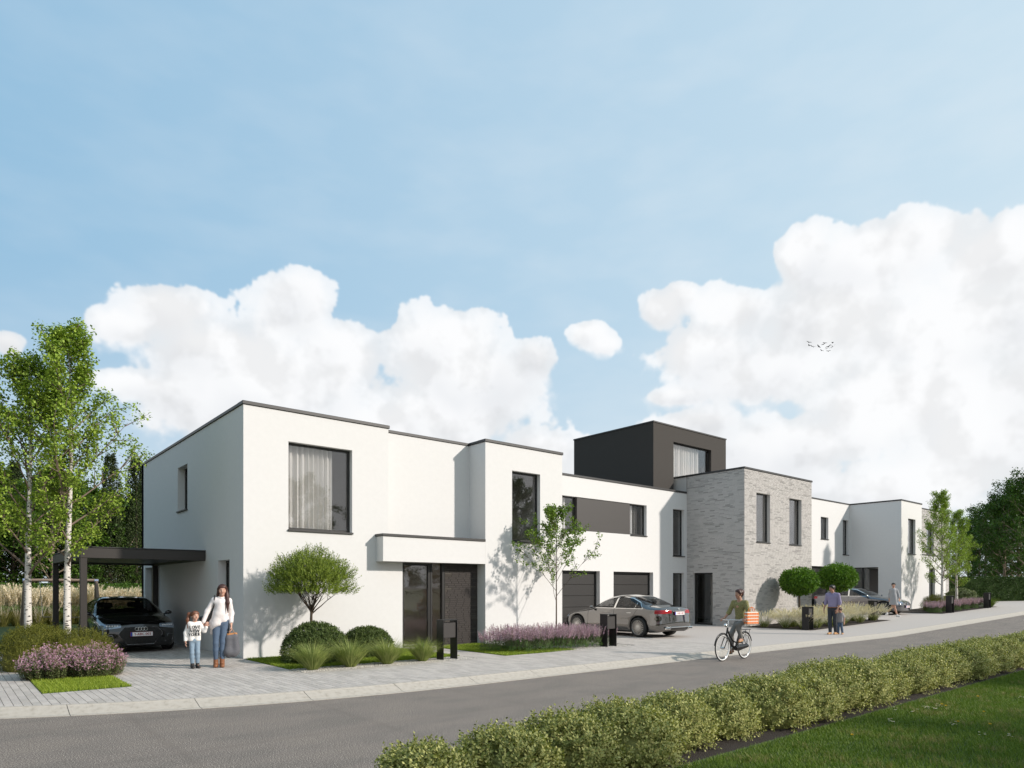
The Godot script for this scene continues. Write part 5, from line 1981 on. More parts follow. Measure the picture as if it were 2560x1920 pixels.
func car_wheel(spokes: int, R: float, w: float, metal: Material) -> Node3D:   # axis along x, outside at +x
	var t := Node3D.new()
	t.name = "wheel"
	var b := MB.new()
	var ax := Transform3D(Basis(Vector3(0, 0, 1), -PI / 2), Vector3.ZERO)   # local y to +x
	var h := w / 2
	b.lathe(PackedVector2Array([Vector2(R * 0.66, -h), Vector2(R * 0.90, -h), Vector2(R * 0.985, -h * 0.8), Vector2(R, -h * 0.5), Vector2(R, h * 0.5), Vector2(R * 0.985, h * 0.8), Vector2(R * 0.90, h), Vector2(R * 0.74, h * 1.02), Vector2(R * 0.72, h * 0.9)]), 40, ax)
	part("tyre", b, M["tyre"], t)
	b = MB.new()
	b.lathe(PackedVector2Array([Vector2(R * 0.735, h * 0.55), Vector2(R * 0.75, h * 0.98), Vector2(R * 0.715, h * 1.0), Vector2(R * 0.69, h * 0.6), Vector2(R * 0.68, -h)]), 40, ax)
	for k in spokes:
		var a := TAU * k / spokes
		var d := Vector3(0, cos(a), sin(a))
		var s := Vector3(0, -sin(a), cos(a))
		var wd := R * (1.05 / spokes)
		b.obox(Vector3(h * 0.80, 0, 0) + d * R * 0.43, Vector3(0.010, 0, 0), d * R * 0.30, s * wd * 0.55)
	b.ball(Vector3(h * 0.80, 0, 0), Vector3(0.022, R * 0.17, R * 0.17), 16, 8)
	part("rim", b, metal, t)
	b = MB.new()
	b.lathe(PackedVector2Array([Vector2(0.001, h * 0.2), Vector2(R * 0.5, h * 0.2)]), 24, ax)
	b.lathe(PackedVector2Array([Vector2(0.001, -h * 0.6), Vector2(R * 0.70, -h * 0.6)]), 24, ax)
	part("brake_disc", b, M["brake"], t)
	return t

func ring_of(b: MB, pts: Array, rad: float) -> void:
	var p := PackedVector3Array()
	for q in pts: p.append(q)
	p.append(pts[0])
	var r := PackedFloat32Array()
	for q in p: r.append(rad)
	b.tube(p, r, 6, false)

func lettering(text: String, h: float, deep: float, bold := false) -> TextMesh:
	var f := SystemFont.new()
	f.font_names = PackedStringArray(["Droid Sans"])
	if bold: f.font_weight = 700
	var m := TextMesh.new()
	m.text = text
	m.font = f
	m.font_size = 48
	m.pixel_size = h / 35.0
	m.depth = deep
	return m

func number_plate(parent: Node3D, at: Transform3D, text: String) -> void:
	var o := sub("number_plate", parent, at)
	var b := MB.new()
	b.cbox(Vector3(-0.26, -0.056, 0), Vector3(0.26, 0.056, 0.006), 0.003)
	part("plate", b, M["plate red"], o)
	b = MB.new()
	b.box(Vector3(-0.208, -0.050, 0.0061), Vector3(0.254, 0.050, 0.0075))
	part("face", b, M["plate white"], o)
	b = MB.new()
	b.box(Vector3(-0.254, -0.050, 0.0061), Vector3(-0.210, 0.050, 0.0075))
	part("euro_band", b, M["plate blue"], o)
	var l := part("number", lettering(text, 0.060, 0.002, true), M["plate red"], o)
	l.position = Vector3(0.025, 0.0, 0.0086)

func car(called: String, label: String, at: Vector3, turn: float, o: Dictionary) -> Node3D:
	var t := thing(called, label, "car", at, turn)
	var f := CarField.new()
	f.side = PackedVector2Array(o.side)
	f.plan = PackedVector2Array(o.plan)
	f.sect = PackedVector2Array(o.sect)
	f.axles = o.axles
	f.wheel = o.R
	f.cell = 0.03
	f.lo = Vector3(-1.02, 0.06, -2.55)
	f.hi = Vector3(1.02, 1.56, 2.55)
	f.prepare()
	var b := MB.new()
	nets(f, b, 6)
	for k in o.cuts:
		var two := carve(b, k[1])
		b = two[1]
		if k[0] in ["side_window", "window_trim", "tail_lamp", "headlamp", "air_intake"]:   # one part on each side
			for e in carve(two[0], func(p: Vector3, _n: Vector3) -> float: return p.x):
				if e.v.size(): part(k[0], e, o.mats.get(k[0], M["black metal"]), t)
		elif two[0].v.size(): part(k[0], two[0], o.mats.get(k[0], M["black metal"]), t)
	part("body", b, o.mats.body, t)
	# door seams
	for s in [-1.0, 1.0]:
		b = MB.new()
		for line in o.seams:
			var pts := PackedVector3Array()
			var rad := PackedFloat32Array()
			for k in 13:
				var q: Vector2 = line[0].lerp(line[1], k / 12.0)
				pts.append(Vector3(s * surf_x(f, q.y, q.x), q.y, q.x))
				rad.append(0.0045)
			b.tube(pts, rad, 5, false)
		part("door_seams", b, M["cabin"], t)
	# wheels
	for s in [-1.0, 1.0]:
		for z in o.axles:
			var w := car_wheel(o.spokes, o.R, 0.225, o.rim)
			t.add_child(w, true)
			w.position = Vector3(s * o.track, o.R, z)
			if s < 0: w.rotation.y = PI
	# underbody and cabin
	b = MB.new()
	b.box(Vector3(-0.60, 0.20, f.axles[1] - 0.7), Vector3(0.60, 0.42, f.axles[0] + 0.55))
	part("underbody", b, M["cabin"], t)
	for s in [[-0.38, 0.28], [0.38, 0.28], [-0.38, -0.62], [0.38, -0.62]]:
		b = MB.new()
		var q := Vector3(s[0], 0, s[1] + o.get("seat", -0.1))
		b.cbox(q + Vector3(-0.24, 0.42, -0.26), q + Vector3(0.24, 0.58, 0.26), 0.05)
		b.cbox(q + Vector3(-0.23, 0.55, -0.36), q + Vector3(0.23, 1.08, -0.22), 0.05)
		b.cbox(q + Vector3(-0.12, 1.10, -0.36), q + Vector3(0.12, 1.25, -0.26), 0.04)
		part("seat", b, M["cabin"], t)
	b = MB.new()
	b.cbox(Vector3(-0.68, 0.70, 0.55 + o.get("seat", -0.1)), Vector3(0.68, 0.93, 0.95 + o.get("seat", -0.1)), 0.06)
	b.torus(Transform3D(Basis(Vector3(1, 0, 0), -0.4), Vector3(0.38, 0.93, 0.45 + o.get("seat", -0.1))), 0.17, 0.016, 24, 6)
	part("dashboard", b, M["cabin"], t)
	# mirrors
	for s in [-1.0, 1.0]:
		b = MB.new()
		b.ball(Vector3(s * 0.975, 0.985, o.mirror), Vector3(0.085, 0.055, 0.050), 14, 10)
		b.rod(Vector3(s * 0.84, 0.93, o.mirror + 0.02), Vector3(s * 0.95, 0.96, o.mirror), 0.022)
		part("mirror", b, o.mats["body"], t)
	for s in [-1.0, 1.0]:
		for z in o.handles:
			b = MB.new()
			b.cbox(Vector3(s * 0.895 - 0.012, 0.80, z - 0.10), Vector3(s * 0.895 + 0.012, 0.828, z + 0.10), 0.008)
			part("door_handle", b, o.get("chrome", M["chrome"]), t)
	return t

func front_curve(x: float, o: Dictionary) -> float:   # how far the nose reaches at x
	return o.nose - 0.16 * x * x

func build_cars() -> void:
	mat("tyre", lin(0.015, 0.015, 0.015), 0.75)
	mat("brake", lin(0.03, 0.03, 0.03), 0.5, 0.5)
	mat("cabin", lin(0.02, 0.019, 0.018), 0.8)
	mat("chrome", lin(0.75, 0.74, 0.72), 0.12, 1.0)
	mat("alloy", lin(0.50, 0.49, 0.47), 0.3, 0.9)
	mat("plate white", lin(0.80, 0.80, 0.80), 0.4)
	mat("plate red", lin(0.32, 0.02, 0.02), 0.4)
	mat("plate blue", lin(0.02, 0.06, 0.35), 0.4)
	mat("lamp red", lin(0.28, 0.008, 0.012), 0.12)
	mat("lamp clear", lin(0.28, 0.33, 0.40), 0.08, 0.5)
	mat("lamp bar", lin(0.8, 0.82, 0.85), 0.15, 0.3)
	var m := mat("car glass", Color(0.006, 0.006, 0.007, 0.62), 0.0)
	m.transparency = BaseMaterial3D.TRANSPARENCY_ALPHA
	var silver := paint("silver paint", lin(0.185, 0.178, 0.172), 0.07, 0.95)
	var black := paint("black paint", lin(0.004, 0.004, 0.0045), 0.18, 0.0)
	var grey_paint := paint("grey paint", lin(0.16, 0.16, 0.17), 0.07, 0.95)
	# -- saloon, seen from behind
	var sal := {
		"side": [Vector2(2.28, 0.20), Vector2(2.36, 0.40), Vector2(2.36, 0.58), Vector2(2.26, 0.71), Vector2(2.0, 0.80), Vector2(1.5, 0.90), Vector2(0.92, 0.985), Vector2(0.50, 1.21), Vector2(0.10, 1.375), Vector2(-0.25, 1.43), Vector2(-0.6, 1.435), Vector2(-0.95, 1.39), Vector2(-1.35, 1.25), Vector2(-1.75, 1.085), Vector2(-2.0, 1.055), Vector2(-2.28, 1.03), Vector2(-2.35, 0.95), Vector2(-2.37, 0.72), Vector2(-2.40, 0.50), Vector2(-2.36, 0.30), Vector2(-2.15, 0.22), Vector2(-1.7, 0.19), Vector2(1.9, 0.17)],
		"plan": [Vector2(-2.40, 0.80), Vector2(-2.30, 0.88), Vector2(-2.05, 0.945), Vector2(-1.4, 0.99), Vector2(-0.5, 1.0), Vector2(0.8, 1.0), Vector2(1.5, 0.985), Vector2(2.0, 0.93), Vector2(2.25, 0.84), Vector2(2.38, 0.72)],
		"sect": [Vector2(0.1, 0.84), Vector2(0.25, 0.885), Vector2(0.45, 0.91), Vector2(0.65, 0.912), Vector2(0.80, 0.905), Vector2(0.90, 0.885), Vector2(0.97, 0.855), Vector2(1.15, 0.765), Vector2(1.32, 0.665), Vector2(1.42, 0.585), Vector2(1.5, 0.52)],
		"axles": [1.52, -1.345], "R": 0.335, "track": 0.80, "spokes": 20, "rim": M["alloy"], "mirror": 0.72, "handles": [0.05, -0.95], "nose": 2.34,
		"mats": {"body": silver, "side_window": M["car glass"], "windscreen": M["car glass"], "rear_window": M["car glass"], "tail_lamp": M["lamp red"], "headlamp": M["lamp clear"], "bumper_trim": M["black metal"], "window_trim": M["chrome"], "door_gap": M["black metal"], "grille": M["black metal"]},
	}
	var dlo := func(p: Vector3, n: Vector3, grow: float) -> float:   # inside the side window outline when positive
		var x := absf(p.x)
		var top := roof_of(sal.side, p.z) - 0.075 * x * x
		var v := minf(top - 0.058 + grow - p.y, p.y - 0.972 + grow)
		v = minf(v, p.z + 1.50 - (p.y - 0.96) * 0.9 + grow)
		return minf(minf(v, 0.80 + grow - p.z), minf(x - 0.45, (absf(n.x) - 0.42) * 0.3))
	sal.cuts = [
		["side_window", func(p: Vector3, n: Vector3) -> float:
			var v: float = dlo.call(p, n, 0.0)
			v = minf(v, absf(p.z + 0.28 + (p.y - 1.0) * 0.12) - 0.035)
			return minf(v, absf(p.z + 1.17 + (p.y - 1.0) * 0.35) - 0.012)],
		["window_trim", func(p: Vector3, n: Vector3) -> float:
			var v: float = dlo.call(p, n, 0.018)
			return minf(v, 0.03 - minf(absf(p.z + 0.28), 9.0)) if dlo.call(p, n, 0.0) > 0.0 and absf(p.z + 0.28 + (p.y - 1.0) * 0.12) < 0.0 else v],
		["windscreen", func(p: Vector3, n: Vector3) -> float: return minf(minf(n.z - 0.2, 0.735 - (p.y - 1.0) * 0.42 - absf(p.x)), minf(minf(p.z - 0.12, 0.88 - p.z), minf(p.y - 1.0, n.y - 0.15)))],
		["rear_window", func(p: Vector3, n: Vector3) -> float: return minf(minf(-n.z - 0.12, 0.72 - (p.y - 1.09) * 0.52 - absf(p.x)), minf(minf(-0.98 - p.z, p.z + 1.74), minf(p.y - 1.085, n.y - 0.15)))],
		["tail_lamp", func(p: Vector3, _n: Vector3) -> float: return minf(minf(p.y - 0.80 - 0.05 * (0.85 - absf(p.x)), 0.93 - p.y), minf(absf(p.x) - 0.36, -1.98 - p.z - (absf(p.x) - 0.75) * 0.2))],
		["headlamp", func(p: Vector3, _n: Vector3) -> float: return minf(minf(p.y - 0.60, 0.70 - p.y), minf(absf(p.x) - 0.42, p.z - 1.98))],
		["grille", func(p: Vector3, _n: Vector3) -> float: return minf(minf(p.y - 0.36, 0.66 - p.y), minf(0.40 - absf(p.x), p.z - 2.1))],
		["bumper_trim", func(p: Vector3, _n: Vector3) -> float: return maxf(0.215 - p.y, minf(minf(0.345 - p.y, -2.1 - p.z), 0.62 - absf(p.x)))],
	]
	sal.seams = [[Vector2(0.98, 0.30), Vector2(0.93, 0.90)], [Vector2(-0.26, 0.27), Vector2(-0.28, 0.96)], [Vector2(-0.98, 0.50), Vector2(-1.30, 0.95)], [Vector2(-0.92, 0.30), Vector2(-0.98, 0.50)], [Vector2(0.98, 0.285), Vector2(-0.92, 0.285)], [Vector2(2.1, 0.74), Vector2(1.0, 0.93)]]
	var c := car("silver_car", "shiny silver saloon parked before the garage doors, its back to the street", Vector3(13.45, 0, 0.10), PI, sal)
	number_plate(c, Transform3D(Basis(Vector3.UP, PI) * Basis(Vector3(1, 0, 0), -0.08), Vector3(0, 0.82, -2.39)), "1-ABC-003")
	var b := MB.new()
	b.cbox(Vector3(-0.33, 0.885, -2.40), Vector3(0.33, 0.905, -2.36), 0.006)
	part("trunk_strip", b, M["chrome"], c)
	b = MB.new()
	b.torus(Transform3D(Basis(Vector3(1, 0, 0), 0.2), Vector3(0, 0.965, -2.365)), 0.042, 0.004, 24, 6)
	for k in 3:
		var a := PI / 2 + TAU * k / 3
		b.rod(Vector3(0, 0.965, -2.368), Vector3(cos(a) * 0.042, 0.965 + sin(a) * 0.042, -2.366), 0.006, 0.002)
	part("star_badge", b, M["chrome"], c)
	for s in [-1.0, 1.0]:
		b = MB.new()
		b.cbox(Vector3(s * 0.60 - 0.13, 0.285, -2.40), Vector3(s * 0.60 + 0.13, 0.365, -2.33), 0.02)
		part("exhaust_trim", b, M["chrome"], c)
		b = MB.new()
		b.cbox(Vector3(s * 0.60 - 0.10, 0.305, -2.408), Vector3(s * 0.60 + 0.10, 0.345, -2.38), 0.012)
		part("exhaust", b, M["black metal"], c)
	b = MB.new()
	b.cbox(Vector3(-0.47, 0.345, -2.405), Vector3(0.47, 0.37, -2.35), 0.008)
	part("bumper_strip", b, M["chrome"], c)
	# -- the grey saloon on the far drive, nose to the street
	var far := sal.duplicate()
	far.mats = sal.mats.duplicate()
	far.mats.body = grey_paint
	far.rim = M["alloy"]
	far.spokes = 10
	var x3 := 33.3
	c = car("grey_car", "metallic grey saloon on the far drive with its nose to the street", Vector3(x3, gy(x3) , 0.02), 0.0, far)
	number_plate(c, Transform3D(Basis(), Vector3(0, 0.42, 2.385)), "1-ABC-003")
	for s in [-1.0, 1.0]:
		b = MB.new()
		ring_of(b, [Vector3(s * 0.03, 0.48, 2.375), Vector3(s * 0.25, 0.49, 2.36), Vector3(s * 0.27, 0.62, 2.33), Vector3(s * 0.04, 0.64, 2.345)], 0.012)
		part("grille_frame", b, M["chrome"], c)
	# -- black hatchback under the carport
	var hat := sal.duplicate()
	hat.side = [Vector2(2.10, 0.18), Vector2(2.17, 0.36), Vector2(2.17, 0.58), Vector2(2.10, 0.74), Vector2(1.9, 0.82), Vector2(1.45, 0.93), Vector2(0.95, 1.00), Vector2(0.50, 1.22), Vector2(0.12, 1.385), Vector2(-0.2, 1.43), Vector2(-0.8, 1.42), Vector2(-1.5, 1.30), Vector2(-1.95, 1.0), Vector2(-2.1, 0.85), Vector2(-2.13, 0.5), Vector2(-2.05, 0.25), Vector2(-1.7, 0.19), Vector2(1.7, 0.17)]
	hat.plan = [Vector2(-2.13, 0.80), Vector2(-1.9, 0.92), Vector2(-1.2, 0.99), Vector2(-0.5, 1.0), Vector2(0.8, 1.0), Vector2(1.4, 0.99), Vector2(1.85, 0.955), Vector2(2.05, 0.88), Vector2(2.17, 0.76)]
	hat.axles = [1.32, -1.31]
	hat.R = 0.325
	hat.nose = 2.17
	hat.spokes = 10
	hat.mats = {"body": black, "side_window": M["car glass"], "windscreen": M["car glass"], "rear_window": M["car glass"], "tail_lamp": M["lamp red"], "headlamp": M["lamp clear"], "grille": M["cabin"], "air_intake": M["cabin"], "bumper_trim": M["black metal"], "window_trim": M["black metal"]}
	hat.chrome = black
	hat.cuts = [
		["side_window", func(p: Vector3, n: Vector3) -> float:
			var x := absf(p.x)
			var top := roof_of(hat.side, p.z) - 0.075 * x * x
			var v := minf(minf(top - 0.055 - p.y, p.y - 0.985), minf(0.80 - p.z, p.z + 1.5 - (p.y - 1.0) * 0.5))
			return minf(minf(v, absf(p.z + 0.28) - 0.035), minf(x - 0.45, (absf(n.x) - 0.42) * 0.3))],
		["windscreen", func(p: Vector3, n: Vector3) -> float: return minf(minf(n.z - 0.2, 0.745 - (p.y - 1.0) * 0.40 - absf(p.x)), minf(minf(p.z - 0.15, 0.92 - p.z), minf(p.y - 1.015, n.y - 0.15)))],
		["rear_window", func(p: Vector3, n: Vector3) -> float: return minf(minf(-n.z - 0.15, 0.66 - (p.y - 1.02) * 0.4 - absf(p.x)), minf(-1.45 - p.z, p.y - 1.03))],
		["tail_lamp", func(p: Vector3, _n: Vector3) -> float: return minf(minf(p.y - 0.78, 0.92 - p.y), minf(absf(p.x) - 0.4, -1.85 - p.z))],
		["headlamp", func(p: Vector3, _n: Vector3) -> float: return minf(minf(p.y - 0.655 + 0.13 * (absf(p.x) - 0.44), 0.74 + 0.03 * (absf(p.x) - 0.44) - p.y), minf(absf(p.x) - 0.44, p.z - 1.62))],
		["grille", func(p: Vector3, _n: Vector3) -> float:
			var wide := 0.30 + 0.20 * clampf((p.y - 0.22) / 0.25, 0.0, 1.0)
			if p.y > 0.53: wide = 0.49 - 0.12 * clampf((p.y - 0.53) / 0.135, 0.0, 1.0)
			return minf(minf(p.y - 0.22, 0.665 - p.y), minf(wide - absf(p.x), p.z - 1.9))],
		["air_intake", func(p: Vector3, _n: Vector3) -> float: return minf(minf(p.y - 0.29, 0.46 - p.y), minf(minf(absf(p.x) - 0.60, 0.76 - absf(p.x)), p.z - 1.8))],
		["bumper_trim", func(p: Vector3, _n: Vector3) -> float: return 0.20 - p.y],
	]
	hat.seams = [[Vector2(0.98, 0.30), Vector2(0.93, 0.92)], [Vector2(-0.26, 0.27), Vector2(-0.28, 0.96)], [Vector2(2.0, 0.78), Vector2(1.0, 0.95)]]
	c = car("black_car", "glossy black hatchback parked nose out under the carport", Vector3(-1.50, 0, -5.35), 0.0, hat)
	number_plate(c, Transform3D(Basis(), Vector3(0, 0.485, 2.205)), "1-ABC-003")
	b = MB.new()
	var hexa := []
	for q in [[-0.30, 0.22], [0.30, 0.22], [0.50, 0.47], [0.49, 0.53], [0.37, 0.665], [-0.37, 0.665], [-0.49, 0.53], [-0.50, 0.47]]:
		hexa.append(Vector3(q[0], q[1], surf_z(f_of(hat), q[0], q[1]) + 0.004))
	ring_of(b, hexa, 0.009)
	part("grille_frame", b, M["grille rim"] if M.has("grille rim") else mat("grille rim", lin(0.25, 0.25, 0.26), 0.25, 1.0), c)
	b = MB.new()
	for row in 7:
		for col in 9:
			var x := (col - 4) * 0.095 + (0.0475 if row % 2 else 0.0)
			var y := 0.26 + row * 0.058
			if absf(x) > 0.30 + 0.16 * clampf((y - 0.22) / 0.24, 0.0, 1.0) - (0.10 if y > 0.56 else 0.0): continue
			var z := surf_z(f_of(hat), x, y)
			ring_of(b, [Vector3(x - 0.042, y, z), Vector3(x - 0.02, y + 0.022, z), Vector3(x + 0.02, y + 0.022, z), Vector3(x + 0.042, y, z), Vector3(x + 0.02, y - 0.022, z), Vector3(x - 0.02, y - 0.022, z)], 0.0035)
	part("grille_mesh", b, black, c)
	b = MB.new()
	for k in 4:
		b.torus(Transform3D(Basis(), Vector3(-0.099 + 0.066 * k, 0.615, surf_z(f_of(hat), 0.0, 0.615) + 0.014)), 0.043, 0.006, 28, 8)
	part("ring_badge", b, M["chrome"], c)
	for s in [-1.0, 1.0]:
		b = MB.new()
		for k in 5:
			var x: float = s * (0.52 + 0.055 * k)
			var z := surf_z(f_of(hat), x, 0.70)
			b.cbox(Vector3(x - 0.018, 0.685, z - 0.01), Vector3(x + 0.018, 0.715, z + 0.008), 0.003)
		part("light_bar", b, M["lamp bar"], c)
		b = MB.new()
		ring_of(b, [Vector3(s * 0.57, 0.27, surf_z(f_of(hat), s * 0.57, 0.27)), Vector3(s * 0.76, 0.31, surf_z(f_of(hat), s * 0.76, 0.31)), Vector3(s * 0.76, 0.46, surf_z(f_of(hat), s * 0.76, 0.46)), Vector3(s * 0.64, 0.47, surf_z(f_of(hat), s * 0.64, 0.47))], 0.008)
		part("intake_frame", b, M["grille rim"], c)

var field_cache := {}

func f_of(o: Dictionary) -> CarField:
	if not field_cache.has(o.nose):
		var f := CarField.new()
		f.side = PackedVector2Array(o.side)
		f.plan = PackedVector2Array(o.plan)
		f.sect = PackedVector2Array(o.sect)
		f.axles = o.axles
		f.wheel = o.R
		f.prepare()
		field_cache[o.nose] = f
	return field_cache[o.nose]

func surf_z(f: CarField, x: float, y: float) -> float:   # where the nose is met from the front
	var z := 2.5
	for k in 60:
		var d := f.at(Vector3(x, y, z))
		if d < 0.002: break
		z -= maxf(d * 0.6, 0.002)
	return z

func roof_of(side: Array, z: float) -> float:   # upper outline at z
	var best := 0.0
	for k in side.size():
		var a: Vector2 = side[k]
		var b: Vector2 = side[(k + 1) % side.size()]
		if (a.x - z) * (b.x - z) <= 0.0 and absf(a.x - b.x) > 1e-5:
			best = maxf(best, lerpf(a.y, b.y, (z - a.x) / (b.x - a.x)))
	return best

func surf_x(f: CarField, y: float, z: float) -> float:   # where the flank is met from the side
	var x := 1.1
	for k in 60:
		var d := f.at(Vector3(x, y, z))
		if d < 0.001: break
		x -= maxf(d * 0.6, 0.001)
	return x

# ---------------------------------------------------------------- people
func bones(k: float, cell: float) -> Bones:
	var f := Bones.new()
	f.k = k
	f.cell = cell
	return f

func grow(f: Bones, b: MB, xf := Transform3D()) -> MB:
	f.fit()
	var m := MB.new()
	m.col = b.col
	nets(f, m)
	b.add(m, xf)
	return b

func hand(b: MB, w: Vector3, d: Vector3, palm: Vector3, s: float, curl: float, thumb := 1.0) -> void:   # d: along the hand, palm: the way the palm faces
	d = d.normalized()
	palm = (palm - d * palm.dot(d)).normalized()
	var side := d.cross(palm)
	var f := bones(0.010 * s, 0.0055 * s)
	f.bone(w - d * 0.03 * s, w + d * 0.01 * s, 0.025 * s, 0.024 * s)
	for k in 4:
		f.bone(w + side * (k - 1.5) * 0.010 * s, w + d * 0.072 * s + side * (k - 1.5) * 0.0195 * s, 0.016 * s, 0.0115 * s)
	for k in 4:
		var L: float = [0.032, 0.038, 0.036, 0.027][k] * s
		var p := w + d * 0.076 * s + side * (k - 1.5) * 0.0205 * s
		var e := d
		for q in 3:
			e = (e + palm * curl * (0.55 + 0.25 * q)).normalized()
			var n: Vector3 = p + e * L * [1.0, 0.75, 0.6][q]
			f.bone(p, n, [0.0100, 0.0092, 0.0085][q] * s, [0.0092, 0.0085, 0.0072][q] * s)
			p = n
	var t := w + d * 0.022 * s - side * 0.026 * s * thumb
	var e := (d * 0.8 - side * 0.75 * thumb + palm * 0.45).normalized()
	f.bone(t, t + e * 0.040 * s, 0.014 * s, 0.0115 * s)
	f.bone(t + e * 0.040 * s, t + e * 0.040 * s + (e + d * 0.8 + palm * curl).normalized() * 0.032 * s, 0.0112 * s, 0.0085 * s)
	grow(f, b)

func head_on(b: MB, c: Vector3, turn: Basis, s: float) -> void:   # c: middle of the head; turn: z of the basis is where the face looks
	var f := bones(0.022 * s, 0.0065 * s)
	f.bone(Vector3(0, 0.035, -0.018) * s, Vector3(0, 0.030, 0.015) * s, 0.080 * s, 0.076 * s)
	f.bone(Vector3(0, 0.0, 0.03) * s, Vector3(0, -0.055, 0.036) * s, 0.060 * s, 0.047 * s)
	f.bone(Vector3(0, -0.082, 0.058) * s, Vector3(0, -0.085, 0.058) * s, 0.024 * s)
	f.bone(Vector3(0, 0.018, 0.088) * s, Vector3(0, -0.022, 0.106) * s, 0.009 * s, 0.0135 * s)
	f.bone(Vector3(-0.030, 0.038, 0.078) * s, Vector3(0.030, 0.038, 0.078) * s, 0.011 * s)
	for e in [-1.0, 1.0]:
		f.bone(Vector3(e * 0.079, 0.015, -0.008) * s, Vector3(e * 0.081, -0.025, -0.004) * s, 0.013 * s, 0.009 * s)
		f.holes.append([Vector3(e * 0.030, 0.016, 0.103) * s, Vector3(0.018, 0.011, 0.014) * s])
		f.bone(Vector3(e * 0.045, -0.02, 0.062) * s, Vector3(e * 0.040, -0.035, 0.060) * s, 0.020 * s)
	f.bone(Vector3(0, -0.07, -0.01) * s, Vector3(0, -0.16, -0.02) * s, 0.052 * s, 0.054 * s)
	grow(f, b, Transform3D(turn, c))

func face_parts(t: Node3D, c: Vector3, turn: Basis, s: float, smile: bool) -> void:
	var xf := Transform3D(turn, c)
	var e := MB.new()
	for q in [-1.0, 1.0]:
		e.ball(xf * (Vector3(q * 0.030, 0.014, 0.088) * s), Vector3(0.0075, 0.0052, 0.0075) * s, 8, 6)
	part("eyes", e, M["eye"], t)
	e = MB.new()
	for q in [-1.0, 1.0]:
		e.tube(PackedVector3Array([xf * (Vector3(q * 0.046, 0.036, 0.082) * s), xf * (Vector3(q * 0.030, 0.043, 0.091) * s), xf * (Vector3(q * 0.014, 0.039, 0.093) * s)]), PackedFloat32Array([0.002 * s, 0.0035 * s, 0.002 * s]), 5)
	part("eyebrows", e, M["brow"], t)
	e = MB.new()
	var k := 0.007 if smile else 0.001
	e.tube(PackedVector3Array([xf * (Vector3(-0.024, -0.049 + k, 0.082) * s), xf * (Vector3(-0.010, -0.053, 0.090) * s), xf * (Vector3(0.010, -0.053, 0.090) * s), xf * (Vector3(0.024, -0.049 + k, 0.082) * s)]), PackedFloat32Array([0.002 * s, 0.0055 * s, 0.0055 * s, 0.002 * s]), 6)
	part("lips", e, M["lips"], t)

func hair(t: Node3D, m: Material, J: Dictionary, s: float, extra: Array, fringe := 0.030) -> void:
	var xf := Transform3D(look(J.look), J.head)
	var f := bones(0.026 * s, 0.0085 * s)
	f.bone(xf * (Vector3(0, 0.050, -0.028) * s), xf * (Vector3(0, 0.052, 0.004) * s), 0.093 * s, 0.088 * s)
	f.bone(xf * (Vector3(-0.045, 0.088, 0.045) * s), xf * (Vector3(0.045, 0.088, 0.045) * s), fringe * s)
	f.bone(xf * (Vector3(0, 0.0, -0.050) * s), xf * (Vector3(0, -0.05, -0.050) * s), 0.066 * s, 0.045 * s)
	for e in [-1.0, 1.0]:
		f.bone(xf * (Vector3(e * 0.070, 0.055, 0.030) * s), xf * (Vector3(e * 0.076, 0.015, 0.0) * s), 0.020 * s, 0.016 * s)
	for q in extra: f.bone(q[0], q[1], q[2], q[3] if q.size() > 3 else q[2])
	part("hair", grow(f, MB.new()), m, t)

func look(d: Vector3) -> Basis:
	d = d.normalized()
	var x := Vector3.UP.cross(d).normalized()
	return Basis(x, d.cross(x), d)

# J holds the joints in the person's own axes: x to the viewer's right when facing us, y up, z ahead
func person(label: String, at: Vector3, turn: float, J: Dictionary, o: Dictionary) -> Node3D:
	var t := thing("person", label, "person", at, turn, o.get("group", ""))
	var s: float = o.s
	var w: float = o.get("wide", 1.0)
	var b := MB.new()
	var f := bones(0.035 * s, 0.0125 * s)
	var chest: Vector3 = (J.shL + J.shR) / 2 + Vector3(0, -0.09, 0) * s
	var pel: Vector3 = (J.hipL + J.hipR) / 2
	var waist := chest.lerp(pel, 0.55)
	f.bone(J.neck, J.head, 0.050 * s, 0.045 * s)
	f.bone(J.neck, chest, 0.055 * s, 0.10 * s * w)
	f.bone(chest + Vector3(-0.05, 0, 0) * s, chest + Vector3(0.05, 0, 0) * s, 0.092 * s * w)
	f.bone(chest, waist, 0.095 * s * w, 0.084 * s * w)
	f.bone(waist, pel, 0.082 * s * w, 0.080 * s * w)
	for e in ["L", "R"]:
		f.bone(J["sh" + e], chest, 0.052 * s, 0.08 * s)
		f.bone(J["sh" + e], J["el" + e], 0.046 * s * w, 0.036 * s * w)
		f.bone(J["el" + e], J["wr" + e], 0.037 * s * w, 0.025 * s)
		f.bone(J["hip" + e], J["kn" + e], 0.070 * s * w, 0.048 * s * w)
		f.bone(J["kn" + e], J["kn" + e].lerp(J["an" + e], 0.35), 0.044 * s * w, 0.046 * s * w)
		f.bone(J["kn" + e].lerp(J["an" + e], 0.35), J["an" + e], 0.046 * s * w, 0.033 * s)
		f.bone(J["an" + e] + Vector3(0, -0.02, -0.02) * s, J["toe" + e], 0.036 * s, 0.026 * s)
	grow(f, b)
	var turn_head := look(J.look)
	head_on(b, J.head, turn_head, s * o.get("head", 1.0))
	for e in ["L", "R"]:
		var d: Vector3 = J.get("hd" + e, J["wr" + e] - J["el" + e])
		hand(b, J["wr" + e], d, J.get("pm" + e, Vector3(0.5 if e == "L" else -0.5, 0, -0.5)), s, o.get("curl" + e, 0.25), 1.0 if e == "R" else -1.0)
	part("body", b, M[o.skin], t)
	face_parts(t, J.head, turn_head, s * o.get("head", 1.0), o.get("smile", false))
	return t

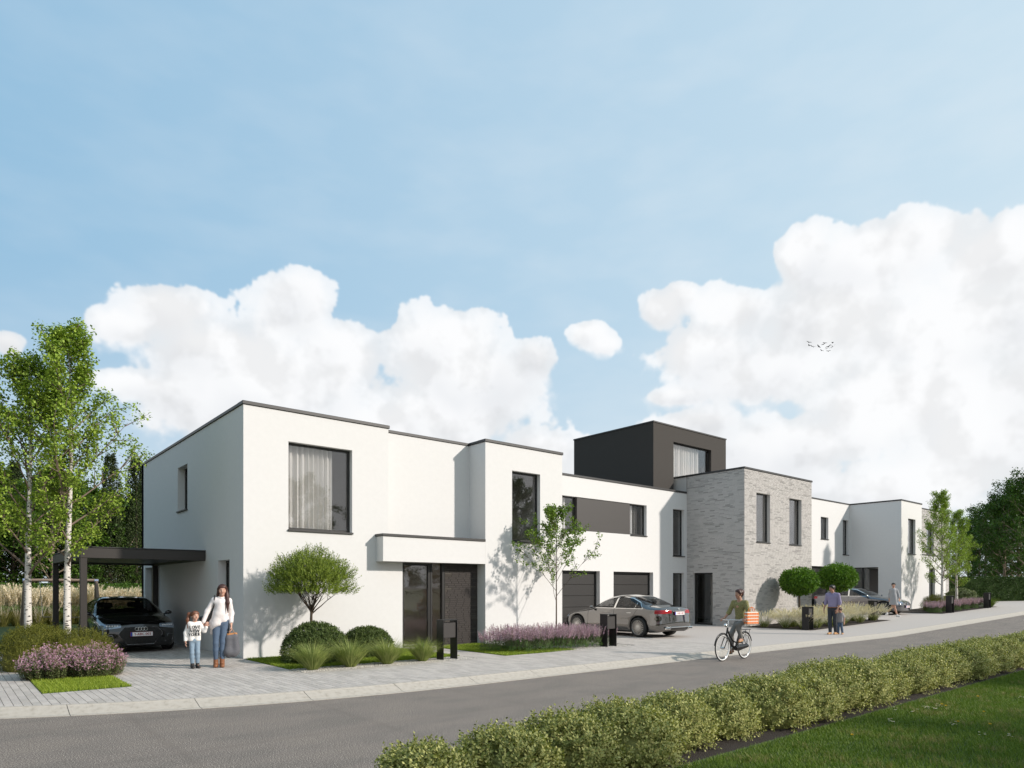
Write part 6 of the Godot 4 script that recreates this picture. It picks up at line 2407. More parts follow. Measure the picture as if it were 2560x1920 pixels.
func garment(t: Node3D, called: String, m: Material, s: float, list: Array, cuts := [], k := 0.035, cell := 0.013) -> void:
	var f := bones(k * s, cell * s)
	for q in list: f.bone(q[0], q[1], q[2] * s, (q[3] if q.size() > 3 else q[2]) * s)
	f.cuts = cuts
	part(called, grow(f, MB.new()), m, t)

func cloth(key: String, col: Color, sheen := 0.3) -> StandardMaterial3D:
	var m := mat(key, col, 0.9)
	m.albedo_texture = weave
	tri_map(m, 2.4, false)
	bump(m, weave_h, 0.35)
	m.rim_enabled = sheen > 0
	m.rim = sheen
	return m

var weave: Texture2D
var weave_h: Texture2D

func legs(J: Dictionary, r0: float, r1: float, r2: float) -> Array:
	var a := []
	for e in ["L", "R"]:
		a.append([J["hip" + e], J["kn" + e], r0, r1])
		a.append([J["kn" + e], J["kn" + e].lerp(J["an" + e], 0.35), r1, r1 * 1.02])
		a.append([J["kn" + e].lerp(J["an" + e], 0.35), J["an" + e], r1 * 1.02, r2])
	a.append([J.hipL + Vector3(0, 0.09, 0), J.hipR + Vector3(0, 0.09, 0), r0 * 1.12])
	a.append([J.hipL + Vector3(0.03, 0.02, 0), J.hipR + Vector3(-0.03, 0.02, 0), r0 * 1.24])
	return a

func shoes(J: Dictionary, r: float, up: float) -> Array:
	var a := []
	for e in ["L", "R"]:
		var an: Vector3 = J["an" + e]
		var to: Vector3 = J["toe" + e]
		a.append([an + (an - to) * 0.12 + Vector3(0, to.y - an.y + 0.01, 0), to, r * 0.95, r * 0.85])
		a.append([Vector3(an.x, to.y + 0.01, an.z), an + Vector3(0, up, 0), r, r * 1.02])
	return a

func build_people() -> void:
	weave = noise_tex(0.04, [[0.0, Color(0.94, 0.94, 0.94)], [1.0, Color(1, 1, 1)]], 256, 5, 51)
	weave_h = noise_tex(0.018, [], 256, 2, 52)
	for q in [["skin fair", 0.52, 0.30, 0.22], ["skin tan", 0.40, 0.21, 0.14], ["skin warm", 0.46, 0.25, 0.17]]:
		var m := mat(q[0], lin(q[1], q[2], q[3]), 0.55)
		m.subsurf_scatter_enabled = true
		m.subsurf_scatter_strength = 0.12
	mat("eye", lin(0.03, 0.02, 0.015), 0.2)
	mat("brow", lin(0.06, 0.03, 0.02), 0.9)
	mat("lips", lin(0.38, 0.12, 0.11), 0.45)
	for q in [["hair auburn", 0.075, 0.022, 0.014], ["hair ginger", 0.22, 0.075, 0.030], ["hair dark", 0.022, 0.014, 0.011], ["hair brown", 0.085, 0.030, 0.018]]:
		var m := mat(q[0], lin(q[1], q[2], q[3]), 0.5)
		m.albedo_texture = noise_tex(0.03, [[0.0, Color(0.6, 0.6, 0.6)], [1.0, Color(1, 1, 1)]], 256, 4, 55)
		tri_map(m, 4.0, false)
		m.uv1_scale = Vector3(14, 1.2, 14)
	cloth("white blouse", lin(0.78, 0.72, 0.70))
	cloth("white jersey", lin(0.80, 0.77, 0.74))
	cloth("blue denim", lin(0.085, 0.125, 0.19))
	cloth("light denim", lin(0.22, 0.30, 0.38))
	cloth("dark denim", lin(0.032, 0.036, 0.045))
	cloth("grey trousers", lin(0.19, 0.18, 0.165))
	cloth("mauve shirt", lin(0.27, 0.235, 0.36))
	cloth("grey dress", lin(0.36, 0.36, 0.37))
	cloth("grey tee", lin(0.34, 0.32, 0.32))
	mat("brown boot", lin(0.22, 0.085, 0.035), 0.6)
	mat("dark boot", lin(0.025, 0.02, 0.018), 0.6)
	mat("tan shoe", lin(0.45, 0.24, 0.10), 0.6)
	mat("white shoe", lin(0.75, 0.74, 0.72), 0.6)
	mat("dark leather", lin(0.035, 0.030, 0.027), 0.5)
	cloth("grey bag", lin(0.115, 0.115, 0.128))
	mat("tan leather", lin(0.42, 0.19, 0.07), 0.6)
	mat("print black", lin(0.012, 0.012, 0.012), 0.8)
	# leafy print of the cyclist's blouse
	var m := cloth("print blouse", Color.WHITE)
	m.albedo_texture = noise_tex(0.05, [[0.0, lin(0.06, 0.055, 0.03)], [0.42, lin(0.16, 0.14, 0.055)], [0.5, lin(0.30, 0.27, 0.11)], [0.58, lin(0.20, 0.19, 0.06)], [1.0, lin(0.42, 0.38, 0.18)]], 256, 3, 57)
	tri_map(m, 3.0, false)
	woman_and_girl()
	father_and_son()
	woman_in_dress()
	bicycle_and_rider()

func woman_and_girl() -> void:
	# --- woman in white blouse
	var at := ground_at(550, 1667)
	var turn := atan2(CAM.x - at.x, CAM.z - at.z)
	var J := {"head": Vector3(0.045, 1.605, 0.03), "neck": Vector3(0.032, 1.455, 0.0), "shL": Vector3(-0.115, 1.405, 0.0), "shR": Vector3(0.175, 1.39, 0.0), "elL": Vector3(-0.245, 1.17, 0.0), "elR": Vector3(0.225, 1.12, -0.03), "wrL": Vector3(-0.325, 0.925, 0.06), "wrR": Vector3(0.215, 0.87, 0.05), "hipL": Vector3(-0.065, 0.90, 0), "hipR": Vector3(0.085, 0.915, 0), "knL": Vector3(-0.080, 0.50, 0.05), "knR": Vector3(0.055, 0.53, 0.06), "anL": Vector3(-0.078, 0.10, 0.0), "anR": Vector3(0.040, 0.095, 0.03), "toeL": Vector3(-0.085, 0.032, 0.15), "toeR": Vector3(0.045, 0.032, 0.19), "look": Vector3(0.02, -0.03, 1.0), "hdL": Vector3(-0.02, -1.0, 0.1), "hdR": Vector3(0.05, -1.0, 0.1), "pmL": Vector3(-0.3, 0, -1.0), "pmR": Vector3(-1.0, 0, 0.2)}
	var t := person("smiling woman with long auburn hair in white blouse and blue jeans, holding the girl's hand", at, turn, J, {"s": 0.98, "skin": "skin fair", "smile": true, "curlL": 0.45, "curlR": 0.75})
	var Y := Vector3.UP
	garment(t, "blouse", M["white blouse"], 1.0, [[J.shL, J.elL, 0.056, 0.050], [J.elL, J.wrL + Vector3(0.008, 0.03, 0), 0.050, 0.040], [J.shR, J.elR, 0.056, 0.050], [J.elR, J.wrR + Vector3(0, 0.03, 0), 0.050, 0.042], [Vector3(-0.06, 1.36, 0.01), Vector3(0.12, 1.35, 0.01), 0.095], [Vector3(0.0, 1.43, 0.0), J.shL, 0.045, 0.05], [Vector3(0.06, 1.43, 0.0), J.shR, 0.045, 0.05], [Vector3(0.02, 1.33, 0.03), Vector3(0.0, 1.12, 0.03), 0.118, 0.118], [Vector3(-0.03, 1.12, 0.02), Vector3(-0.065, 0.93, 0.02), 0.115, 0.118], [Vector3(0.05, 1.12, 0.02), Vector3(0.06, 1.0, 0.02), 0.105, 0.100], [Vector3(-0.09, 0.95, -0.06), Vector3(-0.15, 0.72, -0.10), 0.08, 0.05], [Vector3(-0.11, 0.92, -0.03), Vector3(-0.10, 0.88, 0.0), 0.11]], [[Vector3(0.03, 1.495, 0), Y], [Vector3(-0.1, 0.86, 0.12), Vector3(0.25, -0.75, 0.55).normalized()]])
	garment(t, "jeans", M["blue denim"], 1.0, legs(J, 0.086, 0.057, 0.041), [[Vector3(0, 1.0, 0), Y], [Vector3(0, 0.15, 0), -Y]], 0.02)
	garment(t, "boots", M["brown boot"], 1.0, shoes(J, 0.050, 0.10), [[Vector3(0, 0.004, 0), -Y]], 0.02)
	hair(t, M["hair auburn"], J, 0.98, [[Vector3(-0.025, 1.64, 0.03), Vector3(-0.045, 1.50, 0.0), 0.030, 0.028], [Vector3(0.115, 1.64, 0.03), Vector3(0.135, 1.50, 0.03), 0.032, 0.042], [Vector3(0.135, 1.50, 0.03), Vector3(0.145, 1.35, 0.11), 0.044, 0.040], [Vector3(0.145, 1.35, 0.11), Vector3(0.150, 1.14, 0.135), 0.040, 0.008], [Vector3(0.05, 1.56, -0.06), Vector3(0.06, 1.38, -0.09), 0.065, 0.05]], 0.028)
	garment(t, "collar", M["white blouse"], 1.0, [[Vector3(-0.03, 1.465, 0.045), Vector3(0.03, 1.445, 0.075), 0.017], [Vector3(0.03, 1.445, 0.075), Vector3(0.09, 1.465, 0.045), 0.017]], [], 0.02, 0.008)
	# shoulder bag
	var bag := thing("shoulder_bag", "dark shoulder bag hanging behind the woman's arm", "bag", at, turn)
	var b := MB.new()
	b.col = Color.WHITE
	var f := bones(0.05, 0.013)
	f.bone(Vector3(-0.19, 1.10, -0.09), Vector3(-0.27, 0.98, -0.10), 0.085, 0.09)
	f.bone(Vector3(-0.27, 0.98, -0.10), Vector3(-0.36, 1.02, -0.10), 0.08, 0.05)
	f.bone(Vector3(-0.21, 1.0, -0.09), Vector3(-0.20, 0.93, -0.09), 0.08, 0.06)
	grow(f, b)
	part("pouch", b, M["dark leather"], bag)
	b = MB.new()
	b.tube(PackedVector3Array([Vector3(-0.15, 1.18, -0.06), Vector3(-0.115, 1.30, 0.08), Vector3(-0.105, 1.44, 0.07), Vector3(-0.10, 1.50, 0.0), Vector3(-0.12, 1.40, -0.10), Vector3(-0.20, 1.16, -0.10)]), PackedFloat32Array([0.012, 0.013, 0.013, 0.013, 0.012, 0.012]), 6)
	part("strap", b, M["dark leather"], bag)
	# carrier bag in her hand
	bag = thing("carrier_bag", "large slumped grey bag with tan lining in the woman's hand", "bag", at, turn)
	f = bones(0.06, 0.014)
	f.bone(Vector3(0.17, 0.62, 0.06), Vector3(0.29, 0.64, 0.06), 0.055, 0.055)
	f.bone(Vector3(0.17, 0.58, 0.06), Vector3(0.16, 0.32, 0.06), 0.075, 0.085)
	f.bone(Vector3(0.29, 0.60, 0.06), Vector3(0.31, 0.34, 0.06), 0.065, 0.085)
	f.bone(Vector3(0.16, 0.32, 0.06), Vector3(0.27, 0.27, 0.06), 0.09, 0.075)
	f.bone(Vector3(0.19, 0.25, 0.06), Vector3(0.16, 0.22, 0.06), 0.03, 0.03)
	f.cuts = [[Vector3(0, 0.675, 0), Vector3(-0.15, 1, 0).normalized()]]
	part("sack", grow(f, MB.new()), M["grey bag"], bag)
	f = bones(0.03, 0.010)
	f.bone(Vector3(0.16, 0.672, 0.065), Vector3(0.31, 0.69, 0.065), 0.036, 0.030)
	part("lining", grow(f, MB.new()), M["tan leather"], bag)
	b = MB.new()
	b.tube(PackedVector3Array([Vector3(0.17, 0.69, 0.10), Vector3(0.21, 0.77, 0.075), Vector3(0.235, 0.785, 0.07), Vector3(0.255, 0.76, 0.075), Vector3(0.29, 0.69, 0.10)]), PackedFloat32Array([0.006, 0.006, 0.006, 0.006, 0.006]), 6)
	part("handles", b, M["tan leather"], bag)
	# --- girl
	at = ground_at(486.3, 1670.4)
	turn = atan2(CAM.x - at.x, CAM.z - at.z)
	var K := {"head": Vector3(0.01, 1.075, 0.02), "neck": Vector3(0.0, 0.965, 0.0), "shL": Vector3(-0.10, 0.925, 0.0), "shR": Vector3(0.10, 0.925, 0.0), "elL": Vector3(-0.165, 0.73, -0.02), "elR": Vector3(0.185, 0.765, 0.03), "wrL": Vector3(-0.168, 0.56, 0.03), "wrR": Vector3(0.222, 0.855, 0.07), "hipL": Vector3(-0.05, 0.56, 0), "hipR": Vector3(0.055, 0.56, 0), "knL": Vector3(-0.045, 0.32, 0.03), "knR": Vector3(0.06, 0.325, 0.035), "anL": Vector3(-0.04, 0.075, 0.0), "anR": Vector3(0.055, 0.08, -0.02), "toeL": Vector3(-0.02, 0.022, 0.10), "toeR": Vector3(0.085, 0.022, 0.08), "look": Vector3(0.42, 0.02, 1.0), "hdL": Vector3(0, -1, 0.15), "hdR": Vector3(0.15, 1.0, 0.1), "pmL": Vector3(1, 0, 0), "pmR": Vector3(0.3, 0, -1)}
	t = person("little girl with ginger ponytail in white lettered sweater and light jeans", at, turn, K, {"s": 0.70, "skin": "skin fair", "smile": true, "head": 1.16, "curlR": 0.6, "curlL": 0.35, "wide": 0.95})
	garment(t, "sweater", M["white jersey"], 1.0, [[K.shL, K.elL, 0.046, 0.040], [K.elL, K.wrL + Vector3(0, 0.01, 0), 0.040, 0.033], [K.shR, K.elR, 0.046, 0.040], [K.elR, K.wrR + Vector3(0, -0.015, 0), 0.040, 0.033], [Vector3(-0.06, 0.90, 0.005), Vector3(0.06, 0.90, 0.005), 0.068], [Vector3(-0.05, 0.86, 0.01), Vector3(-0.055, 0.60, 0.01), 0.070, 0.066], [Vector3(0.05, 0.86, 0.01), Vector3(0.055, 0.60, 0.01), 0.070, 0.066]], [[Vector3(0, 0.972, 0), Y], [Vector3(0, 0.565, 0), -Y]], 0.03, 0.011)
	garment(t, "jeans", M["light denim"], 1.0, legs(K, 0.056, 0.043, 0.039), [[Vector3(0, 0.62, 0), Y], [Vector3(0, 0.10, 0), -Y]], 0.018, 0.011)
	garment(t, "boots", M["dark boot"], 1.0, shoes(K, 0.036, 0.07), [[Vector3(0, 0.003, 0), -Y]], 0.02, 0.009)
	hair(t, M["hair ginger"], K, 0.70 * 1.16, [[Vector3(-0.070, 1.125, -0.05), Vector3(-0.105, 1.12, -0.04), 0.030, 0.034], [Vector3(-0.105, 1.12, -0.04), Vector3(-0.130, 1.0, -0.01), 0.034, 0.034], [Vector3(-0.130, 1.0, -0.01), Vector3(-0.125, 0.83, 0.05), 0.034, 0.008]], 0.026)
	var row := 0
	for word in ["LOVE", "NEW", "YORK"]:
		var l := part("lettering", lettering(word, 0.064, 0.003, true), M["print black"], t)
		l.position = Vector3(0.008 - 0.006 * row, 0.850 - 0.074 * row, 0.0815)
		l.rotation.z = [0.04, -0.02, 0.05][row]
		row += 1

func father_and_son() -> void:
	var Y := Vector3.UP
	var at := ground_at(2082, 1586)
	at.y = gy(at.x)
	var turn := atan2(CAM.x - at.x, CAM.z - at.z) - 0.35
	var J := {"head": Vector3(-0.01, 1.635, 0.04), "neck": Vector3(0, 1.49, 0.0), "shL": Vector3(-0.19, 1.425, 0.0), "shR": Vector3(0.19, 1.425, 0.0), "elL": Vector3(-0.255, 1.14, -0.03), "elR": Vector3(0.24, 1.14, -0.02), "wrL": Vector3(-0.285, 0.90, 0.06), "wrR": Vector3(0.18, 0.90, 0.06), "hipL": Vector3(-0.085, 0.92, 0), "hipR": Vector3(0.085, 0.92, 0), "knL": Vector3(-0.085, 0.50, 0.04), "knR": Vector3(0.075, 0.50, 0.0), "anL": Vector3(-0.07, 0.085, 0.05), "anR": Vector3(0.06, 0.09, -0.10), "toeL": Vector3(-0.09, 0.03, 0.20), "toeR": Vector3(0.07, 0.03, 0.05), "look": Vector3(-0.45, -0.1, 1.0), "hdL": Vector3(0, -1, 0.2), "hdR": Vector3(-0.1, -1, 0.3), "pmL": Vector3(1, 0, -0.3), "pmR": Vector3(-0.6, 0, -0.6)}
	var t := person("man in mauve shirt with rolled sleeves and dark jeans, leading the little boy", at, turn, J, {"s": 1.0, "skin": "skin tan", "curlL": 0.4, "curlR": 0.6, "wide": 1.08})
	garment(t, "shirt", M["mauve shirt"], 1.0, [[J.shL, J.elL, 0.060, 0.054], [J.elL, J.elL.lerp(J.wrL, 0.25), 0.054, 0.050], [J.shR, J.elR, 0.060, 0.054], [J.elR, J.elR.lerp(J.wrR, 0.25), 0.054, 0.050], [Vector3(-0.10, 1.37, 0), Vector3(0.10, 1.37, 0), 0.105], [Vector3(-0.03, 1.47, 0.0), J.shL, 0.045, 0.055], [Vector3(0.03, 1.47, 0.0), J.shR, 0.045, 0.055], [Vector3(-0.055, 1.32, 0.01), Vector3(-0.045, 1.0, 0.01), 0.115, 0.112], [Vector3(0.055, 1.32, 0.01), Vector3(0.045, 1.0, 0.01), 0.115, 0.112]], [[Vector3(0, 1.52, 0), Y], [Vector3(0, 0.965, 0), -Y]])
	garment(t, "jeans", M["dark denim"], 1.0, legs(J, 0.094, 0.066, 0.056), [[Vector3(0, 0.99, 0), Y], [Vector3(0, 0.07, 0), -Y]], 0.02)
	garment(t, "belt", M["brown boot"], 1.0, [[Vector3(-0.05, 0.97, 0.005), Vector3(0.05, 0.97, 0.005), 0.132]], [[Vector3(0, 0.985, 0), Y], [Vector3(0, 0.955, 0), -Y]], 0.02, 0.010)
	garment(t, "collar", M["mauve shirt"], 1.0, [[Vector3(-0.065, 1.50, 0.02), Vector3(-0.02, 1.46, 0.075), 0.018], [Vector3(0.065, 1.50, 0.02), Vector3(0.02, 1.46, 0.075), 0.018]], [], 0.02, 0.009)
	garment(t, "shoes", M["tan shoe"], 1.0, shoes(J, 0.045, 0.0), [[Vector3(0, 0.004, 0), -Y]], 0.02)
	hair(t, M["hair dark"], J, 1.0, [])
	var at2 := ground_at(2100.5, 1585.8)
	at2.y = gy(at2.x)
	var K := {"head": Vector3(0.0, 0.875, 0.03), "neck": Vector3(0, 0.775, 0.0), "shL": Vector3(-0.085, 0.74, 0.0), "shR": Vector3(0.085, 0.74, 0.0), "elL": Vector3(-0.15, 0.665, 0.03), "elR": Vector3(0.135, 0.58, -0.02), "wrL": Vector3(-0.175, 0.775, 0.05), "wrR": Vector3(0.150, 0.44, 0.02), "hipL": Vector3(-0.045, 0.45, 0), "hipR": Vector3(0.045, 0.45, 0), "knL": Vector3(-0.05, 0.25, 0.04), "knR": Vector3(0.055, 0.26, 0.02), "anL": Vector3(-0.06, 0.05, 0.02), "anR": Vector3(0.06, 0.055, -0.05), "toeL": Vector3(-0.08, 0.02, 0.10), "toeR": Vector3(0.07, 0.02, 0.03), "look": Vector3(-0.7, -0.2, 1.0), "hdL": Vector3(-0.1, 1, 0), "hdR": Vector3(0, -1, 0.2), "pmL": Vector3(0, 0, -1), "pmR": Vector3(-1, 0, 0)}
	t = person("small boy in grey printed t-shirt and jeans, held by the man's hand", at2, turn, K, {"s": 0.585, "skin": "skin warm", "head": 1.22, "curlL": 0.5})
	garment(t, "t_shirt", M["grey tee"], 1.0, [[K.shL, K.shL.lerp(K.elL, 0.7), 0.042, 0.040], [K.shR, K.shR.lerp(K.elR, 0.7), 0.042, 0.040], [Vector3(-0.045, 0.72, 0), Vector3(0.045, 0.72, 0), 0.062], [Vector3(-0.04, 0.69, 0.005), Vector3(-0.045, 0.47, 0.005), 0.072, 0.075], [Vector3(0.04, 0.69, 0.005), Vector3(0.045, 0.47, 0.005), 0.072, 0.075]], [[Vector3(0, 0.785, 0), Y], [Vector3(0, 0.43, 0), -Y]], 0.03, 0.011)
	garment(t, "jeans", M["blue denim"], 1.0, legs(K, 0.051, 0.042, 0.038), [[Vector3(0, 0.52, 0), Y], [Vector3(0, 0.045, 0), -Y]], 0.018, 0.011)
	garment(t, "shoes", M["tan shoe"], 1.0, shoes(K, 0.032, 0.0), [[Vector3(0, 0.003, 0), -Y]], 0.02, 0.009)
	hair(t, M["hair brown"], K, 0.585 * 1.22, [], 0.038)

func woman_in_dress() -> void:
	var Y := Vector3.UP
	var at := Vector3(31.3, 0, 2.45)
	at.y = gy(at.x)
	var turn := atan2(CAM.x - at.x, CAM.z - at.z)
	var J := {"head": Vector3(0.0, 1.575, 0.03), "neck": Vector3(0, 1.43, 0.0), "shL": Vector3(-0.14, 1.345, 0.0), "shR": Vector3(0.14, 1.345, 0.0), "elL": Vector3(-0.20, 1.11, -0.04), "elR": Vector3(0.215, 1.12, -0.02), "wrL": Vector3(-0.19, 0.88, 0.03), "wrR": Vector3(0.26, 0.89, 0.02), "hipL": Vector3(-0.07, 0.90, 0), "hipR": Vector3(0.07, 0.90, 0), "knL": Vector3(-0.045, 0.50, 0.02), "knR": Vector3(0.045, 0.49, 0.06), "anL": Vector3(-0.28, 0.22, -0.22), "anR": Vector3(0.16, 0.085, 0.06), "toeL": Vector3(-0.335, 0.10, -0.20), "toeR": Vector3(0.28, 0.03, 0.14), "look": Vector3(0.05, -0.02, 1.0), "hdL": Vector3(0, -1, 0.1), "hdR": Vector3(0.1, -1, 0.1), "pmL": Vector3(1, 0, -0.3), "pmR": Vector3(-1, 0, -0.3)}
	var t := person("woman in short grey dress and white trainers walking past the grey car", at, turn, J, {"s": 0.97, "skin": "skin warm", "curlL": 0.3, "curlR": 0.3})
	garment(t, "dress", M["grey dress"], 1.0, [[J.shL, J.elL, 0.060, 0.052], [J.elL, J.elL.lerp(J.wrL, 0.6), 0.052, 0.046], [J.shR, J.elR, 0.060, 0.052], [J.elR, J.elR.lerp(J.wrR, 0.6), 0.052, 0.046], [Vector3(-0.05, 1.31, 0), Vector3(0.05, 1.31, 0), 0.09], [Vector3(-0.03, 1.41, 0.0), J.shL, 0.04, 0.05], [Vector3(0.03, 1.41, 0.0), J.shR, 0.04, 0.05], [Vector3(0, 1.32, 0.01), Vector3(0, 1.08, 0.01), 0.13, 0.13], [Vector3(-0.03, 1.08, 0.01), Vector3(-0.07, 0.62, 0.01), 0.125, 0.13], [Vector3(0.03, 1.08, 0.01), Vector3(0.08, 0.62, 0.01), 0.125, 0.13]], [[Vector3(0, 1.435, 0), Y], [Vector3(0, 0.60, 0), -Y]])
	garment(t, "shoes", M["white shoe"], 1.0, shoes(J, 0.044, 0.0), [], 0.02)
	hair(t, M["hair dark"], J, 0.97, [[Vector3(0, 1.63, -0.10), Vector3(0, 1.62, -0.115), 0.040]], 0.026)

func bicycle_and_rider() -> void:
	# own axes of the bicycle: z ahead, x to its left, y up; wheels 0.65 m across
	var base := Vector3(9.93, -0.1, 6.99)
	var turn := atan2(-1.0, 0.02)
	var t := thing("bicycle", "black step-through city bicycle with white-walled tyres and rear rack", "bicycle", base, turn)
	mat("bike black", lin(0.008, 0.008, 0.008), 0.25)
	mat("white wall", lin(0.75, 0.74, 0.72), 0.6)
	var R := 0.325
	var spin := Basis(Vector3.UP, PI / 2)
	for z in [0.0, 1.0]:
		var w := sub("wheel", t, Transform3D(spin, Vector3(0, R, z)))
		var b := MB.new()
		b.torus(Transform3D(), R - 0.017, 0.017, 48, 8)
		part("tyre", b, M["tyre"], w)
		b = MB.new()
		b.torus(Transform3D(), R - 0.030, 0.0165, 48, 8)
		part("white_wall", b, M["white wall"], w)
		b = MB.new()
		b.torus(Transform3D(), R - 0.045, 0.011, 48, 6)
		part("rim", b, M["chrome"], w)
		b = MB.new()
		for k in 28:
			var a := TAU * k / 28
			var e := a + (0.5 if k % 2 else -0.5)
			b.rod(Vector3(cos(e) * 0.025, sin(e) * 0.025, 0.02 if k % 4 < 2 else -0.02), Vector3(cos(a), sin(a), 0) * (R - 0.045), 0.0013, -1.0, 4)
		b.rod(Vector3(0, 0, -0.05), Vector3(0, 0, 0.05), 0.022, -1.0, 10)
		part("spokes", b, M["chrome"], w)
		b = MB.new()
		var pts := PackedVector3Array()
		var rad := PackedFloat32Array()
		for k in 15:
			var a := lerpf(0.30, 2.75, k / 14.0) if z == 0.0 else lerpf(0.75, 2.95, k / 14.0)
			# mudguard arc: angle measured from the rear
			pts.append(Vector3(0, R + sin(a) * (R + 0.022), z - cos(a) * (R + 0.022)))
			rad.append(0.016)
		b.tube(pts, rad, 6)
		part("mudguard", b, M["bike black"], t)
	var f := MB.new()
	var bb := Vector3(0, 0.285, 0.43)
	var ht := Vector3(0, 0.80, 0.77)
	var hb := Vector3(0, 0.62, 0.825)
	var st := Vector3(0, 0.80, 0.16)
	f.tube(PackedVector3Array([hb, Vector3(0, 0.47, 0.72), Vector3(0, 0.33, 0.55), bb]), PackedFloat32Array([0.026, 0.030, 0.030, 0.028]), 10)
	f.tube(PackedVector3Array([ht + Vector3(0, -0.05, 0.01), Vector3(0, 0.60, 0.69), Vector3(0, 0.46, 0.52), Vector3(0, 0.42, 0.385)]), PackedFloat32Array([0.018, 0.020, 0.020, 0.018]), 10)
	f.rod(hb, ht, 0.022, -1.0, 10)
	f.rod(bb, st, 0.019, -1.0, 10)
	for s in [-1.0, 1.0]:
		f.rod(bb + Vector3(s * 0.03, 0, 0), Vector3(s * 0.055, R, 0.0), 0.010)
		f.rod(st + Vector3(s * 0.02, -0.12, 0.03), Vector3(s * 0.055, R, 0.0), 0.009)
		f.tube(PackedVector3Array([hb + Vector3(s * 0.035, 0.0, 0.005), Vector3(s * 0.05, 0.50, 0.88), Vector3(s * 0.05, R, 1.0)]), PackedFloat32Array([0.014, 0.013, 0.010]), 7)
	part("frame", f, M["bike black"], t)
	f = MB.new()
	f.cbox(Vector3(-0.035, 0.255, -0.06), Vector3(-0.075, 0.26, 0.0), 0.001)
	f = MB.new()
	var cc := PackedVector3Array([Vector3(0.055, 0.29, 0.52), Vector3(0.055, 0.30, 0.40), Vector3(0.055, 0.315, 0.15), Vector3(0.055, 0.325, -0.04)])
	f.tube(cc, PackedFloat32Array([0.055, 0.085, 0.062, 0.045]), 12)
	part("chain_case", f, M["bike black"], t)
	f = MB.new()
	f.rod(Vector3(0.11, 0.285, 0.43), Vector3(-0.11, 0.285, 0.43), 0.012)
	f.rod(Vector3(0.105, 0.285, 0.43), Vector3(0.115, 0.43, 0.47), 0.010)
	f.rod(Vector3(-0.105, 0.285, 0.43), Vector3(-0.115, 0.14, 0.39), 0.010)
	part("cranks", f, M["chrome"], t)
	f = MB.new()
	f.cbox(Vector3(0.12, 0.42, 0.42), Vector3(0.20, 0.445, 0.52), 0.005)
	f.cbox(Vector3(-0.20, 0.125, 0.34), Vector3(-0.12, 0.15, 0.44), 0.005)
	part("pedals", f, M["bike black"], t)
	f = MB.new()
	f.rod(ht, Vector3(0, 0.98, 0.73), 0.013, -1.0, 8)
	f.tube(PackedVector3Array([Vector3(0.27, 0.985, 0.55), Vector3(0.20, 0.985, 0.66), Vector3(0.06, 0.985, 0.745), Vector3(-0.06, 0.985, 0.745), Vector3(-0.20, 0.985, 0.66), Vector3(-0.27, 0.985, 0.55)]), PackedFloat32Array([0.011, 0.011, 0.012, 0.012, 0.011, 0.011]), 8)
	part("handlebar", f, M["chrome"], t)
	f = MB.new()
	for s in [-1.0, 1.0]: f.rod(Vector3(s * 0.27, 0.985, 0.55), Vector3(s * 0.31, 0.985, 0.45), 0.017)
	part("grips", f, M["bike black"], t)
	f = MB.new()
	f.ball(Vector3(0, 0.86, 0.86), Vector3(0.045, 0.045, 0.06), 12, 8)
	part("headlamp", f, M["chrome"], t)
	f = MB.new()
	for x in [-0.05, 0.0, 0.05]: f.rod(Vector3(x, 0.72, -0.22), Vector3(x, 0.72, 0.12), 0.006)
	for z in [-0.22, -0.05, 0.12]: f.rod(Vector3(-0.055, 0.72, z), Vector3(0.055, 0.72, z), 0.006)
	for s in [-1.0, 1.0]:
		f.rod(Vector3(s * 0.055, 0.72, -0.16), Vector3(s * 0.06, R, 0.0), 0.006)
		f.rod(Vector3(s * 0.055, 0.72, 0.05), Vector3(s * 0.06, R, 0.0), 0.006)
	part("rear_rack", f, M["bike black"], t)
	f = MB.new()
	f.rod(st, Vector3(0, 0.86, 0.14), 0.013)
	f.ball(Vector3(0, 0.875, 0.08), Vector3(0.09, 0.035, 0.09), 14, 8)
	f.ball(Vector3(0, 0.875, 0.19), Vector3(0.035, 0.025, 0.10), 12, 8)
	part("saddle", f, M["dark leather"], t)
	# rider, in the bicycle's axes
	var J := {"head": Vector3(0.0, 1.60, 0.25), "neck": Vector3(0, 1.455, 0.22), "shL": Vector3(-0.165, 1.40, 0.22), "shR": Vector3(0.165, 1.40, 0.22), "elL": Vector3(-0.25, 1.15, 0.30), "elR": Vector3(0.26, 1.15, 0.26), "wrL": Vector3(-0.285, 1.02, 0.44), "wrR": Vector3(0.285, 1.03, 0.44), "hipL": Vector3(-0.075, 0.955, 0.12), "hipR": Vector3(0.075, 0.955, 0.12), "knL": Vector3(-0.10, 0.64, 0.44), "knR": Vector3(0.11, 0.86, 0.50), "anL": Vector3(-0.14, 0.235, 0.34), "anR": Vector3(0.145, 0.53, 0.40), "toeL": Vector3(-0.155, 0.175, 0.47), "toeR": Vector3(0.16, 0.475, 0.53), "look": Vector3(-0.42, 0.02, 0.9), "hdL": Vector3(-0.2, -0.25, 1.0), "hdR": Vector3(0.2, -0.3, 1.0), "pmL": Vector3(0.15, -1, -0.2), "pmR": Vector3(-0.15, -1, -0.2)}
	var p := person("woman riding the bicycle in olive printed blouse and grey trousers", base, turn, J, {"s": 0.97, "skin": "skin tan", "curlL": 0.8, "curlR": 0.8})
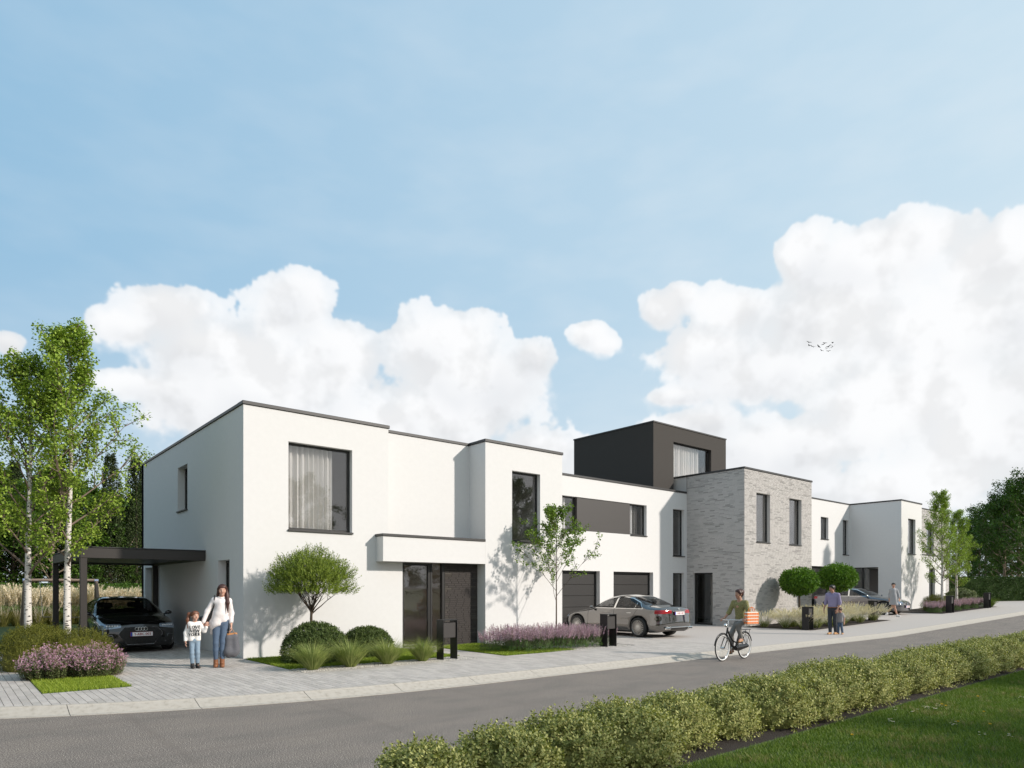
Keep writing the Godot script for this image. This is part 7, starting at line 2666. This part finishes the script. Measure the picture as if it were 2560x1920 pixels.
	garment(p, "blouse", M["print blouse"], 1.0, [[J.shL, J.elL, 0.062, 0.053], [J.elL, J.elL.lerp(J.wrL, 0.2), 0.053, 0.050], [J.shR, J.elR, 0.062, 0.053], [J.elR, J.elR.lerp(J.wrR, 0.2), 0.053, 0.050], [Vector3(-0.08, 1.345, 0.21), Vector3(0.08, 1.345, 0.21), 0.095], [Vector3(-0.03, 1.43, 0.2), J.shL, 0.042, 0.05], [Vector3(0.03, 1.43, 0.2), J.shR, 0.042, 0.05], [Vector3(-0.03, 1.31, 0.21), Vector3(-0.03, 1.0, 0.16), 0.108, 0.104], [Vector3(0.03, 1.31, 0.21), Vector3(0.03, 1.0, 0.16), 0.108, 0.104]], [[Vector3(0, 1.465, 0.2), Vector3.UP], [Vector3(0, 0.98, 0), Vector3.DOWN]])
	garment(p, "trousers", M["grey trousers"], 1.0, legs(J, 0.094, 0.060, 0.043), [[Vector3(0, 1.05, 0), Vector3.UP]], 0.022)
	garment(p, "sandals", M["tan shoe"], 1.0, [[J.anL + Vector3(0, -0.05, -0.04), J.toeL + Vector3(0, -0.018, 0), 0.030, 0.026], [J.anR + Vector3(0, -0.05, -0.04), J.toeR + Vector3(0, -0.018, 0), 0.030, 0.026]], [], 0.02, 0.009)
	hair(p, M["hair auburn"], J, 0.97, [[Vector3(0.0, 1.675, 0.115), Vector3(0, 1.67, 0.10), 0.052]])
	# tote bag on her left arm
	var bag := thing("tote_bag", "white tote bag with orange dots hanging from the cyclist's arm", "bag", base + Basis(Vector3.UP, turn) * Vector3(0.36, 0.87, 0.30), -0.25)
	mat("tote white", lin(0.72, 0.66, 0.58), 0.7)
	mat("tote orange", lin(0.75, 0.17, 0.012), 0.7)
	f = MB.new()
	f.cbox(Vector3(-0.19, 0, -0.05), Vector3(0.19, 0.31, 0.05), 0.015)
	part("sack", f, M["tote white"], bag)
	f = MB.new()
	for y in 4:
		for x in 6:
			f.lathe(PackedVector2Array([Vector2(0.030, 0.0), Vector2(0.029, 0.0025), Vector2(0.0005, 0.003)]), 14, Transform3D(Basis(Vector3(1, 0, 0), PI / 2), Vector3(-0.158 + 0.063 * x, 0.045 + 0.073 * y, 0.0495)))
	for y in 4:
		for x in 2:
			f.lathe(PackedVector2Array([Vector2(0.024, 0.0), Vector2(0.023, 0.0025), Vector2(0.0005, 0.003)]), 14, Transform3D(Basis(Vector3(0, 0, 1), PI / 2), Vector3(-0.1895, 0.045 + 0.073 * y, -0.025 + 0.05 * x)))
	part("dots", f, M["tote orange"], bag)
	f = MB.new()
	for z in [-0.03, 0.03]:
		f.tube(PackedVector3Array([Vector3(-0.09, 0.30, z), Vector3(-0.05, 0.40, z), Vector3(-0.0, 0.43, 0.0), Vector3(0.05, 0.40, z), Vector3(0.09, 0.30, z)]), PackedFloat32Array([0.008, 0.008, 0.008, 0.008, 0.008]), 5)
	part("handles", f, M["tote orange"], bag)

# ---------------------------------------------------------------- letterboxes, swing, birds
func build_things() -> void:
	var t := thing("letterbox", "black steel letterbox on the gravel beside the entrance path", "letterbox", Vector3(3.62, 0, 3.12), 0.0, "black steel letterboxes")
	var b := MB.new()
	b.cbox(Vector3(-0.20, -0.02, -0.14), Vector3(-0.185, 0.925, 0.14), 0.003)
	b.cbox(Vector3(0.185, -0.02, -0.14), Vector3(0.20, 0.925, 0.14), 0.003)
	part("side_plate", b, M["black metal"], t)
	b = MB.new()
	b.cbox(Vector3(-0.184, 0.908, -0.14), Vector3(0.184, 0.924, 0.14), 0.003)
	part("top_plate", b, M["black metal"], t)
	b = MB.new()
	b.cbox(Vector3(-0.183, 0.50, -0.13), Vector3(0.183, 0.86, 0.095), 0.004)
	part("box", b, M["black metal"], t)
	b = MB.new()
	b.cbox(Vector3(-0.175, 0.505, 0.096), Vector3(0.165, 0.855, 0.11), 0.004)
	part("door", b, M["grey metal"], t)
	b = MB.new()
	b.cbox(Vector3(-0.01, 0.845, 0.111), Vector3(0.01, 0.853, 0.116), 0.002)
	part("latch", b, M["black metal"], t)
	for q in [[9.12, 3.20, "black steel letterbox between the lavender and the silver car"], [20.85, 3.20, "black steel letterbox at the street corner of the fountain-grass bed"], [28.1, 2.75, "black steel letterbox at the far end of the fountain-grass bed"], [36.2, 3.45, "black steel letterbox between the far lavender plants"], [42.6, 3.45, "black steel letterbox beside the lime-green tussock"]]:
		copy(t, Vector3(q[0], gy(q[0]), q[1]), 0.0, 1.0, q[2])
	# swing frame in the back garden
	t = thing("swing", "wooden garden swing frame behind the carport", "swing", Vector3(-1.55, 0, -17.0))
	mat("swing wood", lin(0.22, 0.16, 0.12), 0.8)
	mat("swing steel", lin(0.25, 0.30, 0.42), 0.4, 0.5)
	b = MB.new()
	b.rod(Vector3(-1.40, 1.98, 0), Vector3(1.2, 1.99, 0), 0.06, -1.0, 12)
	part("beam", b, M["swing wood"], t)
	for s in [[-1.34, -1], [-1.34, 1], [1.12, -1], [1.12, 1]]:
		b = MB.new()
		b.rod(Vector3(s[0], 1.95, 0.04 * s[1]), Vector3(s[0] + 0.06 * signf(s[0]), -0.02, 0.75 * s[1]), 0.055, -1.0, 10)
		part("leg", b, M["swing wood"], t)
	for x in [-1.34, 1.12]:
		b = MB.new()
		b.rod(Vector3(x - 0.07, 1.97, 0), Vector3(x + 0.07, 1.97, 0), 0.075, -1.0, 12)
		part("bracket", b, M["swing steel"], t)
	b = MB.new()
	for x in [-0.85, -0.35]:
		b.rod(Vector3(x, 1.92, 0), Vector3(x + 0.1, 0.50, 0.12), 0.008, -1.0, 6)
	b.rod(Vector3(0.2, 1.92, 0), Vector3(0.22, 0.46, 0.05), 0.008, -1.0, 6)
	b.rod(Vector3(0.62, 1.92, 0), Vector3(0.60, 0.46, 0.05), 0.008, -1.0, 6)
	part("ropes", b, M["swing steel"], t)
	for q in [Vector3(-0.5, 0.49, 0.12), Vector3(0.41, 0.45, 0.05)]:
		b = MB.new()
		b.cbox(q + Vector3(-0.24, -0.015, -0.09), q + Vector3(0.24, 0.015, 0.09), 0.006)
		part("seat", b, M["swing wood"], t)
	# distant birds
	var first: Node3D = null
	var r := RandomNumberGenerator.new()
	r.seed = 9
	mat("bird", lin(0.06, 0.055, 0.06), 0.9)
	for q in [[2022, 856], [2023, 864], [2030, 866], [2034, 867.5], [2047, 866.5], [2054, 876.5], [2059, 860.5], [2062, 858], [2067, 872], [2071.5, 866.5], [2071, 878], [2079, 869.5], [2082, 857], [2081.5, 865.5]]:
		var g := ground_dir(q[0], q[1])
		var p := CAM + g * 95.0
		if first == null:
			first = thing("bird", "small dark bird flying before the clouds", "bird", p, 0.0, "flock of birds")
			b = MB.new()
			b.ball(Vector3.ZERO, Vector3(0.035, 0.035, 0.12), 8, 6)
			part("body", b, M["bird"], first)
			for s in [-1.0, 1.0]:
				b = MB.new()
				b.quad(Vector3(0, 0, -0.06), Vector3(0, 0, 0.06), Vector3(s * 0.17, 0.085, 0.05), Vector3(s * 0.17, 0.085, -0.05))
				b.quad(Vector3(0, 0.012, -0.06), Vector3(s * 0.17, 0.097, -0.05), Vector3(s * 0.17, 0.097, 0.05), Vector3(0, 0.012, 0.06))
				b.quad(Vector3(s * 0.17, 0.091, 0.05), Vector3(s * 0.33, 0.055, -0.02), Vector3(s * 0.30, 0.06, -0.06), Vector3(s * 0.17, 0.091, -0.05))
				part("wing", b, M["bird"], first)
			first.rotation = Vector3(0.2, 2.4, 0.3)
		else:
			var o := copy(first, p, 0.0, r.randf_range(0.8, 1.1))
			o.rotation = Vector3(r.randf_range(-0.2, 0.5), 2.4 + r.randf_range(-0.8, 0.8), r.randf_range(-0.6, 0.6))

func ground_dir(px: float, py: float) -> Vector3:
	var th := deg_to_rad(49.938)
	return (Vector3(cos(th), 0, -sin(th)) + Vector3(sin(th), 0, cos(th)) * ((px - 1280.0) / LENS) + Vector3.UP * ((1471.0 - py) / LENS)).normalized()

func _ready() -> void:
	rng.seed = 1
	tone_noise.seed = 3
	tone_noise.frequency = 0.35
	tone_noise.fractal_octaves = 3
	# camera: level, lens shifted up so that verticals stay upright
	var cam := Camera3D.new()
	cam.name = "camera"
	cam.projection = Camera3D.PROJECTION_FRUSTUM
	cam.near = 0.1
	cam.far = 900.0
	cam.size = 0.1 * 1920.0 / LENS
	cam.frustum_offset = Vector2(0, 0.1 * (1471.0 - 960.0) / LENS)
	add_child(cam)
	var th := deg_to_rad(49.938)
	cam.look_at_from_position(CAM, CAM + Vector3(cos(th), 0, -sin(th)), Vector3.UP)
	var env := Environment.new()
	env.background_mode = Environment.BG_SKY
	env.sky = make_sky()
	env.tonemap_mode = Environment.TONE_MAPPER_LINEAR
	env.tonemap_exposure = 1.0
	env.sdfgi_enabled = true
	env.ssao_enabled = true
	env.ssil_enabled = true
	var we := WorldEnvironment.new()
	we.name = "environment"
	we.environment = env
	add_child(we)
	var sun := DirectionalLight3D.new()
	sun.name = "sun"
	sun.light_energy = 1.46
	sun.light_color = Color(1.0, 0.965, 0.925)
	sun.light_angular_distance = 2.2
	sun.shadow_enabled = true
	add_child(sun)
	sun.look_at_from_position(SUN * 50.0, Vector3.ZERO, Vector3.UP)
	make_materials()
	build_ground()
	build_white_house()
	build_garage_house()
	build_far_houses()
	build_carport()
	build_plants()
	build_cars()
	build_people()
	build_things()
